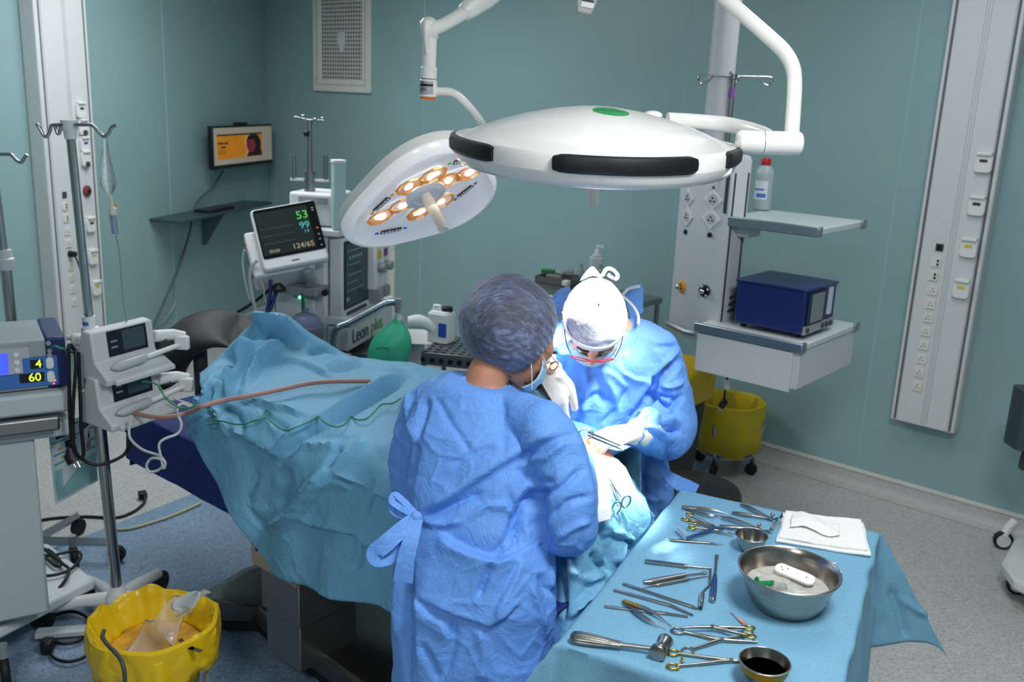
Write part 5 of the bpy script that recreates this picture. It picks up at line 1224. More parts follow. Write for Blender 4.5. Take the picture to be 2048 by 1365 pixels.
# ---------------------------------------------------------------- instruction board
bq = [pY(98, 858, 3.06), pY(190, 822, 3.25), pY(196, 962, 3.25), pY(112, 1010, 3.06)]
t = thing('instruction_board', 'pale instruction board with rows of small pictures, hanging below the infusion pumps', 'board', (bq[2]+bq[3])/2); Wt = MW(t)
ub = (bq[1]-bq[0]); vb = (bq[3]-bq[0]); nb_ = ub.cross(vb).normalized()
if nb_.y > 0: nb_ = -nb_
def bd(u, v, l): return bq[0] + (ub*(1-v) + (bq[2]-bq[3])*v)*u + vb*v + nb_*l
def patch(u0, u1, v0, v1, l0, l1):
    vs = [bd(u, v, l) for l in (l0, l1) for u, v in ((u0, v0), (u1, v0), (u1, v1), (u0, v1))]
    return MB().add(vs, [(0, 1, 2, 3), (7, 6, 5, 4), (0, 4, 5, 1), (1, 5, 6, 2), (2, 6, 7, 3), (3, 7, 4, 0)])
patch(0, 1, 0, 1, -.004, 0).build('board_sheet', mat('board_white', S(206, 220, 224), .5), t, world=Wt)
patch(.03, .97, .57, .96, 0, .001).build('lower_field', mat('board_teal', S(140, 190, 190), .5), t, world=Wt)
teal = mat('board_band', S(70, 160, 165), .5)
for v in (.05, .2, .36, .48): patch(.04, .96, v, v+.022, 0, .0012).build('heading_band', teal, t, world=Wt)
cols = [S(60, 50, 110), S(70, 66, 120), S(52, 44, 80), S(180, 150, 120), S(190, 170, 70), S(60, 60, 60), S(60, 60, 110), S(160, 120, 110)]
for i, (u, v, w_, h_) in enumerate(((.12, .09, .3, .09), (.62, .09, .22, .1), (.3, .24, .26, .09), (.14, .29, .1, .04), (.2, .41, .14, .04), (.55, .24, .3, .1), (.3, .52, .2, .035), (.62, .39, .24, .08))):
    patch(u, u+w_, v, v+h_, 0, .0012).build('small_picture', mat('board_pic_%d' % i, cols[i], .5, var=.3, vs=30), t, world=Wt)
# ---------------------------------------------------------------- cables by the drip stand
def cable(name, label, pts, r, m, k=6, n=8):
    b = MB(); b.tube(cr([p if isinstance(p, Vector) else pY(*p) for p in pts], k), r, n); return tag(b.build(name, m, smooth=60), label, 'cable')
cable('power_lead', 'black power lead looped over the pump clamp and hanging by the instruction board', [(150, 702, 2.95), (140, 690, 2.93), (137, 705, 2.92), (138, 760, 2.92), (140, 830, 2.92), (143, 880, 2.92), (142, 905, 2.92)], .0065, black)
cable('power_lead', 'black power lead hanging in a long loop in front of the instruction board', [(150, 700, 2.93), (152, 730, 2.92), (147, 800, 2.91), (146, 870, 2.91), (150, 900, 2.91), (161, 918, 2.92), (167, 905, 2.93), (163, 860, 2.93), (160, 780, 2.94), (157, 705, 2.95)], .006, black)
cable('power_lead', 'black power lead swinging from the plug out to the drip stand pole', [(160, 915, 2.93), (175, 926, 2.94), (195, 930, 2.95), (220, 925, 2.97), (250, 908, 3.0), (260, 880, 3.0), (252, 860, 3.0), (238, 845, 3.0)], .006, black)
q = pY(141, 912, 2.91); t = thing('mains_plug', 'black angled mains plug dangling in front of the instruction board', 'plug', q); Wt = MW(t)
b = MB(); b.tube([q + Vector((.0, 0, .03)), q, q + Vector((.012, 0, -.02))], [.008, .021, .024], 14); b.build('body', black, t, world=Wt)
b = MB()
for d_ in (-.008, .008): b.cyl(q + Vector((.012+d_, 0, -.02)), q + Vector((.024+d_, -.006, -.038)), .003, n=8)
b.build('pins', steel, t, world=Wt)
cable('white_lead', 'pale coiled lead looping from the lower infusion pump over the navy mattress', [(262, 835, 2.95), (258, 860, 2.92), (262, 880, 2.90), (285, 900, 2.86), (318, 912, 2.84), (328, 925, 2.84), (318, 940, 2.84), (300, 944, 2.84), (293, 932, 2.84), (302, 918, 2.84), (318, 918, 2.83), (330, 925, 2.83), (327, 938, 2.83), (322, 915, 2.83), (318, 890, 2.83), (330, 878, 2.84), (355, 868, 2.86), (363, 850, 2.87), (356, 830, 2.88), (355, 815, 2.88), (366, 808, 2.9), (382, 815, 2.9)], .0045, lead)
cable('green_line', 'thin green line from the lower infusion pump to the foot of the drape', [(285, 764, 3.0), (305, 766, 2.96), (320, 775, 2.92), (330, 795, 2.88), (352, 812, 2.86), (370, 818, 2.85), (392, 812, 2.85)], .003, mat('lead_green', S(30, 130, 80), .45))
# ---------------------------------------------------------------- cables on the floor
def fcable(name, label, pts, r, m): return cable(name, label, [pz(x, y, r + (z or .0)) for x, y, z in pts], r, m)
fcable('floor_lead', 'black lead with a connector lying on the floor below the navy mattress', [(40, 1050, 0), (100, 1038, 0), (170, 1034, 0), (230, 1036, 0), (265, 1025, 0), (285, 1010, 0), (290, 998, .01), (287, 990, .02)], .007, black)
q = pz(285, 990, .022); b = MB(); b.box(q, (.04, .05, .03), rz=.5); tag(b.build('lead_connector', black, bev=.006), 'black connector at the end of the floor lead', 'connector')
fcable('floor_hose', 'pale yellow hose lying on the floor across the blue edge', [(225, 1060, 0), (260, 1058, 0), (310, 1044, 0), (350, 1030, 0), (400, 1008, 0)], .007, mat('hose_straw', S(196, 190, 150), .5))
fcable('cart_lead', 'black lead coiled on the base of the left cart and dropping to the floor', [(60, 1078, .17), (75, 1100, .17), (110, 1132, .17), (122, 1125, .17), (95, 1100, .17), (70, 1110, .17), (100, 1112, .17), (150, 1103, .17), (162, 1115, .17), (140, 1140, .17), (100, 1152, .17), (70, 1148, .17)], .006, black)
fcable('cart_lead', 'black lead running over the cart base down to a plug on the floor', [(60, 1076, .175), (90, 1100, .175), (125, 1128, .175), (138, 1140, .175), (130, 1162, .17), (105, 1195, .12), (88, 1225, .03), (84, 1260, .01), (86, 1300, .01), (92, 1300, .01), (95, 1280, .01), (90, 1255, .01), (110, 1232, .01), (145, 1224, .01), (172, 1235, .01), (178, 1258, .01), (160, 1280, .01), (130, 1288, .01), (108, 1284, .01)], .006, black)
fcable('cart_lead', 'black lead curving over the floor from the plug to the yellow bin', [(98, 1305, .01), (110, 1318, .01), (135, 1324, .01), (165, 1317, .01), (190, 1298, .02), (205, 1280, .03)], .006, black)
q = pz(95, 1292, .03); b = MB(); b.box(q, (.042, .05, .05), rz=.2); tag(b.build('floor_plug', black, bev=.01), 'chunky black plug standing on the floor by the left cart', 'plug')
b = MB(); A_, B_ = pz(72, 1268, .03), pz(212, 1258, .03); b.box((A_+B_)/2, ((B_-A_).length, .05, .02), rz=math.atan2(B_.y-A_.y, B_.x-A_.x)); tag(b.build('floor_bar', cartm, bev=.003), 'pale grey flat bar on the floor in front of the left cart', 'bar')
# ---------------------------------------------------------------- yellow bagged bin, lower left
QB = pz(308, 1252, .42)
film2 = mat('yellow_film_thin', S(236, 196, 24), .3, var=.08, bump=.7, bs=22)
film2.node_tree.nodes['Principled BSDF'].inputs['Transmission Weight'].default_value = .15
tb = baggedbin('bagged_bin', 'yellow bin lined with a crumpled yellow bag, on casters at the lower left', (QB.x, QB.y, 0), .4, .135, .178, .43, .12, film2, mat('bucket_yellow', S(226, 200, 60), .45))
Wt = MW(tb)
rows = []; A_ = np.linspace(0, 2*pi, 160)
for i, (r_, z_) in enumerate(((.128, .36), (.15, .40), (.165, .425), (.176, .432), (.184, .425), (.187, .40), (.186, .36), (.18, .31))):
    w_ = min(1, i/3.)
    rows.append([[r_*cos(a)*(1+.03*sin(9*a)+.02*sin(17*a+i)), r_*sin(a)*(1+.03*sin(7*a)+.02*sin(15*a)), z_ + (.028*max(0, cos(a-2.2))**2 + .012*sin(5*a) + .008*sin(13*a))*w_*(1 if i < 6 else .5)] for a in A_])
G = np.array(rows); G = np.array([[np.interp(np.linspace(0, 7, 40), range(8), G[:, j, c_]) for c_ in range(3)] for j in range(160)]).transpose(2, 0, 1)
Pn = G.reshape(-1, 3); nr = Pn*[1, 1, 0]; nr = nr/np.linalg.norm(nr, axis=1)[:, None]
dd = crumple(Pn, .06, .006, 3) + creases(Pn, .05, .005, 4); G = (Pn + nr*dd[:, None] + np.array([0, 0, 1])*crumple(Pn, .07, .006, 9)[:, None]).reshape(G.shape); G[:, -1] = G[:, 0]
b = MB(); b.grid([[tuple(v) for v in r_] for r_ in G]); b.build('bag_top', film2, tb, solid=.001, smooth=75)
b = MB(); b.lathe([(.001, .34), (.11, .345), (.14, .36)], 30); b.build('waste_mound', mat('waste_tan', S(206, 150, 40), .6, var=.4, vs=18, bump=1, bs=20), tb)
b = MB()
for i in range(3): b.box(pz(365+12*i, 1287+6*i, .425), (.014, .05, .001), rz=.6+.3*i)
b.build('bag_print', mat('print_black', S(60, 50, 14), .6), tb, world=Wt)
# clear plastic packaging stuffed into it
pts = [pz(296, 1315, .37), pz(312, 1270, .44), pz(345, 1225, .5), pz(385, 1192, .56)]
t = thing('plastic_packaging', 'crumpled clear plastic packaging with paper backing, sticking out of the yellow bin', 'packaging', pts[0]); Wt = MW(t)
rows = []
for i, p in enumerate(cr(pts, 6)):
    f_ = i/18; w_ = lerp(.075, .05, f_); rows.append([p + Vector((w_*u, .02*sin(3*u+i*.6) , w_*.25*u + .018*sin(7*u+i*.9)*(1-abs(u)*.4))) for u in np.linspace(-1, 1, 14)])
b = MB(); b.grid(rows); b.build('film', mat('crackly_film', (1, 1, 1), .1, trans=.84, ior=1.3, var=.05, bump=1, bs=60), t, world=Wt, solid=.001)
rows = [[pz(350, 1222, .52).lerp(pz(395, 1200, .575), s_) + Vector((.012*sin(5*u+4*s_), .01*sin(4*s_), .05*(u-.5)+.012*sin(6*u+3*s_))) for u in np.linspace(0, 1, 8)] for s_ in np.linspace(0, 1, 10)]
b = MB(); b.grid(rows); b.build('paper_backing', mat('backing_white', S(206, 208, 206), .7), t, world=Wt, solid=.001)
cable('bin_lead', 'thin dark lead hanging over the rim of the yellow bin', [(208, 1262, 2.36), (205, 1275, 2.33), (215, 1290, 2.28), (238, 1315, 2.24), (248, 1340, 2.22), (250, 1372, 2.21)], .006, dgrey)
drapem = cloth('drape_blue', S(112, 172, 205), rough=.6, cs=7, depth=.008, fib=.6, cs2=26)
gownm = cloth('gown_blue', S(104, 156, 230), rough=.6, cs=9, depth=.010, cs2=34)
navyc = cloth('navy_sheet', S(34, 50, 118), rough=.7, cs=5, depth=.006, cs2=18)
towel = cloth('towel_white', S(236, 240, 240), rough=.8, cs=10, depth=.004, cs2=60)

# ================================================================ operating table
OD = WD.copy(); OA = Vector((-WN.x, -WN.y, 0)); OC = Vector((.12, 2.5, 0))       # along the table, away from the camera, under the patient's head
def T3(t, s, z): return OC + OD*t + OA*s + Vector((0, 0, z))
OM = Matrix(((OD.x, OA.x, 0, OC.x), (OD.y, OA.y, 0, OC.y), (0, 0, 1, 0), (0, 0, 0, 1)))
base_c = T3(-.75, 0, 0)
t = thing('operating_table', 'operating table with a dark steel base, tan column and navy mattress under the drapes', 'operating table', base_c); Wt = MW(t)
dsteel = mat('base_steel', S(112, 110, 106), .3, .9, var=.06)
def bl(px, py, z): q = OM.inverted() @ pz(px, py, z); return q.x, q.y
# base: waisted plate with four feet
c1 = bl(412, 1222, .10); 
out = [(-1.47, .27), (-1.50, .10), (-1.50, -.05), (-1.46, -.20), (-1.38, -.27), (-1.30, -.24), (-1.22, -.17), (-1.08, -.19), (-.6, -.215), (-.1, -.25), (.10, -.27), (.16, -.2), (.16, .2), (.1, .27), (-.5, .215), (-1.08, .19), (-1.3, .27)]
Q0 = OM.inverted() @ pz(442, 1233, .10); sh = Vector((0, 0))
b = MB(); b.loft([[OM @ Vector((x*k + (1-k)*-.7, y*k, z)) for x, y in out] for z, k in ((.045, 1.0), (.10, 1.0), (.125, .97), (.135, .9))]); b.build('base', dsteel, t, world=Wt, bev=.012)
b = MB(); b.loft([[OM @ Vector((x*k + (1-k)*-.7, y*k, z)) for x, y in out] for z, k in ((.02, .985), (.047, 1.0))]); b.build('base_skirt', rubber, t, world=Wt)
for x, y in ((-1.42, -.2), (-1.42, .22), (.08, -.2), (.08, .2)):
    b = MB(); b.lathe([(.04, 0), (.045, .01), (.04, .03)], 20, OM @ Vector((x, y, 0))); b.build('foot', rubber, t, world=Wt)
A_ = bl(501, 1127, .45); B_ = bl(588, 1175, .45)
x1 = B_[0]; x0 = A_[0]
colm = mat('column_steel', S(150, 148, 146), .3, .85, var=.06)
yf = (A_[1]+B_[1])/2
b = MB(); b.bb(x0+.035, x1-.01, yf+.03, yf+.27, .12, .30, OM); b.bb(x0+.025, x1, yf+.02, yf+.28, .29, .46, OM); b.build('column', colm, t, world=Wt, bev=.004)
b = MB(); b.bb(x0, x1+.01, yf, yf+.3, .45, .62, OM); tb_ = b.build('column_head', mat('column_tan', S(172, 156, 130), .5), t, world=Wt, bev=.004)
b = MB(); b.bb(x0+.03, x1-.03, yf-.004, yf+.001, .50, .585, OM); kp = b.build('key_plate', mat('plate_grey', S(170, 172, 170), .5), tb_, world=Wt)
b = MB()
for i in range(6):
    for j in range(2): b.cyl(OM @ Vector((x0+.04+.03*i, yf-.003, .515+.045*j)), OM @ Vector((x0+.04+.03*i, yf-.006, .515+.045*j)), .007, n=10)
b.build('keys', dgrey, kp, world=Wt)
b = MB(); b.bb(-1.75, .2, -.25, .25, .60, .68, OM); b.build('table_top', dgrey, t, world=Wt, bev=.01)
# navy sheet over mattress and leg section
rows = []
for a in np.linspace(-1.86, .25, 60):
    e = 1.; r_ = []
    for s_, z in ((.30, .5), (.29, .64), (.28, .715), (.24, .74), (.0, .75), (-.24, .745), (-.275, .725), (-.29, .66), (-.295, .60), (-.298, .555)):
        r_.append((T3(a, s_, z)))
    rows.append(r_)
first = [T3(-1.87, s_*.96, min(z, .66) if z > .6 else z) for s_, z in ((.30, .5), (.29, .6), (.28, .63), (.24, .64), (.0, .65), (-.24, .64), (-.275, .63), (-.29, .60), (-.295, .57), (-.298, .55))]
last = [Vector((p.x, p.y, .52)) for p in first]
G = upgrid([last, first] + rows[::6] + [rows[-1]], 150, 90)
clothgrid(G, 'mattress_sheet', navyc, t, Wt, crs=((.3, .008, 4), (.12, .004, 6)))
# leather head or foot rest behind the drape
t = thing('leg_support', 'dark grey padded leather support standing up behind the blue drape', 'support', pY(430, 700, 3.9)); Wt = MW(t)
leather = mat('leather_black', S(28, 28, 30), .62, var=.25, vs=12, bump=.6, bs=60)
prof = [((330, 745), (352, 768)), ((325, 705), (372, 735)), ((340, 660), (400, 705)), ((375, 632), (440, 690)), ((415, 624), (478, 690)), ((450, 632), (500, 690)), ((478, 648), (525, 700))]
rings = []
for (ax_, ay_), (bx_, by_) in prof:
    A, B = pY(ax_, ay_, 4.02), pY(bx_, by_, 3.86); c = (A+B)/2; h = (A-B)/2
    rings.append([c + h*cos(a) + Vector((.03, .11, .02))*sin(a)*1.0 for a in np.linspace(0, 2*pi, 20, endpoint=False)])
R2_ = list(zip(*rings)); R3_ = [cr(r_, 5) for r_ in R2_]; rings = list(zip(*R3_))
b = MB(); b.loft([list(r_) for r_ in rings]); b.build('pad', leather, t, world=Wt, smooth=80)
b = MB(); b.tube(cr([pY(x, y, 3.84) for x, y in ((345, 735), (322, 728), (306, 735), (304, 748), (318, 756), (338, 760))], 5), .02, 12); b.build('pad_roll', mat('piping_pale', S(120, 118, 116), .5), t, world=Wt, smooth=80)
rings = []
for (ax_, ay_), r_ in (((285, 745), .02), ((300, 725), .07), ((325, 705), .10), ((350, 700), .12)):
    c = pY(ax_, ay_, 4.0); rings.append([c + Vector((r_*.3*cos(a), r_*cos(a)*.4, r_*sin(a)*.9)) for a in np.linspace(0, 2*pi, 16, endpoint=False)])
b = MB(); b.loft(rings); b.build('side_pad', leather, t, world=Wt, smooth=80)
b = MB(); q = pY(400, 700, 3.95); b.cyl((q.x, q.y, .66), (q.x, q.y, q.z), .03); b.build('support_post', dgrey, t, world=Wt)

# ================================================================ patient drape
def ztop(t, s):
    z = .955 + .045*np.clip((s+.3)/.6, 0, 1) + .045*(1-np.clip(abs(s)/.33, 0, 1)**2)
    z = z + .15*np.exp(-((t+1.38)/np.where(t > -1.38, .105, .17))**2 - ((s-.06)/.17)**2) + .012*np.exp(-((t+1.1)/.16)**2 - ((s+.02)/.2)**2) + .045*np.clip((t+1.15)/.3, 0, 1)*np.clip((s+.1)/.35, 0, 1)
    z = z - .10*np.exp(-((t+1.72)/.13)**2) - .06*np.clip((-1.3-t)/.3, 0, 1)*np.clip(-s/.2+.3, 0, 1)
    z = z + .03*np.exp(-((t+.55)/.25)**2 - ((s-.12)/.2)**2) 
    z = z - .05*np.clip((t+.25)/.3, 0, 1)
    return z
NA, NW = 190, 150
TLw = ([0, .12, .2, .33, .45, .55, .65, .72, .8, .9, 1.], [-1.42, -1.5, -1.58, -1.66, -1.66, -1.55, -1.33, -1.36, -1.22, -1.0, -.84])
G = np.zeros((NA, NW, 3))
for j, w in enumerate(np.linspace(0, 1, NW)):
    tl = np.interp(w, *TLw); tr = .10
    tt = tl + (tr-tl)*np.linspace(0, 1, NA)
    hem = np.interp(tt, [-.84, -.5, -.3, .1], [.47, .54, .57, .6])
    if w < .2:
        f = w/.2; s_ = np.full(NA, lerp(.37, .325, f)); zf = ztop(tt, .32) - .015; z = .62*(1-f) + zf*f
    elif w < .65:
        f = (w-.2)/.45; s_ = np.full(NA, lerp(.325, -.29, f)); z = ztop(tt, s_) - .015*(np.clip(abs(f-.5)*2, .8, 1)-.8)/.2
    else:
        f = (w-.65)/.35; e = np.clip(f/.12, 0, 1); s_ = np.full(NA, -.29 - .035*sin(min(1, f/.15)*pi/2) - .05*f) - .018*np.sin(tt*11+1)*f - .012*np.sin(tt*23)*f
        zf = ztop(tt, -.29) - .015; z = zf*(1-f) + hem*f
    G[:, j, 0] = OC.x + OD.x*tt + OA.x*s_; G[:, j, 1] = OC.y + OD.y*tt + OA.y*s_; G[:, j, 2] = z
zz = lambda *p: [(280 + x/3.593, 580 + y/3.593) for x, y in p]
z5 = lambda *p: [(380 + x/3.2125, 940 + y/3.2125) for x, y in p]
DS = [
 (zz((490, 495), (640, 430), (760, 345), (830, 285), (960, 295), (1160, 400)), 13, .040, 'S'), (zz((230, 590), (310, 430), (540, 360), (770, 250), (860, 215), (1020, 235), (1180, 390)), 11, .016, 'r'),
 (zz((500, 490), (640, 420), (760, 330), (830, 280), (960, 290), (1150, 400)), 20, .085, 'v'),
 (zz((560, 560), (640, 590), (680, 500)), 22, .07, 'v'),
 (zz((800, 300), (770, 420), (680, 610), (620, 780)), 14, .042, 'r'),
 (zz((1060, 385), (930, 400), (850, 480), (820, 590), (740, 710)), 15, .024, 'r'),
 (zz((890, 480), (1150, 540), (1400, 645)), 16, .012, 'S'),
 (zz((1340, 610), (1600, 530), (1800, 560), (1940, 600)), 9, .014, 'v'),
 (zz((1300, 560), (1560, 490), (1760, 500)), 9, .010, 'r'),
 (zz((1000, 1225), (1130, 1090), (1190, 1015), (1480, 890), (1700, 760), (1950, 630)), 13, .034, 'v'),
 (zz((960, 1170), (1100, 1040), (1400, 880), (1700, 700), (1930, 600)), 14, .018, 'r'),
 (zz((640, 1020), (760, 1080), (890, 1140), (1000, 1225)), 12, .016, 'S'),
 (zz((440, 840), (370, 720), (300, 560)), 8, .014, 'r'), (zz((440, 840), (480, 720), (540, 610)), 8, .014, 'r'),
 (zz((400, 790), (330, 690)), 7, .016, 'v'), (zz((450, 810), (420, 700), (360, 600)), 7, .016, 'v'), (zz((480, 810), (520, 700)), 7, .016, 'v'),
 (zz((440, 840), (520, 900), (560, 1000)), 8, .014, 'v'), (zz((500, 840), (600, 960), (640, 1060)), 9, .012, 'r'), (zz((560, 830), (700, 900), (760, 1070)), 10, .014, 'v'),
 (zz((700, 800), (860, 820), (1250, 925)), 8, .010, 'S'),
 (zz((310, 1100), (380, 1020), (500, 920)), 9, .012, 'r'),
 (zz((1120, 1110), (1290, 1120), (1440, 1120)), 12, .012, 'r'), (zz((1440, 1120), (1380, 1220), (1330, 1290)), 12, .016, 'v'),
 (zz((1330, 1270), (1500, 1180), (1640, 1080)), 12, .010, 'r'),
 (zz((850, 820), (960, 950), (1120, 1060)), 9, .007, 'v'), (zz((1180, 470), (1340, 430), (1560, 470)), 10, .012, 'v'),
 (z5((900, -10), (780, 120), (660, 290), (500, 390)), 22, .026, 'r'),
 (z5((655, 300), (760, 360), (900, 390), (1060, 420), (1110, 480), (1190, 525)), 12, .014, 'S'),
 (z5((370, 235), (520, 240), (690, 238)), 12, .004, 's'), (z5((370, 235), (440, 330), (510, 375)), 12, .008, 'v'),
 (z5((900, 20), (1030, 80), (1160, 140), (1330, 225)), 7, .010, 'S'), (z5((440, 0), (400, 120), (370, 230)), 8, .010, 'v'),
 (z5((1060, 430), (1075, 540), (1060, 650)), 14, .014, 'v'), (z5((1170, 60), (1160, 150), (1110, 300)), 10, .010, 'v'),
 (z5((720, 280), (830, 120), (950, 80), (1060, 140)), 10, .008, 'r'),
 (z5((600, -20), (620, 100), (560, 240)), 20, .012, 'v'),
]
drape_o, DQ = clothgrid(G, 'patient_drape', drapem, strk=DS, crs=((.20, .008, 1), (.085, .002, 2)), gain=1.7, crease=(.13, .004))
tag(drape_o, 'large blue paper drape covering the patient, tented over the feet at left', 'drape')
def dz(px, py, lift=.006):
    """point of the patient drape seen at this pixel"""
    X = prj(DQ.reshape(-1, 3)); i = np.argmin((X[:, 0]-px)**2 + (X[:, 1]-py)**2 + (np.maximum(0, X[:, 2]-3.9)*1e4)); p = Vector(DQ.reshape(-1, 3)[i]); d = (Vector((0, 0, CAMH))-p).normalized()
    return pY(px, py, (p + d*lift).y - .0) + d*lift
def smooth3(P, w=3):
    A = np.array([list(p) for p in P]); return [Vector(A[max(0, i-w):i+w+1].mean(0)) for i in range(len(A))]
def lay(P, r, w):
    """a taut line resting on the drape, passing through these image points"""
    z = np.array([dz(x, y, 0).z for x, y in P]); n = len(z)
    m = np.array([z[max(0, i-w):i+w+1].max() for i in range(n)]); m = np.array([m[max(0, i-w):i+w+1].mean() for i in range(n)])
    return [pz(x, y, max(q, zz_) + r) for (x, y), q, zz_ in zip(P, m, z)]
def fine(P, k): return [(p.x, p.y) for p in cr([Vector((x, y, 0)) for x, y in P], k)]
# suction tube and green line across the drape
b = MB(); pts = [pY(255, 822, 3.05), pY(290, 832, 2.98), pY(335, 835, 2.95), pY(375, 826, 2.98)] + lay(fine(((400, 815), (440, 803), (500, 792), (560, 780), (600, 771), (640, 765), (690, 763), (742, 763)), 10), .008, 12)
b.tube(cr(pts, 5), .0075, 10); tag(b.build('suction_tube', mat('tube_rose', S(186, 136, 122), .35, trans=.1, var=.08), smooth=70), 'pinkish suction tube lying diagonally across the blue patient drape', 'tube')
b = MB(); pts = lay(fine(((380, 816), (400, 812), (420, 815), (433, 828), (432, 840), (420, 850), (412, 848), (422, 842), (445, 843), (470, 849), (490, 849), (505, 843), (520, 840), (535, 832), (538, 825), (532, 821), (530, 830), (540, 842), (560, 857), (575, 862), (590, 856), (620, 843), (637, 833), (645, 842), (660, 851), (675, 854), (690, 848), (701, 834), (715, 840), (732, 838), (748, 825), (763, 810), (785, 807), (802, 797)), 4), .0045, 4)
b.tube(cr(pts, 3), .0026, 6); tag(b.build('green_line', mat('line_green', S(40, 130, 90), .45), smooth=70), 'thin wavy green line running over the blue patient drape', 'cable')
b = MB(); b.tube(cr([dz(x, y, .008) for x, y in ((345, 795), (360, 802), (378, 808), (388, 815), (394, 818))], 4), .004, 8); tag(b.build('white_tie', lead, smooth=70), 'short pale lead tied to the gathered foot of the drape', 'cable')

# ================================================================ drape hanging at the head end
hd = [[(1118, 890, 2.47), (1165, 900, 2.47), (1212, 912, 2.51), (1252, 935, 2.60)],
      [(1112, 1000, 2.36), (1172, 1000, 2.33), (1235, 1000, 2.38), (1300, 1028, 2.53)],
      [(1105, 1130, 2.26), (1160, 1120, 2.22), (1228, 1090, 2.31), (1308, 1085, 2.49)],
      [(1098, 1290, 2.15), (1140, 1290, 2.13), (1205, 1230, 2.22), (1305, 1170, 2.43)],
      [(1090, 1420, 2.12), (1150, 1420, 2.12), (1215, 1350, 2.20), (1310, 1260, 2.42)]]
G = upgrid([[pY(*q) for q in r_] for r_ in hd], 120, 90)
c8 = lambda *p: [(1040 + x/3.1025, 820 + y/3.1025) for x, y in p]
HS = [(c8((620, 800), (600, 880), (590, 960)), 10, .03, 'r'), (c8((560, 760), (600, 800), (690, 840)), 14, .03, 'S'), (c8((690, 560), (740, 640), (800, 690)), 12, .02, 'r'),
      (c8((440, 880), (480, 960), (550, 1000)), 12, .02, 'v'), (c8((260, 940), (270, 1100), (280, 1300)), 10, .02, 'v'), (c8((300, 1000), (420, 1060), (530, 1010)), 14, .014, 'r'), (c8((290, 1290), (400, 1180), (540, 1040)), 12, .02, 'r'),
      (c8((480, 720), (540, 820), (560, 980)), 14, .016, 'v'), (c8((640, 600), (720, 780)), 18, .01, 'v'), (c8((380, 1000), (440, 1150)), 10, .012, 'v'), (c8((640, 870), (650, 820)), 10, .02, 'v')]
ho, HQ = clothgrid(G, 'head_drape', drapem, strk=HS, crs=((.14, .008, 3), (.06, .002, 4)), gain=1.3, crease=(.1, .005))
tag(ho, 'blue drape hanging from the head of the table, between the assistant and the instrument table', 'drape')
hf = [[(1212, 915, 2.50), (1232, 918, 2.52), (1252, 935, 2.56)], [(1205, 960, 2.44), (1245, 965, 2.46), (1275, 985, 2.5)], [(1200, 1010, 2.38), (1248, 1020, 2.40), (1302, 1040, 2.48)], [(1203, 1046, 2.33), (1240, 1075, 2.35), (1266, 1090, 2.40)]]
G = upgrid([[pY(x, y, Y-.035) for x, y, Y in r_] for r_ in hf], 60, 50)
o, _ = clothgrid(G, 'drape_flap', drapem, crs=((.1, .004, 3), (.05, .002, 4)))
tag(o, 'loose blue drape flap with a steel clamp, below the surgeon hands', 'drape')
tw = [[(1160, 900, 2.42), (1185, 905, 2.42), (1205, 918, 2.44)], [(1166, 945, 2.36), (1192, 945, 2.36), (1216, 950, 2.38)], [(1176, 1000, 2.31), (1198, 1000, 2.31), (1220, 1000, 2.33)], [(1190, 1049, 2.27), (1204, 1044, 2.27), (1221, 1040, 2.29)]]
G = upgrid([[pY(x, y, Y-.02) for x, y, Y in r_] for r_ in tw], 50, 40)
o, _ = clothgrid(G, 'towel', towel, crs=((.06, .002, 7),), solid=.003)
tag(o, 'white towel hanging below the gloved hands, brightly lit by the lamps', 'towel')
# hemostat clipped to the flap
def ringpts(c, r, ax, ay, n=18): return [c + ax*(r*cos(2*pi*i/n)) + ay*(r*.82*sin(2*pi*i/n)) for i in range(n)]
t = thing('artery_clamp', 'steel ring-handled clamp hanging on the blue flap under the gloved hands', 'clamp', pY(1240, 1000, 2.36)); Wt = MW(t)
def W2(x, y): return pY(x, y, float(np.interp(y, [915, 950, 1010, 1030], [2.46, 2.42, 2.35, 2.33])))
for pts, rc in ([((1204, 918), (1212, 945), (1222, 970), (1236, 1000)), (1233, 1016)], [((1205, 917), (1215, 945), (1226, 968), (1242, 995)), (1252, 1004)]):
    b = MB(); b.tube(cr([W2(*q) for q in pts], 5), [.0022, .003, .0035, .003], 10); c = W2(*rc); r_ = .0155
    pr = [c + Vector((.0115*cos(a)+.003*sin(a), 0.002*cos(a), .017*sin(a))) for a in np.linspace(0, 2*pi, 20, endpoint=False)]
    b.tube(pr, .0026, 8, closed=True); b.build('clamp_arm', steel, t, world=Wt, smooth=60)
b = MB(); b.ball(W2(1214, 948), .005, 12); b.build('pivot', steel, t, world=Wt)
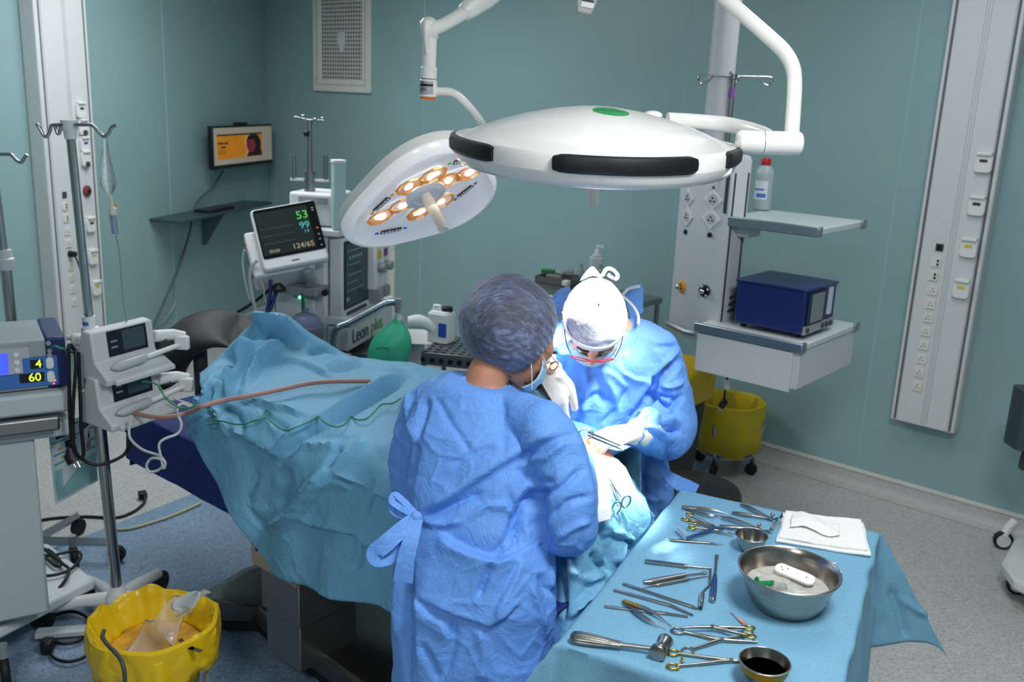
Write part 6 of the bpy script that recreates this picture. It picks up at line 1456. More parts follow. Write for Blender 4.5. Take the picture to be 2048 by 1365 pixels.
# ================================================================ people
skin = mat('skin', S(214, 160, 132), .5, var=.06, vs=30, sss=.12, bump=.15, bs=200)
skin2 = mat('skin_tan', S(190, 134, 106), .5, var=.06, vs=30, sss=.12, bump=.15, bs=200)
pskin = mat('skin_antiseptic', S(224, 120, 62), .42, var=.15, vs=22, sss=.1)
glovem = mat('latex_glove', S(238, 232, 214), .42, var=.03, bump=.4, bs=90)
hairm = mat('hair_dark', S(38, 26, 20), .45, var=.5, vs=60, stretch=(6, 6, 1))
maskm = cloth('mask_blue', S(170, 208, 222), rough=.8, cs=30, depth=.002, cs2=120)
red = mat('glasses_red', S(196, 22, 30), .3)
def union(mb, vox, it=4, fac=.5):
    """one continuous skin over all the overlapping volumes of mb"""
    me = bpy.data.meshes.new('tmp'); me.from_pydata([tuple(v) for v in mb.v], [], mb.f)
    bm = bmesh.new(); bm.from_mesh(me); bmesh.ops.recalc_face_normals(bm, faces=bm.faces); bm.to_mesh(me); bm.free()
    o = bpy.data.objects.new('tmp', me); COL.objects.link(o)
    md = o.modifiers.new('r', 'REMESH'); md.mode = 'VOXEL'; md.voxel_size = vox; md.adaptivity = 0
    if it: md = o.modifiers.new('s', 'SMOOTH'); md.factor = fac; md.iterations = it
    bpy.context.view_layer.update()
    m2 = bpy.data.meshes.new_from_object(o.evaluated_get(bpy.context.evaluated_depsgraph_get()))
    n = len(m2.vertices); V = np.empty(n*3); m2.vertices.foreach_get('co', V); V = V.reshape(-1, 3)
    Nn = np.empty(n*3); m2.vertices.foreach_get('normal', Nn); Nn = Nn.reshape(-1, 3)
    F = [tuple(p.vertices) for p in m2.polygons]
    bpy.data.objects.remove(o); bpy.data.meshes.remove(me); bpy.data.meshes.remove(m2)
    return V, Nn, F
def fromarr(V, F): b = MB(); b.v = [Vector(v) for v in V]; b.f = list(F); return b
def limb(mb, pts, rad, k=6, n=16, sx=1., sy=1.):
    P = cr(pts, k); r = resamp(rad, len(P)); mb.tube(P, r, n, sx=sx, sy=sy); mb.ball(P[0], r[0], 14); mb.ball(P[-1], r[-1], 14)
def frame(C, f, up):
    f = Vector(f).normalized(); up = Vector(up); up = (up - f*up.dot(f)).normalized(); x = f.cross(up)
    return Matrix(((x.x, f.x, up.x, C[0]), (x.y, f.y, up.y, C[1]), (x.z, f.z, up.z, C[2]), (0, 0, 0, 1)))
def headmb(mb, M, ears=True):
    mb.ball((0, -.012, .03), (.074, .094, .088), 24, M); mb.ball((0, .02, -.035), (.062, .078, .075), 20, M); mb.ball((0, .045, -.075), (.040, .045, .035), 16, M)
    mb.ball((0, .06, .025), (.060, .035, .03), 16, M)                       # brow
    mb.tube([(0, .085, .018), (0, .098, -.004), (0, .108, -.022), (0, .096, -.030)], [.009, .011, .014, .010], 12, M); mb.ball((0, .105, -.022), (.013, .012, .010), 12, M)
    for s in (-1, 1):
        mb.ball((s*.014, .096, -.026), (.009, .010, .007), 10, M); mb.ball((s*.042, .062, -.018), (.024, .022, .022), 12, M)
        mb.ball((s*.020, .088, -.055), (.016, .008, .006), 10, M)           # lips
        if ears: mb.tube(cr([M @ Vector((s*.072, .0, .03)), M @ Vector((s*.084, -.014, .034)), M @ Vector((s*.085, -.018, .008)), M @ Vector((s*.075, -.004, -.022))], 4), [.007, .009, .009, .008], 10)
def eyes(M, par, Wt):
    for s in (-1, 1):
        b = MB(); b.ball((s*.031, .078, .006), .0125, 14, M); e = b.build('eye', mat('eye_white', S(225, 222, 216), .2), par, world=Wt)
        b = MB(); b.ball((s*.031, .0888, .004), (.006, .003, .006), 10, M); b.build('iris', mat('iris_brown', S(60, 38, 24), .2), e, world=Wt)
        b = MB(); b.tube(cr([M @ Vector(p) for p in ((s*.014, .094, .030), (s*.03, .094, .036), (s*.048, .082, .032))], 4), [.003, .0045, .002], 8); b.build('eyebrow', hairm, par, world=Wt)
def handmb(mb, W, d, pn, side=1, curl=(25, 35, 25), spread=.10, thumb=(.6, .5, 0.), k=1., rs=1., curls=None):
    """W wrist, d towards the fingers, pn out of the palm; side=+1 puts the thumb at d x pn"""
    d = Vector(d).normalized(); pn = Vector(pn); pn = (pn - d*pn.dot(d)).normalized(); t = d.cross(pn)*side; W = Vector(W)
    rg = []
    for f_, w_, h_ in ((-.01, .026, .019), (.02, .032, .016), (.055, .040, .0145), (.085, .040, .012), (.094, .036, .009)):
        rg.append([W + d*f_*k + t*(cos(a)*w_*k*rs) + pn*(sin(a)*h_*k*rs) for a in np.linspace(0, 2*pi, 18, endpoint=False)])
    mb.loft(rg)
    for i, (o, L_, r_) in enumerate(((.029, (.040, .024, .020), .0088), (.010, (.044, .028, .021), .0092), (-.010, (.041, .026, .020), .0087), (-.029, (.032, .019, .017), .0076))):
        cu = curls[i] if curls else curl
        p = W + (d*.088 + t*o)*k - pn*.001; dd = (d + t*(o*spread*28*.12)).normalized(); pts = [p - dd*.02*k, p]; ang = 0
        for L1, c_ in zip(L_, cu):
            ang += R(c_); v = dd*cos(ang) + pn*sin(ang); p = p + v*L1*k; pts.append(p)
        r = [r_*1.05, r_*1.06, r_, r_*.93, r_*.8]; r = [q*k*rs for q in r]
        mb.tube(cr(pts, 4), r, 12); mb.ball(pts[-1], r[-1], 10)
        for q, pp in zip(r[1:-1], pts[1:-1]): mb.ball(pp, q*1.07, 10)
    th = (d*thumb[0] + t*thumb[1] + pn*thumb[2]).normalized(); p0 = W + d*.022*k + t*.022*k; p1 = p0 + (th*.8 + t*.35).normalized()*.042*k; p2 = p1 + th*.032*k; p3 = p2 + (th*.8 + d*.4 + pn*.25).normalized()*.027*k
    mb.tube(cr([p0, p1, p2, p3], 5), [q*k*rs for q in (.015, .0125, .0105, .0085)], 12); mb.ball(p3, .0085*k*rs, 10); mb.ball(p0, .016*k*rs, 12)
def tring(C, a, b, yaw, n=40, p=2.4, tilt=0, roll=0):
    u = Vector((cos(yaw), sin(yaw), -roll)); v = Vector((-sin(yaw), cos(yaw), tilt)); out = []
    for i in range(n):
        th = 2*pi*i/n; c, s = cos(th), sin(th); c = abs(c)**(2/p)*(1 if c > 0 else -1); s = abs(s)**(2/p)*(1 if s > 0 else -1); out.append(C + u*a*c + v*b*s)
    return out
def upl(rings, k=4): return [list(r) for r in zip(*[cr(list(c), k) for c in zip(*rings)])]

# ---------------------------------------------------------------- assistant, seen from behind
AY = R(-14)
arings = [((945, 1500), 2.12, .215, .16), ((945, 1365), 2.13, .207, .155), ((946, 1230), 2.14, .207, .15), ((952, 1130), 2.15, .205, .145), ((952, 1040), 2.18, .182, .13), ((962, 940), 2.22, .182, .125), ((968, 860), 2.26, .190, .118), ((966, 822), 2.28, .168, .105), ((962, 788), 2.29, .128, .088), ((957, 771), 2.295, .098, .078), ((955, 762), 2.30, .080, .068)]
arm_R = [pY(1085, 852, 2.18), pY(1112, 900, 2.16), pY(1128, 980, 2.125), pY(1130, 1050, 2.12), pY(1138, 1035, 2.20), pY(1150, 965, 2.32), pY(1158, 915, 2.41)]
arm_L = [pY(850, 820, 2.37), pY(836, 880, 2.35), pY(838, 960, 2.33), pY(862, 1000, 2.36), pY(920, 960, 2.48), pY(985, 920, 2.58)]
RW, LW = pY(1160, 905, 2.43), pY(1000, 912, 2.61)
HC = pY(1018, 668, 2.36)
af = Vector((.74, .34, -.58)).normalized(); aup = Vector((-.45, -.25, .86))
HMa = frame(HC + af*.02 - aup*.02, af, Vector((.52, .32, .8)))
NB = pY(962, 775, 2.30)
# body
b = MB()
b.loft(upl([[c for c in tring(pY(x, y, Y), a*.60, bb_*.58, AY)] for (x, y), Y, a, bb_ in arings[3:10]], 3))
headmb(b, HMa)
limb(b, [NB + Vector((0, 0, -.06)), NB.lerp(HC, .35), HC + af*.0 - aup.normalized()*.06], [.062, .052, .056])
limb(b, arm_R[:4], [.036, .032, .03, .03]); limb(b, arm_R[3:] + [RW], [.041, .038, .033, .027])
limb(b, arm_L[:4], [.055, .046, .042, .04]); limb(b, arm_L[3:] + [LW], [.041, .038, .03, .026])
rd, rp = Vector((.25, .75, -.45)), Vector((-.35, -.2, -.9))
ld, lp = Vector((.8, .3, -.35)), Vector((.3, .3, -.9))
handmb(b, RW, rd, rp, 1, (20, 30, 20), k=.92, rs=.86); handmb(b, LW, ld, lp, -1, (25, 30, 20), k=.92, rs=.86)
hipa = pY(952, 1130, 2.15)
for s in (-1, 1):
    hp_ = hipa + Vector((cos(AY), sin(AY), 0))*s*.085 + Vector((0, 0, -.02)); ft = Vector((hp_.x, hp_.y+.02, .07))
    limb(b, [hp_, hp_.lerp(ft, .5) + Vector((0, .02, 0)), ft], [.085, .055, .042]); b.ball(ft + Vector((.01, .07, -.03)), (.042, .12, .038), 14); 
V, Nn, F = union(b, .0075, 6)
foot0 = Vector((hipa.x, hipa.y, 0))
V[:, 2] = np.maximum(V[:, 2], .003)
pa = fromarr(V, F).build('person', skin2, smooth=80)
tag(pa, 'person seen from behind in a blue gown and bouffant cap, leaning over the table', 'person'); pa.location = pa.location
Wa = Matrix.Translation(pa.location)
# gown
b = MB(); b.loft(upl([tring(pY(x, y, Y), a, bb_, AY, roll=(.14 if y < 830 else .06 if y < 900 else 0)) for (x, y), Y, a, bb_ in arings], 4))
limb(b, arm_R[:4], [.064, .073, .074, .078]); limb(b, arm_R[3:], [.078, .075, .060, .042])
limb(b, arm_L[:4], [.066, .068, .070, .070]); limb(b, arm_L[3:], [.07, .066, .055, .042])
b.tube(cr([pY(1085, 852, 2.18), pY(1040, 832, 2.23), pY(985, 806, 2.28)], 4), [.062, .060, .040], 16); b.tube(cr([pY(850, 820, 2.37), pY(890, 795, 2.33), pY(940, 785, 2.29)], 4), [.062, .058, .042], 16)
V, Nn, F = union(b, .0052, 8)
z7 = lambda *p: [(740 + x*.4873, 700 + y*.4873) for x, y in p]
GS = [
 (z7((790, 350), (700, 385), (560, 470), (420, 560), (300, 640), (195, 695)), 26, .020, 's'),
 (z7((720, 560), (640, 640), (612, 700), (600, 820)), 24, .03, 'v'), (z7((700, 620), (690, 720), (740, 840)), 26, .018, 'v'),
 (z7((285, 740), (340, 790), (410, 825), (520, 860), (615, 825)), 20, .024, 's'),
 (z7((205, 690), (185, 800), (182, 950), (185, 1150), (190, 1365)), 20, .014, 'S'),
 (z7((235, 190), (215, 280), (190, 380)), 14, .014, 'v'), (z7((195, 385), (180, 460), (165, 545)), 12, .014, 'v'), (z7((150, 170), (160, 280), (190, 380)), 14, .010, 'r'),
 (z7((185, 1000), (240, 1080), (300, 1120), (350, 1200)), 12, .012, 's'), (z7((190, 1010), (340, 1090), (490, 1140), (560, 1090), (620, 1030)), 14, .012, 'S'),
 (z7((615, 850), (570, 960), (500, 1090)), 16, .014, 'S'), (z7((505, 870), (470, 950), (440, 1020)), 12, .012, 'v'),
 (z7((380, 700), (480, 640), (560, 640), (610, 700)), 12, .008, 'r'), (z7((560, 560), (600, 680), (560, 780), (500, 850)), 14, .010, 'v'),
 (z7((200, 690), (330, 640), (470, 580)), 14, .012, 'v'), (z7((205, 700), (300, 720), (380, 700)), 12, .012, 'r'),
 (z7((540, 180), (545, 300), (550, 450)), 14, .005, 'v'), (z7((260, 180), (330, 300), (430, 440)), 12, .006, 'v'), (z7((520, 400), (430, 430), (330, 470)), 12, .007, 'v'),
 (z7((840, 340), (870, 430), (900, 560), (905, 690)), 20, .008, 'r'), (z7((680, 600), (780, 570), (880, 480)), 12, .010, 'v'), (z7((720, 700), (820, 620), (900, 600)), 12, .010, 'v'), (z7((760, 780), (840, 720), (900, 700)), 12, .010, 'r'),
 (z7((640, 460), (720, 440), (800, 380)), 14, .012, 'r'), (z7((600, 480), (680, 540), (760, 540)), 12, .010, 'v'),
 (z7((690, 920), (720, 980), (780, 1010)), 12, .010, 'v'), (z7((650, 950), (700, 1080), (720, 1200)), 12, .010, 'r'), (z7((770, 900), (775, 1050), (770, 1180)), 12, .012, 'v'), (z7((740, 880), (740, 1050), (730, 1180)), 10, .008, 'r'),
 (z7((340, 1090), (340, 1220), (300, 1365)), 16, .008, 'v'), (z7((440, 1130), (470, 1250), (460, 1365)), 18, .007, 'r'), (z7((200, 1180), (260, 1290), (280, 1365)), 14, .010, 'v'),
 (z7((110, 620), (90, 480), (100, 350)), 14, .008, 'r'), (z7((120, 900), (110, 1050), (120, 1200)), 14, .010, 'r'), (z7((150, 950), (150, 1200), (160, 1365)), 12, .010, 'v'),
]
V = V + Nn*(strokes(V, Nn, GS, gain=1.3) + crumple(V, .13, .006, 21) + crumple(V, .05, .0016, 22) + creases(V, .085, .0045, 23))[:, None]
ga = fromarr(V, F).build('gown', gownm, pa, world=Wa, smooth=80)
# ties at the back
gm = gownm
def strap(nm, pts, w, par, Wt, th=.002, m=None, nrm=None):
    b = MB(); b.ribbon(cr(pts, 8), w, th, nrm); return b.build(nm, m or gm, par, world=Wt, smooth=50)
kn = pY(832, 1040, 2.0)
strap('gown_tie', [pY(832, 1036, 2.01), pY(805, 1058, 1.98), pY(775, 1085, 1.96), pY(752, 1105, 1.955), pY(756, 1117, 1.955), pY(780, 1112, 1.97), pY(805, 1085, 1.98), pY(830, 1042, 2.0)], [.03, .036, .04, .04, .04, .036, .032, .03], ga, Wa, nrm=(0.2, -1, .5))
strap('gown_tie', [pY(833, 1038, 2.0), pY(822, 1080, 1.97), pY(812, 1120, 1.955), pY(806, 1165, 1.95)], [.03, .036, .04, .046], ga, Wa, nrm=(0, -1, .3))
for dy in (0, 16): strap('tie_loop', [pY(832, 1030, 2.03), pY(810, 1006+dy, 2.05), pY(790, 990+dy, 2.06), pY(784, 1003+dy, 2.05), pY(800, 1016+dy, 2.04), pY(830, 1032, 2.02)], .016, ga, Wa, nrm=(0, -.6, 1))
b = MB(); b.ball(pY(832, 1037, 2.01), (.016, .014, .018), 14); b.build('tie_knot', gm, ga, world=Wa)
# cap
capm = bpy.data.materials.new('bouffant_mesh'); capm.use_nodes = True
def capmat(m, c0, c1, c2):
    nt = m.node_tree; N = nt.nodes; L = nt.links; bs = N['Principled BSDF']; bs.inputs['Roughness'].default_value = .7; bs.inputs['Sheen Weight'].default_value = .5; bs.inputs['Sheen Tint'].default_value = (.7, .8, 1, 1)
    tc = N.new('ShaderNodeTexCoord'); mp = N.new('ShaderNodeMapping'); mp.inputs['Scale'].default_value = (22, 150, 60); L.new(tc.outputs['Object'], mp.inputs['Vector'])
    n1 = N.new('ShaderNodeTexNoise'); n1.inputs['Scale'].default_value = 1.4; n1.inputs['Detail'].default_value = 7; n1.inputs['Distortion'].default_value = .5; L.new(mp.outputs[0], n1.inputs['Vector'])
    n2 = N.new('ShaderNodeTexNoise'); n2.inputs['Scale'].default_value = 9; n2.inputs['Detail'].default_value = 4; L.new(tc.outputs['Object'], n2.inputs['Vector'])
    mx = N.new('ShaderNodeMath'); mx.operation = 'MULTIPLY_ADD'; mx.inputs[1].default_value = .5; L.new(n2.outputs[0], mx.inputs[0])
    sc = N.new('ShaderNodeMath'); sc.operation = 'MULTIPLY'; sc.inputs[1].default_value = .5; L.new(n1.outputs[0], sc.inputs[0]); L.new(sc.outputs[0], mx.inputs[2])
    rp_ = ramp_(N, L, mx.outputs[0], [(.36, c0), (.5, c1), (.66, c2)]); L.new(rp_.outputs[0], bs.inputs['Base Color'])
    bp = N.new('ShaderNodeBump'); bp.inputs['Strength'].default_value = .5; bp.inputs['Distance'].default_value = .004; L.new(n1.outputs[0], bp.inputs['Height']); L.new(bp.outputs[0], bs.inputs['Normal'])
def ramp_(N, L, src, stops):
    c = N.new('ShaderNodeValToRGB'); e = c.color_ramp.elements
    while len(e) < len(stops): e.new(.5)
    for q, (p, col) in zip(e, stops): q.position = p; q.color = (*col, 1)
    L.new(src, c.inputs[0]); return c
capmat(capm, S(56, 56, 66), S(84, 88, 110), S(132, 142, 180))
CX = Vector((-.72, -.22, .66)).normalized()
CC = pY(1016, 646, 2.36)
CM = CX.to_track_quat('Z', 'Y').to_matrix().to_4x4(); CM = Matrix.Translation(CC) @ CM
prof = [(.002, .122), (.04, .119), (.075, .105), (.104, .078), (.122, .042), (.129, .0), (.127, -.032), (.116, -.062), (.100, -.080), (.090, -.088), (.086, -.084)]
P = cr([Vector((r, 0, z)) for r, z in prof], 6); n = 180; rows = []
for q in P:
    e = np.clip((.02 - q.z)/.1, 0, 1); rows.append([Vector((q.x*cos(th)*(1 + .018*e*sin(34*th + 3*sin(th*3))), q.x*sin(th)*.97*(1 + .018*e*sin(34*th + 3*sin(th*3))), q.z)) for th in np.linspace(0, 2*pi, n, endpoint=False)])
V = np.array([list(p) for r_ in rows for p in r_]); rad = V/np.linalg.norm(V, axis=1)[:, None]
V = V + rad*(crumple(V, .06, .004, 31) + crumple(V*[1, 1, .5], .022, .0014, 32))[:, None]
b = MB(); b.loft([[Vector(V[i*n+k]) for k in range(n)] for i in range(len(rows))], CM, caps=False); b.build('bouffant_cap', capm, pa, world=Wa, smooth=80)
# mask, glasses, hair
def maskon(M, par, Wt, bulge=1., straps=True):
    rows = []
    for v in np.linspace(-1, 1, 14):
        r_ = []
        for u in np.linspace(-1, 1, 22):
            z = -.048 + .044*v; y = .112 - .052*abs(u)**2.2 - .018*v*v*(1 if v < 0 else .55) + .004*cos(v*10)*(1-abs(u)); r_.append(M @ Vector((u*(.074 - .010*v*v), y*bulge, z)))
        rows.append(r_)
    b = MB(); b.grid(rows); mk = b.build('face_mask', maskm, par, world=Wt, smooth=70, solid=.002)
    for s in (-1, 1):
        for z0, z1 in ((-.012, .02), (-.082, -.01)): b = MB(); b.tube(cr([M @ Vector((s*.072, .066, z0)), M @ Vector((s*.084, .03, (z0+z1)/2)), M @ Vector((s*.088, -.005, z1))], 4), .0014, 6); b.build('mask_loop', towel, mk, world=Wt)
    return mk
maskon(HMa, pa, Wa)
def glasses(M, par, Wt, m, tm, dz_=0.):
    for s in (-1, 1):
        o = [M @ Vector((s*.034 + .026*cos(a)*1.0, .112 - .010*(abs(s*.034+.026*cos(a))/.06)**2, .0 + dz_ + .013*sin(a))) for a in np.linspace(0, 2*pi, 28, endpoint=False)]
        b = MB(); b.tube(o, .0018, 8, closed=True); fr_ = b.build('glasses_frame', m, par, world=Wt)
        b = MB(); b.tube(cr([M @ Vector((s*.061, .10, .008+dz_)), M @ Vector((s*.078, .06, .01+dz_)), M @ Vector((s*.084, .0, .012+dz_))], 5), .0017, 8); b.build('glasses_temple', tm, fr_, world=Wt)
        b = MB(); b.add(o, [tuple(range(28))]); b.build('glasses_lens', mat('lens_clear', (1, 1, 1), .02, trans=1, ior=1.05, var=0), fr_, world=Wt)
    b = MB(); b.tube(cr([M @ Vector((-.009, .113, .004+dz_)), M @ Vector((0, .116, .007+dz_)), M @ Vector((.009, .113, .004+dz_))], 4), .0018, 8); b.build('glasses_bridge', m, par, world=Wt)
glasses(HMa, pa, Wa, mat('frame_copper', S(170, 110, 90), .3, .6), mat('frame_copper', S(170, 110, 90), .3, .6), .004)
eyes(HMa, pa, Wa)
rh = random.Random(9); b = MB()
for i in range(46):
    a0 = HMa @ Vector((rh.uniform(-.03, .05), rh.uniform(-.05, .03), rh.uniform(-.10, -.07))); d_ = Vector((rh.uniform(.25, .7), rh.uniform(0, .5), rh.uniform(-.9, -.5))).normalized(); L_ = rh.uniform(.05, .10); s_ = Vector((rh.uniform(-.3, .3), rh.uniform(-.3, .3), rh.uniform(-.2, .2)))
    b.tube(cr([a0, a0 + d_*L_*.5 + s_*.02, a0 + d_*L_ + s_*.06], 5), [.0022, .0018, .0006], 5)
for i in range(8):
    a0 = pY(1046 + 4*i, 752 + 3*i, 2.42); b.tube([a0, a0 + Vector((.02+.003*i, .02, -.05))], [.016, .005], 8)
b.build('loose_hair', hairm, pa, world=Wa, smooth=60)
for W_, d_, p_, s_, tail in ((RW, rd, rp, 1, arm_R[-2]), (LW, ld, lp, -1, arm_L[-2])):
    b = MB(); handmb(b, W_, d_, p_, s_, (20, 30, 20), k=.92, rs=1.); b.tube([W_.lerp(tail, .75), W_.lerp(tail, .3), W_ + Vector(d_).normalized()*.01], [.041, .034, .026], 18)
    V, Nn, F = union(b, .0034, 3); V = V + Nn*(.0008 + crumple(V, .02, .0012, 41))[:, None]; fromarr(V, F).build('glove', glovem, pa, world=Wa, smooth=80)

# ---------------------------------------------------------------- surgeon facing the camera
SYW = R(4)
srings = [((1240, 1330), 3.00, .215, .15), ((1236, 1200), 3.0, .21, .15), ((1232, 1080), 2.99, .202, .145), ((1226, 960), 2.97, .198, .14), ((1212, 860), 2.92, .190, .135), ((1202, 780), 2.86, .196, .128), ((1196, 715), 2.81, .198, .115), ((1196, 672), 2.80, .170, .095), ((1200, 650), 2.80, .115, .085)]
sL = [pY(1312, 700, 2.80), pY(1330, 770, 2.80), pY(1338, 850, 2.77), pY(1334, 868, 2.73), pY(1300, 868, 2.65), pY(1278, 866, 2.60)]
sR = [pY(1085, 705, 2.82), pY(1062, 760, 2.80), pY(1052, 800, 2.74), pY(1056, 770, 2.67), pY(1068, 735, 2.60), pY(1082, 722, 2.55)]
WL, WR_ = pY(1268, 866, 2.575), pY(1100, 735, 2.50)
SH = pY(1188, 640, 2.62)
sf = Vector((-.02, -.50, -.87)).normalized(); su = Vector((0, -.87, .50))
HMs = frame(SH + sf*.01, sf, su)
NS = pY(1205, 630, 2.80)
b = MB()
b.loft(upl([tring(pY(x, y, Y), a*.76, bb_*.74, SYW) for (x, y), Y, a, bb_ in srings[3:9]], 3))
headmb(b, HMs)
limb(b, [NS + Vector((0, .02, -.08)), NS.lerp(SH, .35) + Vector((.01, 0, .0)), SH + Vector((0, .05, -.03))], [.075, .060, .058])
b.tube([NS + Vector((.0, 0, -.05)), NS + Vector((.09, 0, -.06))], [.07, .045], 14)
limb(b, sL[:4], [.046, .04, .036, .034]); limb(b, sL[3:] + [WL], [.043, .04, .034, .028])
limb(b, sR[:4], [.058, .05, .045, .042]); limb(b, sR[3:] + [WR_], [.043, .04, .034, .028])
hl_d, hl_p = Vector((-.93, -.25, -.16)), Vector((-.12, .25, -1))
hr_d, hr_p = Vector((.12, -.05, -1)), Vector((.22, .95, -.1))
cl = [(30, 45, 30), (38, 48, 30), (45, 50, 35), (52, 52, 38)]; crr = [(14, 26, 20), (16, 30, 22), (20, 34, 24), (24, 38, 26)]
handmb(b, WL, hl_d, hl_p, -1, curls=cl, thumb=(.8, .28, .35), rs=.86); handmb(b, WR_, hr_d, hr_p, 1, curls=crr, thumb=(1., .12, .35), rs=.8)
hips = pY(1226, 960, 2.97)
for s in (-1, 1):
    hp_ = hips + Vector((s*.09, 0, -.02)); ft = Vector((hp_.x + s*.02, hp_.y+.04, .07)); limb(b, [hp_, hp_.lerp(ft, .5) + Vector((0, -.02, 0)), ft], [.088, .058, .044]); b.ball(ft + Vector((0, -.07, -.03)), (.044, .125, .038), 14)
V, Nn, F = union(b, .0065, 5); V[:, 2] = np.maximum(V[:, 2], .003)
ps = fromarr(V, F).build('person', skin, smooth=80)
tag(ps, 'person facing us in a blue gown, pale cap and red glasses, bent over the patient', 'person'); Ws = Matrix.Translation(ps.location)
b = MB(); b.loft(upl([tring(pY(x, y, Y), a, bb_, SYW) for (x, y), Y, a, bb_ in srings], 4))
limb(b, sL[:4], [.070, .076, .086, .084]); limb(b, sL[3:], [.084, .062, .045])
limb(b, sR[:4], [.070, .070, .072, .068]); limb(b, sR[3:], [.066, .055, .045])
b.tube(cr([sL[0], pY(1274, 674, 2.80), pY(1232, 680, 2.80)], 4), [.068, .058, .04], 16); b.tube(cr([sR[0], pY(1125, 675, 2.81), pY(1170, 680, 2.80)], 4), [.068, .058, .04], 16)
b.ball(pY(1352, 888, 2.74), (.035, .035, .03), 14)
V, Nn, F = union(b, .005, 7)
z6 = lambda *p: [(860 + x*.3077, 480 + y*.3077) for x, y in p]
SS = [
 (z6((1600, 700), (1540, 690), (1460, 700)), 10, .012, 'v'), (z6((1640, 770), (1560, 830), (1460, 930), (1380, 1060), (1290, 1190)), 16, .030, 'v'), (z6((1600, 740), (1500, 840), (1440, 900)), 12, .012, 'r'),
 (z6((1440, 880), (1380, 1000), (1300, 1160)), 12, .016, 'r'),
 (z6((1050, 800), (1040, 860), (1050, 900)), 10, .012, 'v'), (z6((1030, 860), (1010, 980), (1000, 1150)), 12, .014, 'r'), (z6((1070, 840), (1100, 960), (1140, 1120)), 14, .010, 'v'), (z6((1250, 840), (1330, 890), (1430, 900)), 8, .012, 's'),
 (z6((1240, 560), (1240, 700), (1250, 850)), 10, .007, 'v'), (z6((900, 780), (860, 880), (850, 1000)), 12, .012, 'v'), (z6((880, 1000), (960, 1060), (1080, 1020), (1220, 1070)), 14, .012, 'v'), (z6((950, 900), (930, 1050), (900, 1200)), 14, .014, 'r'),
 (z6((1380, 1060), (1450, 1040), (1560, 1100), (1650, 1000)), 12, .024, 'v'), (z6((1340, 1170), (1420, 1130), (1500, 1170), (1620, 1190)), 10, .022, 'r'), (z6((1480, 1150), (1560, 1230), (1640, 1250)), 11, .026, 'v'), (z6((1380, 1200), (1480, 1250), (1580, 1320)), 11, .020, 'r'), (z6((1400, 1180), (1430, 1280), (1380, 1350)), 10, .020, 'v'),
 (z6((1500, 940), (1560, 960), (1640, 930)), 10, .016, 'r'), (z6((1440, 1010), (1520, 1020), (1600, 1040)), 9, .016, 'v'),
 (z6((1150, 900), (1200, 1000), (1230, 1150)), 12, .010, 'r'), (z6((1300, 960), (1220, 1100), (1120, 1200)), 12, .010, 'v'), (z6((1100, 820), (1200, 860), (1300, 960)), 10, .010, 's'),
 ([(1340, 890), (1330, 940), (1320, 1010)], 12, .010, 'v'), ([(1260, 920), (1290, 960), (1330, 985)], 14, .014, 'v'), ([(1240, 960), (1300, 1000), (1330, 1000)], 12, .012, 'r'), ([(1300, 900), (1290, 960), (1300, 1030)], 12, .012, 'v'),
]
V = V + Nn*(strokes(V, Nn, SS, gain=1.2) + crumple(V, .11, .007, 51) + crumple(V, .045, .002, 52) + creases(V, .08, .0045, 53))[:, None]
gs = fromarr(V, F).build('gown', gownm, ps, world=Ws, smooth=80)
# raised back collar and white neck edge
G = upgrid([[pY(1245, 595, 2.93), pY(1262, 572, 2.95), pY(1284, 568, 2.97)], [pY(1252, 610, 2.90), pY(1268, 595, 2.92), pY(1287, 590, 2.94)], [pY(1262, 640, 2.87), pY(1276, 632, 2.88), pY(1286, 625, 2.90)]], 30, 24)
clothgrid(G, 'collar_flap', gownm, gs, Ws, crs=((.05, .003, 61),))
G = upgrid([[pY(1100, 600, 2.95), pY(1118, 580, 2.96), pY(1140, 572, 2.96)], [pY(1098, 640, 2.90), pY(1118, 630, 2.9), pY(1145, 620, 2.9)]], 24, 24)
clothgrid(G, 'collar_side', gownm, gs, Ws, crs=((.05, .003, 62),))
b = MB(); b.ribbon(cr([pY(1244, 592, 2.90), pY(1256, 602, 2.86), pY(1270, 618, 2.82), pY(1277, 634, 2.775), pY(1276, 648, 2.74)], 6), .008, .003, (0.3, -1, .3)); b.ribbon(cr([pY(1245, 590, 2.9), pY(1258, 578, 2.91), pY(1280, 573, 2.93)], 5), .009, .003, (0, -1, 0)); b.build('collar_edge', towel, gs, world=Ws)
strap('gown_tie', [pY(1306, 892, 2.80), pY(1318, 920, 2.80), pY(1330, 945, 2.79), pY(1350, 962, 2.77), pY(1372, 975, 2.75), pY(1392, 985, 2.74)], [.016, .02, .026, .04, .05, .05], gs, Ws, nrm=(.2, -1, .2))
# cap with a grey front and white tied top
capw = mat('cap_white', S(226, 232, 240), .8, var=.05, vs=30, bump=.5, bs=60)
capg = bpy.data.materials.new('cap_grey'); capg.use_nodes = True; capmat(capg, S(130, 136, 150), S(176, 184, 200), S(214, 222, 236))
CMs = HMs @ Matrix.Translation((0, -.012, .03))
def capsurf(rx, ry, rz, z0f, seed, amp):
    rows = []; n = 120
    for ph in np.linspace(0.02, 1, 34):
        r_ = []
        for th in np.linspace(0, 2*pi, n, endpoint=False):
            lim = 1.62 + .33*(-sin(th)) ; a = ph*lim; r_.append(Vector((rx*sin(a)*cos(th), ry*sin(a)*sin(th), rz*cos(a))))
        rows.append(r_)
    V = np.array([list(p) for r_ in rows for p in r_]); rad = V/np.linalg.norm(V, axis=1)[:, None]
    V = V + rad*(crumple(V, .05, amp, seed) + crumple(V, .02, amp*.35, seed+1))[:, None]
    b = MB(); b.loft([[Vector(V[i*n+k]) for k in range(n)] for i in range(len(rows))], CMs, caps=False); return b
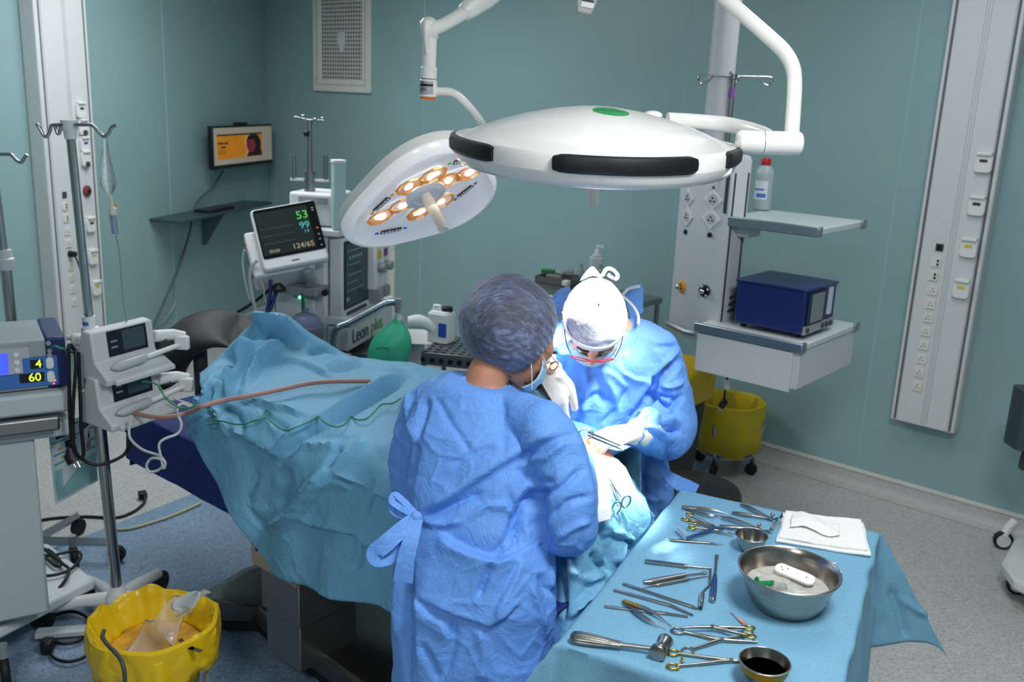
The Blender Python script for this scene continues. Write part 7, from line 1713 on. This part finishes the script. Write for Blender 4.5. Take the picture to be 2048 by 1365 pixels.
capsurf(.087, .108, .102, 0, 71, .004).build('surgical_cap', capg, ps, world=Ws, smooth=80)
b = MB(); rows = []
for v in (0, .33, .66, 1):
    r_ = []
    for u in np.linspace(-.12*pi, 1.12*pi, 60):
        a = 1.62 + .33*(-sin(u)) - .02 + .16*(v-.5); r_.append(CMs @ Vector((.0895*sin(a)*cos(u), .1105*sin(a)*sin(u), .1045*cos(a))))
    rows.append(r_)
b.grid(rows); b.build('cap_band', capw, ps, world=Ws, smooth=70, solid=.002)
# tied ends sticking up at the back of the cap
G = upgrid([[pY(1160, 562, 2.66), pY(1185, 552, 2.68), pY(1205, 558, 2.68)], [pY(1166, 552, 2.68), pY(1184, 534, 2.70), pY(1196, 545, 2.70)]], 16, 16)
clothgrid(G, 'cap_peak', capw, ps, Ws, crs=((.03, .002, 81),))
strap('cap_tie', [pY(1204, 552, 2.69), pY(1214, 538, 2.70), pY(1226, 540, 2.70), pY(1235, 550, 2.70), pY(1232, 558, 2.69), pY(1222, 554, 2.68), pY(1216, 549, 2.68)], .010, ps, Ws, m=capw, nrm=(0, -1, .2))
maskon(HMs, ps, Ws); eyes(HMs, ps, Ws)
glasses(HMs, ps, Ws, red, mat('temple_steel', S(90, 90, 96), .3, .8), .002)
for W_, d_, p_, s_, tail, cs_, th_, k_ in ((WL, hl_d, hl_p, -1, sL[-2], cl, (.8, .28, .35), 1.0), (WR_, hr_d, hr_p, 1, sR[-3], crr, (1., .12, .35), 1.15)):
    b = MB(); handmb(b, W_, d_, p_, s_, curls=cs_, thumb=th_, rs=1., k=k_); d1 = Vector(d_).normalized(); b.tube(cr([W_.lerp(tail, .9), W_.lerp(tail, .45), W_ + d1*.012], 5), [.046, .041, .029], 20)
    V, Nn, F = union(b, .0032, 3); V = V + Nn*(.0008 + crumple(V, .022, .0014, 91))[:, None]; fromarr(V, F).build('glove', glovem, ps, world=Ws, smooth=80)

# ---------------------------------------------------------------- patient under the drapes
PH = pY(1180, 905, 2.56)
b = MB(); HMp = frame(Vector((PH.x, PH.y, .945)), (.12, .10, 1), Vector((.76, -.645, 0)))
headmb(b, HMp)
limb(b, [T3(-.12, .02, .88), T3(-.3, .0, .86)], [.06, .075])
b.loft(upl([[T3(t_, s_*cos(a), .865 + h_*sin(a)) for a in np.linspace(0, 2*pi, 24, endpoint=False)] for t_, s_, h_ in ((-.2, .13, .06), (-.3, .19, .085), (-.5, .17, .095), (-.75, .15, .085), (-.9, .16, .085))], 3))
for s in (-1, 1):
    limb(b, [T3(-.28, s*.19, .86), T3(-.55, s*.215, .84), T3(-.8, s*.2, .84)], [.05, .042, .032]); limb(b, [T3(-.88, s*.08, .86), T3(-1.22, s*.09, .87), T3(-1.5, s*.07, .84)], [.075, .055, .04]); limb(b, [T3(-1.46, s*.07, .83), T3(-1.42, s*.07, .93)], [.04, .03])
    handmb(b, T3(-.8, s*.2, .84), -OD, Vector((0, 0, -1)), s, (15, 20, 15), k=.95)
V, Nn, F = union(b, .008, 4)
pp = fromarr(V, F).build('person', pskin, smooth=80)
tag(pp, 'patient lying under blue drapes, only orange-painted skin showing at the gloved hands', 'person')
# ================================================================ instrument table
TZ = .86; TC = Vector((.132, 1.821, 0)); TM = Matrix.Translation(TC) @ Matrix.Rotation(R(-25.2), 4, 'Z'); TW, TL = .565, .95
t = thing('instrument_table', 'wheeled steel instrument table hidden under the blue drape in front', 'table', TM @ Vector((TW/2, TL/2, 0))); Wt = MW(t)
b = MB(); b.bb(.01, TW-.01, .01, TL-.01, TZ-.04, TZ-.012, TM); b.build('table_top', bsteel, t, world=Wt)
for x in (.05, TW-.05):
    for y in (.05, TL-.05):
        b = MB(); b.cyl(TM @ Vector((x, y, .07)), TM @ Vector((x, y, TZ-.03)), .014); lg = b.build('leg', bsteel, t, world=Wt)
        b = MB(); c = TM @ Vector((x, y, .04)); b.cyl(c - Vector((.012, 0, 0)), c + Vector((.012, 0, 0)), .04); b.build('caster', rubber, lg, world=Wt)
HG = .37; nx, ny = 130, 170
xs = np.concatenate([np.linspace(-HG, 0, 34)[:-1], np.linspace(0, TW, 60), np.linspace(TW, TW+HG, 36)[1:]]); ys = np.concatenate([np.linspace(-HG, 0, 34)[:-1], np.linspace(0, TL, 90), np.linspace(TL, TL+HG*.95, 32)[1:]])
G = np.zeros((len(xs), len(ys), 3))
for i, x in enumerate(xs):
    for j, y in enumerate(ys):
        ex = max(0, -x, x-TW); ey = max(0, -y, y-TL); sx = -1 if x < 0 else 1; sy = -1 if y < 0 else 1
        cx, cy = min(max(x, 0), TW), min(max(y, 0), TL); h = (ex**3 + ey**3)**(1/3); Lh = math.hypot(ex, ey) + 1e-9; mn = ex*ey/Lh; r_ = .014
        bend = min(1, h/(r_*1.6)); drop = r_*(1-cos(bend*pi/2)) + max(0, h - r_*1.6); outw = r_*sin(bend*pi/2) - r_*.6*min(1, h/.02) + .035*h
        ox = sx*(outw*ex/Lh + mn*.85); oy = sy*(outw*ey/Lh + mn*.55)
        ox += (sx*(.012*sin(y*19) + .008*sin(y*41+1))*min(1, ex/.15) if mn < .03 and ex > 0 else 0)
        oy += (sy*(.012*sin(x*17+2) + .008*sin(x*37))*min(1, ey/.15) if mn < .03 and ey > 0 else 0)
        drop -= mn*.15
        p = TM @ Vector((cx+ox, cy+oy, TZ-drop)); G[i, j] = p
ctm = bpy.data.materials
def tabx(P): return np.array([list(TM.inverted() @ Vector(p)) for p in P])
c1_ = lambda *p: [(1120 + x*.2967, 960 + y*.2967) for x, y in p]
TS = [(c1_((860, 120), (740, 260), (600, 440), (350, 640), (180, 820), (60, 990)), 5, .0022, 'v'), (c1_((600, 440), (760, 500), (1200, 600)), 4, .0016, 'v'), (c1_((500, 420), (600, 440)), 4, .003, 's'), (c1_((330, 625), (450, 660), (700, 760)), 4, .002, 's'), (c1_((700, 250), (800, 300), (1100, 420)), 4, .0012, 'v'),
      (c1_((0, 1110), (150, 1165), (420, 1270), (700, 1365)), 5, .004, 'r'), ([(1725, 1125), (1712, 1220), (1700, 1365)], 8, .003, 'r'), ([(1780, 1175), (1800, 1230), (1815, 1285)], 14, .02, 'v'), ([(1800, 1195), (1840, 1225), (1862, 1232)], 10, .012, 'r'), ([(1740, 1130), (1755, 1200), (1770, 1280)], 16, .012, 'v')]
tdrape = cloth('table_drape_blue', S(114, 165, 193), rough=.55, cs=5, depth=.003, cs2=20, fib=.5)
o, TQ = clothgrid(G, 'table_drape', tdrape, strk=TS, crs=((.25, .0028, 7), (.09, .0010, 8)), solid=.002)
tag(o, 'light blue drape covering the instrument table, its corner flaring out at the right', 'drape')
TP = TQ.reshape(-1, 3)
_in = tabx(TP); _top = TP[(_in[:, 0] > .0) & (_in[:, 0] < TW) & (_in[:, 1] > 0) & (_in[:, 1] < TL)]
def zt(p): i = np.argsort(((_top[:, :2] - np.array([p.x, p.y]))**2).sum(1))[:4]; return float(_top[i, 2].max()) + .001
def I(x, y, up=0.): p = pz(x, y, TZ+up); p.z = max(zt(p), TZ-.004) + up; return p
def tool(name, label, cat, ref, group=None):
    t = thing(name, label, cat, I(*ref), group=group); return t, MW(t)
isteel = mat('instrument_steel', S(158, 154, 148), .28, 1, var=.06, bump=.08, bs=300)
bluem = mat('handle_blue', S(34, 68, 116), .4, .3)
tgold = mat('instrument_gold', S(206, 164, 74), .26, 1, var=.08)
UPZ = Vector((0, 0, 1))
def ring3(c, rx, ry, rz=0, n=22): return [c + Vector((rx*cos(a)*cos(rz) - ry*sin(a)*sin(rz), rx*cos(a)*sin(rz) + ry*sin(a)*cos(rz), 0)) for a in np.linspace(0, 2*pi, n, endpoint=False)]
# mallet
t, W_ = tool('bone_mallet', 'steel bone mallet with a fluted handle, nearest tool on the table', 'mallet', (1240, 1292))
P0, P1, P2 = I(1140, 1274, .013), I(1243, 1292, .012), I(1316, 1301, .014)
ax_ = (P1-P0); rows = []
for f_, r_ in ((0, .003), (.02, .009), (.08, .0145), (.25, .0165), (.5, .0145), (.75, .0115), (.95, .0098), (1., .0095), (1.0, .006)):
    c = P0 + ax_*f_; u = ax_.normalized(); v_ = Vector((0, 0, 1)); w_ = u.cross(v_)
    rows.append([c + (v_*sin(a)*.8 + w_*cos(a))*r_*(1 - .07*(abs(sin(a*6)) < .45)*(0.05 < f_ < .9)) for a in np.linspace(0, 2*pi, 48, endpoint=False)])
MB().loft(upl(rows, 3)).build('handle', isteel, t, world=W_, smooth=40)
b = MB(); b.tube([P1, P2], [.0058, .005], 14); b.build('shaft', isteel, t, world=W_)
yd = TM.to_3x3() @ Vector((.02, 1, 0)); hc = I(1323, 1296, .019)
MB().tube([hc - yd*.030, hc - yd*.028, hc - yd*.014, hc, hc + yd*.014, hc + yd*.027, hc + yd*.029], [.0165, .0185, .0175, .0125, .0165, .0175, .016], 28).build('head', isteel, t, world=W_, smooth=50)
# ring-handled instruments
def ringed(name, label, cat, rings_, piv, tips, m_ring, m_body, jaw=.0028, shaft=.0028, rr=(.0125, .0095), up=.005, via=None, ratchet=False, rot=(0, 0)):
    t, W_ = tool(name, label, cat, piv)
    P = I(*piv, up)
    for k_, (rg, tp) in enumerate(zip(rings_, tips)):
        c = I(*rg, up); e = I(*tp, up)
        d_ = (P - c); L_ = d_.length; d_.normalize(); s0 = c + d_*rr[0]*.95; pts = [s0, s0.lerp(P, .35) + (via[k_] if via else Vector()), P, e]
        pc = cr(pts, 6); b = MB(); b.tube(pc, [shaft*1.1, shaft, shaft*1.35, jaw, jaw*.45], 10, sx=1.2); arm = b.build('arm', m_body, t, world=W_, smooth=60)
        rg_ = ring3(c, rr[0], rr[1], math.atan2(d_.y, d_.x) + rot[k_]); b = MB(); b.tube(rg_, .0024, 8, closed=True); b.tube([s0 - d_*.003, s0 + d_*.022], [.0028, .003], 8)
        b.build('finger_ring', m_ring, arm, world=W_, smooth=60)
    b = MB(); b.cyl(P + Vector((0, 0, -.004)), P + Vector((0, 0, .005)), .0045, n=14); b.build('pivot', m_body, t, world=W_)
    if ratchet:
        c = (I(*rings_[0], up) + I(*rings_[1], up))/2; d_ = (P-c).normalized(); q = c + d_*.019; w_ = d_.cross(UPZ)
        b = MB(); b.box(q, (.006, .014, .004), rz=math.atan2(d_.y, d_.x)); b.build('ratchet', m_ring, t, world=W_, bev=.001)
    return t
ringed('needle_holder', 'gold-ringed needle holder between the mallet head and the dark liquid bowl', 'needle holder', [(1347, 1308), (1346, 1336)], (1462, 1326), [(1483, 1328), (1484, 1329)], tgold, isteel, ratchet=True, rot=(.5, -.3), jaw=.0034)
ringed('scissors', 'large open steel scissors lying above the gold-ringed needle holder', 'scissors', [(1356, 1263), (1375, 1304)], (1444, 1283), [(1515, 1288), (1503, 1273)], isteel, isteel, jaw=.0042, shaft=.0034, rr=(.0150, .0115), rot=(.2, .2))
ringed('curved_scissors', 'closed curved scissors with gold rings, lying behind the open steel scissors', 'scissors', [(1498, 1259), (1500, 1275)], (1424, 1257), [(1366, 1256), (1366, 1257)], tgold, isteel, jaw=.0036, shaft=.003, up=.012, rr=(.0120, .0085))
ringed('gold_scissors', 'gold-handled scissors nearest the far tweezers', 'scissors', [(1380, 1031), (1371, 1040)], (1425, 1054), [(1446, 1061), (1447, 1062)], tgold, isteel, rr=(.0105, .0085), up=.006)
ringed('gold_scissors', 'gold-handled scissors whose tip reaches the small steel cup', 'scissors', [(1388, 1047), (1384, 1057)], (1440, 1064), [(1468, 1070), (1469, 1071)], tgold, isteel, rr=(.0105, .0085), up=.010)
def tweez(name, label, back, tipA, tipB, ctrlA, ctrlB, wd, mback, up=.006):
    t, W_ = tool(name, label, 'tweezers', ctrlA)
    for tp, ct in ((tipA, ctrlA), (tipB, ctrlB)):
        pts = [I(*back, up), I(*ct, up+.004), I(*tp, .003)]; b = MB(); b.ribbon(cr(pts, 10), [wd*.8, wd, wd*1.1, wd*1.0, wd*.8, wd*.4, wd*.16, wd*.12], .0016, UPZ*1 + Vector((.5, -.5, 0))); b.build('arm', isteel, t, world=W_)
    p, q = I(*back, up+.0012), I(*back, up+.0012).lerp(I(*ctrlA, up+.004), .55)
    b = MB(); b.ribbon([p, q], [wd*.85, wd*1.05], .0052, UPZ + Vector((.5, -.5, 0))); b.build('back_end', mback, t, world=W_, bev=.001)
tweez('tweezers', 'broad tweezers with a gold-backed end, crossing the lowest flat chisel', (1246, 1203), (1343, 1254), (1331, 1260), (1300, 1222), (1292, 1238), .0125, mat('tweezer_gold', S(176, 136, 50), .35, 1, var=.12))
tweez('tweezers', 'plain steel tweezers at the far end of the table, beside the gold scissors', (1364, 1016), (1456, 1030), (1446, 1034), (1420, 1020), (1416, 1031), .0105, isteel)
# flat chisels
def chisel(label, a, c, tip, w=.0085, th=.0045, up=.0):
    t, W_ = tool('chisel', label, 'chisel', a, 'flat steel chisels')
    p, q, r_ = I(*a, up+th/2+.001), I(*c, up+th/2+.001), I(*tip, up+.003)
    b = MB(); b.ribbon([p, q], w, th, UPZ); b.build('shank', isteel, t, world=W_, bev=.0008)
    b = MB(); b.ribbon([q, q.lerp(r_, .5), r_], [w, w*.8, w*.55], th*.6, UPZ); b.build('blade', isteel, t, world=W_)
chisel('topmost of the three flat steel chisels, touching the probe', (1246, 1168), (1384, 1215), (1394, 1219), .0095)
chisel('middle one of the three flat steel chisels', (1228, 1180), (1340, 1212), (1386, 1232), .0095)
chisel('lowest of the three flat steel chisels, lying under the gold-backed tweezers', (1209, 1214), (1330, 1228), (1376, 1235), .0085)
def hand_tool(name, label, cat, segs, ref):
    t, W_ = tool(name, label, cat, ref)
    for nm, pts, r_, m, sx, sy in segs: b = MB(); b.tube(cr([I(*p) for p in pts], 6), r_, 14, sx=sx, sy=sy); b.build(nm, m, t, world=W_, smooth=50)
    return t, W_
hand_tool('elevator', 'steel elevator with a thick flat handle, above the slim probe', 'elevator', [('handle', [(1288, 1165, .006), (1310, 1162, .007), (1372, 1152, .007)], [.005, .0078, .0075, .006], isteel, .75, 1.1), ('shaft', [(1371, 1152, .007), (1400, 1149, .006), (1408, 1148, .005)], .0022, isteel, 1, 1), ('tip', [(1403, 1148.5, .006), (1413, 1147, .005)], [.002, .0048, .004], isteel, .35, 1.1)], (1330, 1158))
hand_tool('probe', 'slim double-ended steel probe, its left end under the top chisel', 'probe', [('handle', [(1310, 1171, .005), (1320, 1170, .005), (1370, 1162, .005), (1378, 1160.5, .005)], [.0025, .0042, .0042, .0025], isteel, 1, 1), ('shaft', [(1282, 1177, .003), (1300, 1173, .005), (1311, 1171, .005)], [.0014, .002], isteel, 1, 1), ('tip', [(1377, 1160.5, .005), (1400, 1157, .004), (1421, 1154, .004)], [.002, .0012], isteel, 1, 1)], (1340, 1167))
t, W_ = hand_tool('bone_rasp', 'steel rasp with a ribbed flat handle, farthest tool in the near group', 'rasp', [('shaft', [(1368, 1134, .006), (1395, 1137, .005), (1424, 1139, .004)], [.003, .002], isteel, 1, 1)], (1330, 1129))
p, q = I(1292, 1125, .005), I(1372, 1135, .005); b = MB(); b.ribbon(cr([p, p.lerp(q, .05), p.lerp(q, .95), q], 4), [.007, .0125, .0125, .0125, .008], .006, UPZ); hd_ = b.build('handle', isteel, t, world=W_, bev=.001)
b = MB(); n_ = 22; dr_ = (q-p).normalized(); an_ = math.atan2(dr_.y, dr_.x)
for i in range(n_): b.box(p.lerp(q, .06 + .88*i/(n_-1)) + Vector((0, 0, .0031)), (.0013, .0115, .0014), rz=an_)
b.build('rib_grooves', mat('groove_dark', S(70, 68, 66), .5, .6), hd_, world=W_)
hand_tool('suction_tip', 'bent steel suction tip with a knurled end, beside the blue handle', 'suction tip', [('tube', [(1421, 1140, .006), (1420, 1160, .006), (1419, 1172, .006), (1412, 1179, .006), (1406, 1186, .006), (1404, 1191, .006)], .0027, isteel, 1, 1), ('connector', [(1404, 1189, .007), (1403.5, 1192, .007), (1402.5, 1207, .007), (1402, 1208, .007), (1401, 1217, .007)], [.004, .0066, .0062, .0042, .006, .0055], isteel, 1, 1), ('bore', [(1401, 1216.5, .007), (1400.9, 1218, .007)], .0034, black, 1, 1)], (1406, 1185))
hand_tool('blue_elevator', 'elevator with a dark blue handle pointing away, next to the suction tip', 'elevator', [('handle', [(1425, 1201, .006), (1427, 1185, .007), (1429, 1165, .006), (1430, 1153, .006)], [.0075, .0078, .0065, .0045], bluem, .75, 1), ('shaft', [(1430, 1154, .006), (1432, 1135, .006), (1433, 1122, .006)], [.0034, .0026], isteel, 1, 1), ('tip', [(1433, 1124, .006), (1434, 1112, .007)], [.0026, .0042, .0044], isteel, .5, 1.1), ('steel_end', [(1424.6, 1200, .006), (1424.2, 1204, .006)], [.0079, .0062], isteel, .75, 1)], (1428, 1170))
hand_tool('angled_retractor', 'retractor with a white angled blade and dark blue handle, across the gold scissors', 'retractor', [('handle', [(1373, 1078, .012), (1405, 1067, .014), (1432, 1056, .015)], [.004, .0048, .0042], bluem, .7, 1.2), ('neck', [(1430, 1057, .015), (1445, 1058, .016), (1466, 1060, .014)], [.004, .003, .004], bluem, .8, 1), ('blade', [(1353, 1058, .012), (1362, 1068, .01), (1371, 1078, .012)], [.0035, .0042, .004], mat('blade_bright', S(226, 226, 222), .2, .8), .35, 1.3)], (1400, 1068))
hand_tool('scalpel', 'steel scalpel lying nearest in the far group of tools', 'scalpel', [('handle', [(1337, 1080, .004), (1350, 1081.5, .004), (1390, 1085, .004), (1418, 1087, .004)], [.0035, .0052, .0048, .0036], isteel, .5, 1.1), ('blade', [(1416, 1087, .004), (1432, 1088.5, .004), (1448, 1089.5, .003)], [.003, .0032, .0006], isteel, .3, 1.1)], (1390, 1085))
def speculum(label, h1, h2, knob, blade, ref):
    t, W_ = tool('nasal_speculum', label, 'speculum', ref)
    for nm, pts in (('handle', h1), ('handle', h2)):
        b = MB(); b.tube(cr([I(*p) for p in pts], 6), [.004, .0058, .0056, .0045, .0038, .0034], 12, sx=.6, sy=1.15); b.build(nm, isteel, t, world=W_, smooth=60)
    b = MB(); b.ribbon(cr([I(*p) for p in blade], 6), [.006, .008, .011, .014, .015, .012], .0022, (.6, -.6, .5)); b.build('blade', isteel, t, world=W_)
    q = I(*knob); b = MB(); b.cyl(q + Vector((0, 0, -.012)), q, .0018, n=8); b.ball(q, .0058, 12); b.build('screw_knob', isteel, t, world=W_)
    return t, W_
t, W_ = speculum('nasal speculum with a ribbed handle, farthest tool beside the white napkin', [(1481, 1010, .006), (1495, 1014, .009), (1515, 1024, .010), (1535, 1034, .008), (1546, 1039, .008)], [(1464, 1026, .006), (1480, 1028, .008), (1505, 1032, .008), (1530, 1036, .008), (1545, 1040, .008)], (1545, 1031, .016), [(1540, 1038, .008), (1548, 1041, .009), (1556, 1040, .016), (1562, 1034, .028), (1566, 1030, .040)], (1510, 1030))
b = MB()
for i in range(9): b.box(I(1470+4.0*i, 1027+.55*i, .0125), (.0013, .0095, .0014), rz=R(-28))
b.build('rib_grooves', mat('groove_dark', S(70, 68, 66), .5, .6), t, world=W_)
speculum('nasal speculum nearer the small steel cup, plain handled', [(1443, 1036, .008), (1460, 1038, .011), (1485, 1046, .012), (1510, 1055, .010), (1522, 1060, .009)], [(1439, 1053, .006), (1460, 1055, .008), (1490, 1057, .009), (1515, 1059, .009), (1528, 1062, .009)], (1518, 1051, .018), [(1520, 1060, .009), (1534, 1064, .010), (1542, 1061, .018), (1548, 1052, .030), (1553, 1045, .042)], (1485, 1050))
# hypodermic needle
t, W_ = tool('hypodermic_needle', 'capped needle with a pink hub, lying behind the curved scissors', 'needle', (1476, 1238))
b = MB(); b.tube([I(1462, 1226, .003), I(1478, 1241, .004)], [.0016, .0028], 10); b.build('cap', mat('needle_cap', S(214, 206, 206), .2, trans=.5), t, world=W_)
b = MB(); b.tube([I(1478, 1241, .004), I(1489, 1250, .005)], [.0034, .0046], 10); b.build('hub', mat('hub_pink', S(226, 138, 118), .4), t, world=W_)
# bowls
bowl_in = mat('bowl_steel', S(164, 158, 150), .24, 1, var=.05, bump=.05, bs=60)
def bowl(name, label, c, rt, rb, h, lip, rz=0, sy=1., tilt=0, th=.0016):
    t = thing(name, label, 'bowl', c, rz); 
    if tilt: t.rotation_euler = (tilt[0], tilt[1], rz); t.matrix_basis = Matrix.LocRotScale(Vector(c), t.rotation_euler, None)
    prof = [(.001, .0), (rb*.8, .0), (rb, .004)] + [(lerp(rb, rt, (k/7)**.7), .004 + (h-.004)*k/7) for k in range(1, 8)]
    inn = [(max(.001, r_-th), z+th) for r_, z in reversed(prof)]
    b = MB(); b.lathe(prof + [(rt+lip, h+.0005), (rt+lip, h+lip*.5), (rt+lip*.3, h+lip*.7)] + inn, 56, sy=sy, caps=False); o_ = b.build('shell', bowl_in, t, smooth=50)
    b = MB(); b.tube([Vector((  (rt+lip*.5)*cos(a), (rt+lip*.5)*sin(a)*sy, h+lip*.2)) for a in np.linspace(0, 2*pi, 64, endpoint=False)], max(.0012, lip*.55), 8, closed=True); b.build('rim', steel, t, smooth=70)
    return t
q = pz(1529, 1328, TZ+.045); q.z = zt(q)
tD = bowl('gallipot', 'small steel bowl of dark brown liquid at the near edge of the table', q, .051, .030, .048, .0012)
b = MB(); b.lathe([(.0485, .030), (.001, .030)], 40); b.build('liquid', mat('iodine', S(30, 20, 6), .08, spec=.8), tD)
b = MB(); b.lathe([(.0490, .031), (.0505, .046)], 40, caps=False); b.build('amber_stain', mat('iodine_stain', S(150, 116, 20), .25, .6), tD)
q = pz(1503, 1073, TZ+.042); q.z = zt(q)
bowl('gallipot', 'small empty steel cup beside the folded white napkin', q, .042, .026, .044, .001)
q = pz(1578, 1146, TZ+.088); q.z = zt(q)
tB = bowl('basin', 'large steel basin of icy water with a white paddle and a green syringe', q, .112, .075, .092, .0065, R(-25), 1.04)
icem = mat('ice_slush', S(206, 204, 196), .25, var=.12, vs=30, bump=1, bs=60, trans=.25)
b = MB(); V = []
G = np.array([[[r_*cos(a), r_*sin(a)*1.04, .050] for a in np.linspace(0, 2*pi, 80)] for r_ in np.linspace(.001, .099, 30)])
Pn = G.reshape(-1, 3); dd = crumple(Pn, .03, .006, 5) + crumple(Pn, .012, .002, 6); G[..., 2] += dd.reshape(G.shape[:2])*np.linspace(1, .4, 30)[:, None]
b.grid([[tuple(v) for v in row] for row in G]); b.build('ice_water', icem, tB, smooth=60)
t = thing('paddle', 'white rounded plastic paddle floating in the steel basin', 'paddle', pz(1590, 1150, TZ+.062)); W_ = MW(t)
A_, B_ = pz(1561, 1139, TZ+.066), pz(1619, 1160, TZ+.070); d_ = B_-A_; QM = Matrix.Translation((A_+B_)/2) @ Matrix.Rotation(math.atan2(d_.y, d_.x), 4, 'Z') @ Matrix.Rotation(R(24), 4, 'X')
b = MB(); b.prism(rrect(d_.length+.026, .030, .0149, 8), -.004, .004, QM); b.build('body', white, t, world=W_, bev=.002)
b = MB()
for x, y in ((-.036, .002), (-.03, -.004), (-.02, .004), (.03, .002)): b.cyl(QM @ Vector((x, y, .003)), QM @ Vector((x, y, .0046)), .0016, n=8)
b.build('dark_specks', dgrey, t, world=W_)
t = thing('syringe', 'syringe with a bright green plunger, standing in the steel basin', 'syringe', pz(1540, 1172, TZ+.055)); W_ = MW(t)
gp = mat('plunger_green', S(16, 140, 82), .4); A_, B_, C_ = pz(1512, 1163, TZ+.075), pz(1546, 1172, TZ+.062), pz(1570, 1176, TZ+.052)
dq = (B_-A_).normalized(); b = MB(); b.tube([A_, A_ + dq*.003], .0105, 20); b.box((A_+B_)/2, ((B_-A_).length, .007, .007), rz=math.atan2(dq.y, dq.x)); b.box((A_+B_)/2, ((B_-A_).length, .0025, .013), rz=math.atan2(dq.y, dq.x)); b.build('plunger', gp, t, world=W_, bev=.0006)
b = MB(); b.tube([B_ - dq*.004, B_, C_], [.012, .0105, .0095], 18); b.build('barrel', mat('barrel_clear', S(214, 218, 218), .15, trans=.7, ior=1.2), t, world=W_)
# folded napkins and gauze
npk = [I(1552, 1089), I(1566, 1033), I(1726, 1051), I(1740, 1117)]
napm = cloth('napkin_white', S(238, 238, 234), rough=.85, cs=20, depth=.002, cs2=110)
def nap(u, v, z): return npk[0].lerp(npk[3], u).lerp(npk[1].lerp(npk[2], u), v) + Vector((0, 0, z))
for k_, (u0, u1, v0, v1, z, sd) in enumerate(((0, 1, 0, 1, .006, 1), (.02, .97, .06, .99, .014, 2))):
    G = np.array([[list(nap(lerp(u0, u1, u) + .012*sin(9*v+sd)*(u-.5), lerp(v0, v1, v) + .02*sin(5*u+sd), z)) for v in np.linspace(0, 1, 46)] for u in np.linspace(0, 1, 60)])
    o, _ = clothgrid(G, 'napkin', napm, crs=((.06, .002, sd+30), (.025, .0008, sd+31)), solid=.007)
    tag(o, ('white folded paper napkin, the lower one at the far right corner of the table', 'white folded paper napkin lying on top of the lower napkin, under the crumpled gauze')[k_], 'napkin')
G = np.array([[list(nap(.12 + .56*u, .34 + .52*v*(1-.25*u) + .1*sin(6*u), .024 + .008*sin(pi*u)*sin(pi*v))) for v in np.linspace(0, 1, 40)] for u in np.linspace(0, 1, 50)])
o, _ = clothgrid(G, 'gauze', napm, crs=((.04, .006, 41), (.02, .002, 42)), solid=.003); tag(o, 'crumpled white gauze swab lying on the folded napkins', 'gauze')
# things half hidden behind the basin
t, W_ = tool('spatula', 'white ended spatula sticking out behind the basin, at its right', 'spatula', (1655, 1128)); b = MB(); b.ribbon([I(1620, 1126, .004), I(1650, 1127, .004), I(1672, 1129, .004)], [.003, .0055, .0045], .002, UPZ); b.build('blade', white, t, world=W_)
t, W_ = tool('dissector', 'rounded steel dissector tip showing at the right of the basin', 'dissector', (1675, 1144)); b = MB(); b.tube(cr([I(1640, 1135, .004), I(1664, 1142, .005), I(1683, 1147, .004)], 5), [.003, .004, .0042, .003], 10); b.build('tip', isteel, t, world=W_)
# instrument held in the surgeon's glove
t = thing('held_forceps', 'slim steel instrument held in the left glove of the surgeon', 'forceps', pY(1210, 890, 2.5)); W_ = MW(t)
for dy in (-3, 4):
    b = MB(); b.tube(cr([pY(1176, 868+dy, 2.46), pY(1205, 880+dy, 2.475), pY(1232, 891+dy, 2.48), pY(1246, 896+dy*1.2, 2.48), pY(1250, 893+dy*1.4, 2.48)], 5), [.0034, .003, .0026, .0022, .0016], 10); b.build('arm', steel, t, world=W_, smooth=60)
b = MB(); c = pY(1172, 868, 2.455); b.tube([c + Vector((.019*cos(a), .004*sin(a), .013*sin(a))) for a in np.linspace(0, 2*pi, 22, endpoint=False)], .0030, 8, closed=True); b.build('finger_ring', steel, t, world=W_, smooth=60)
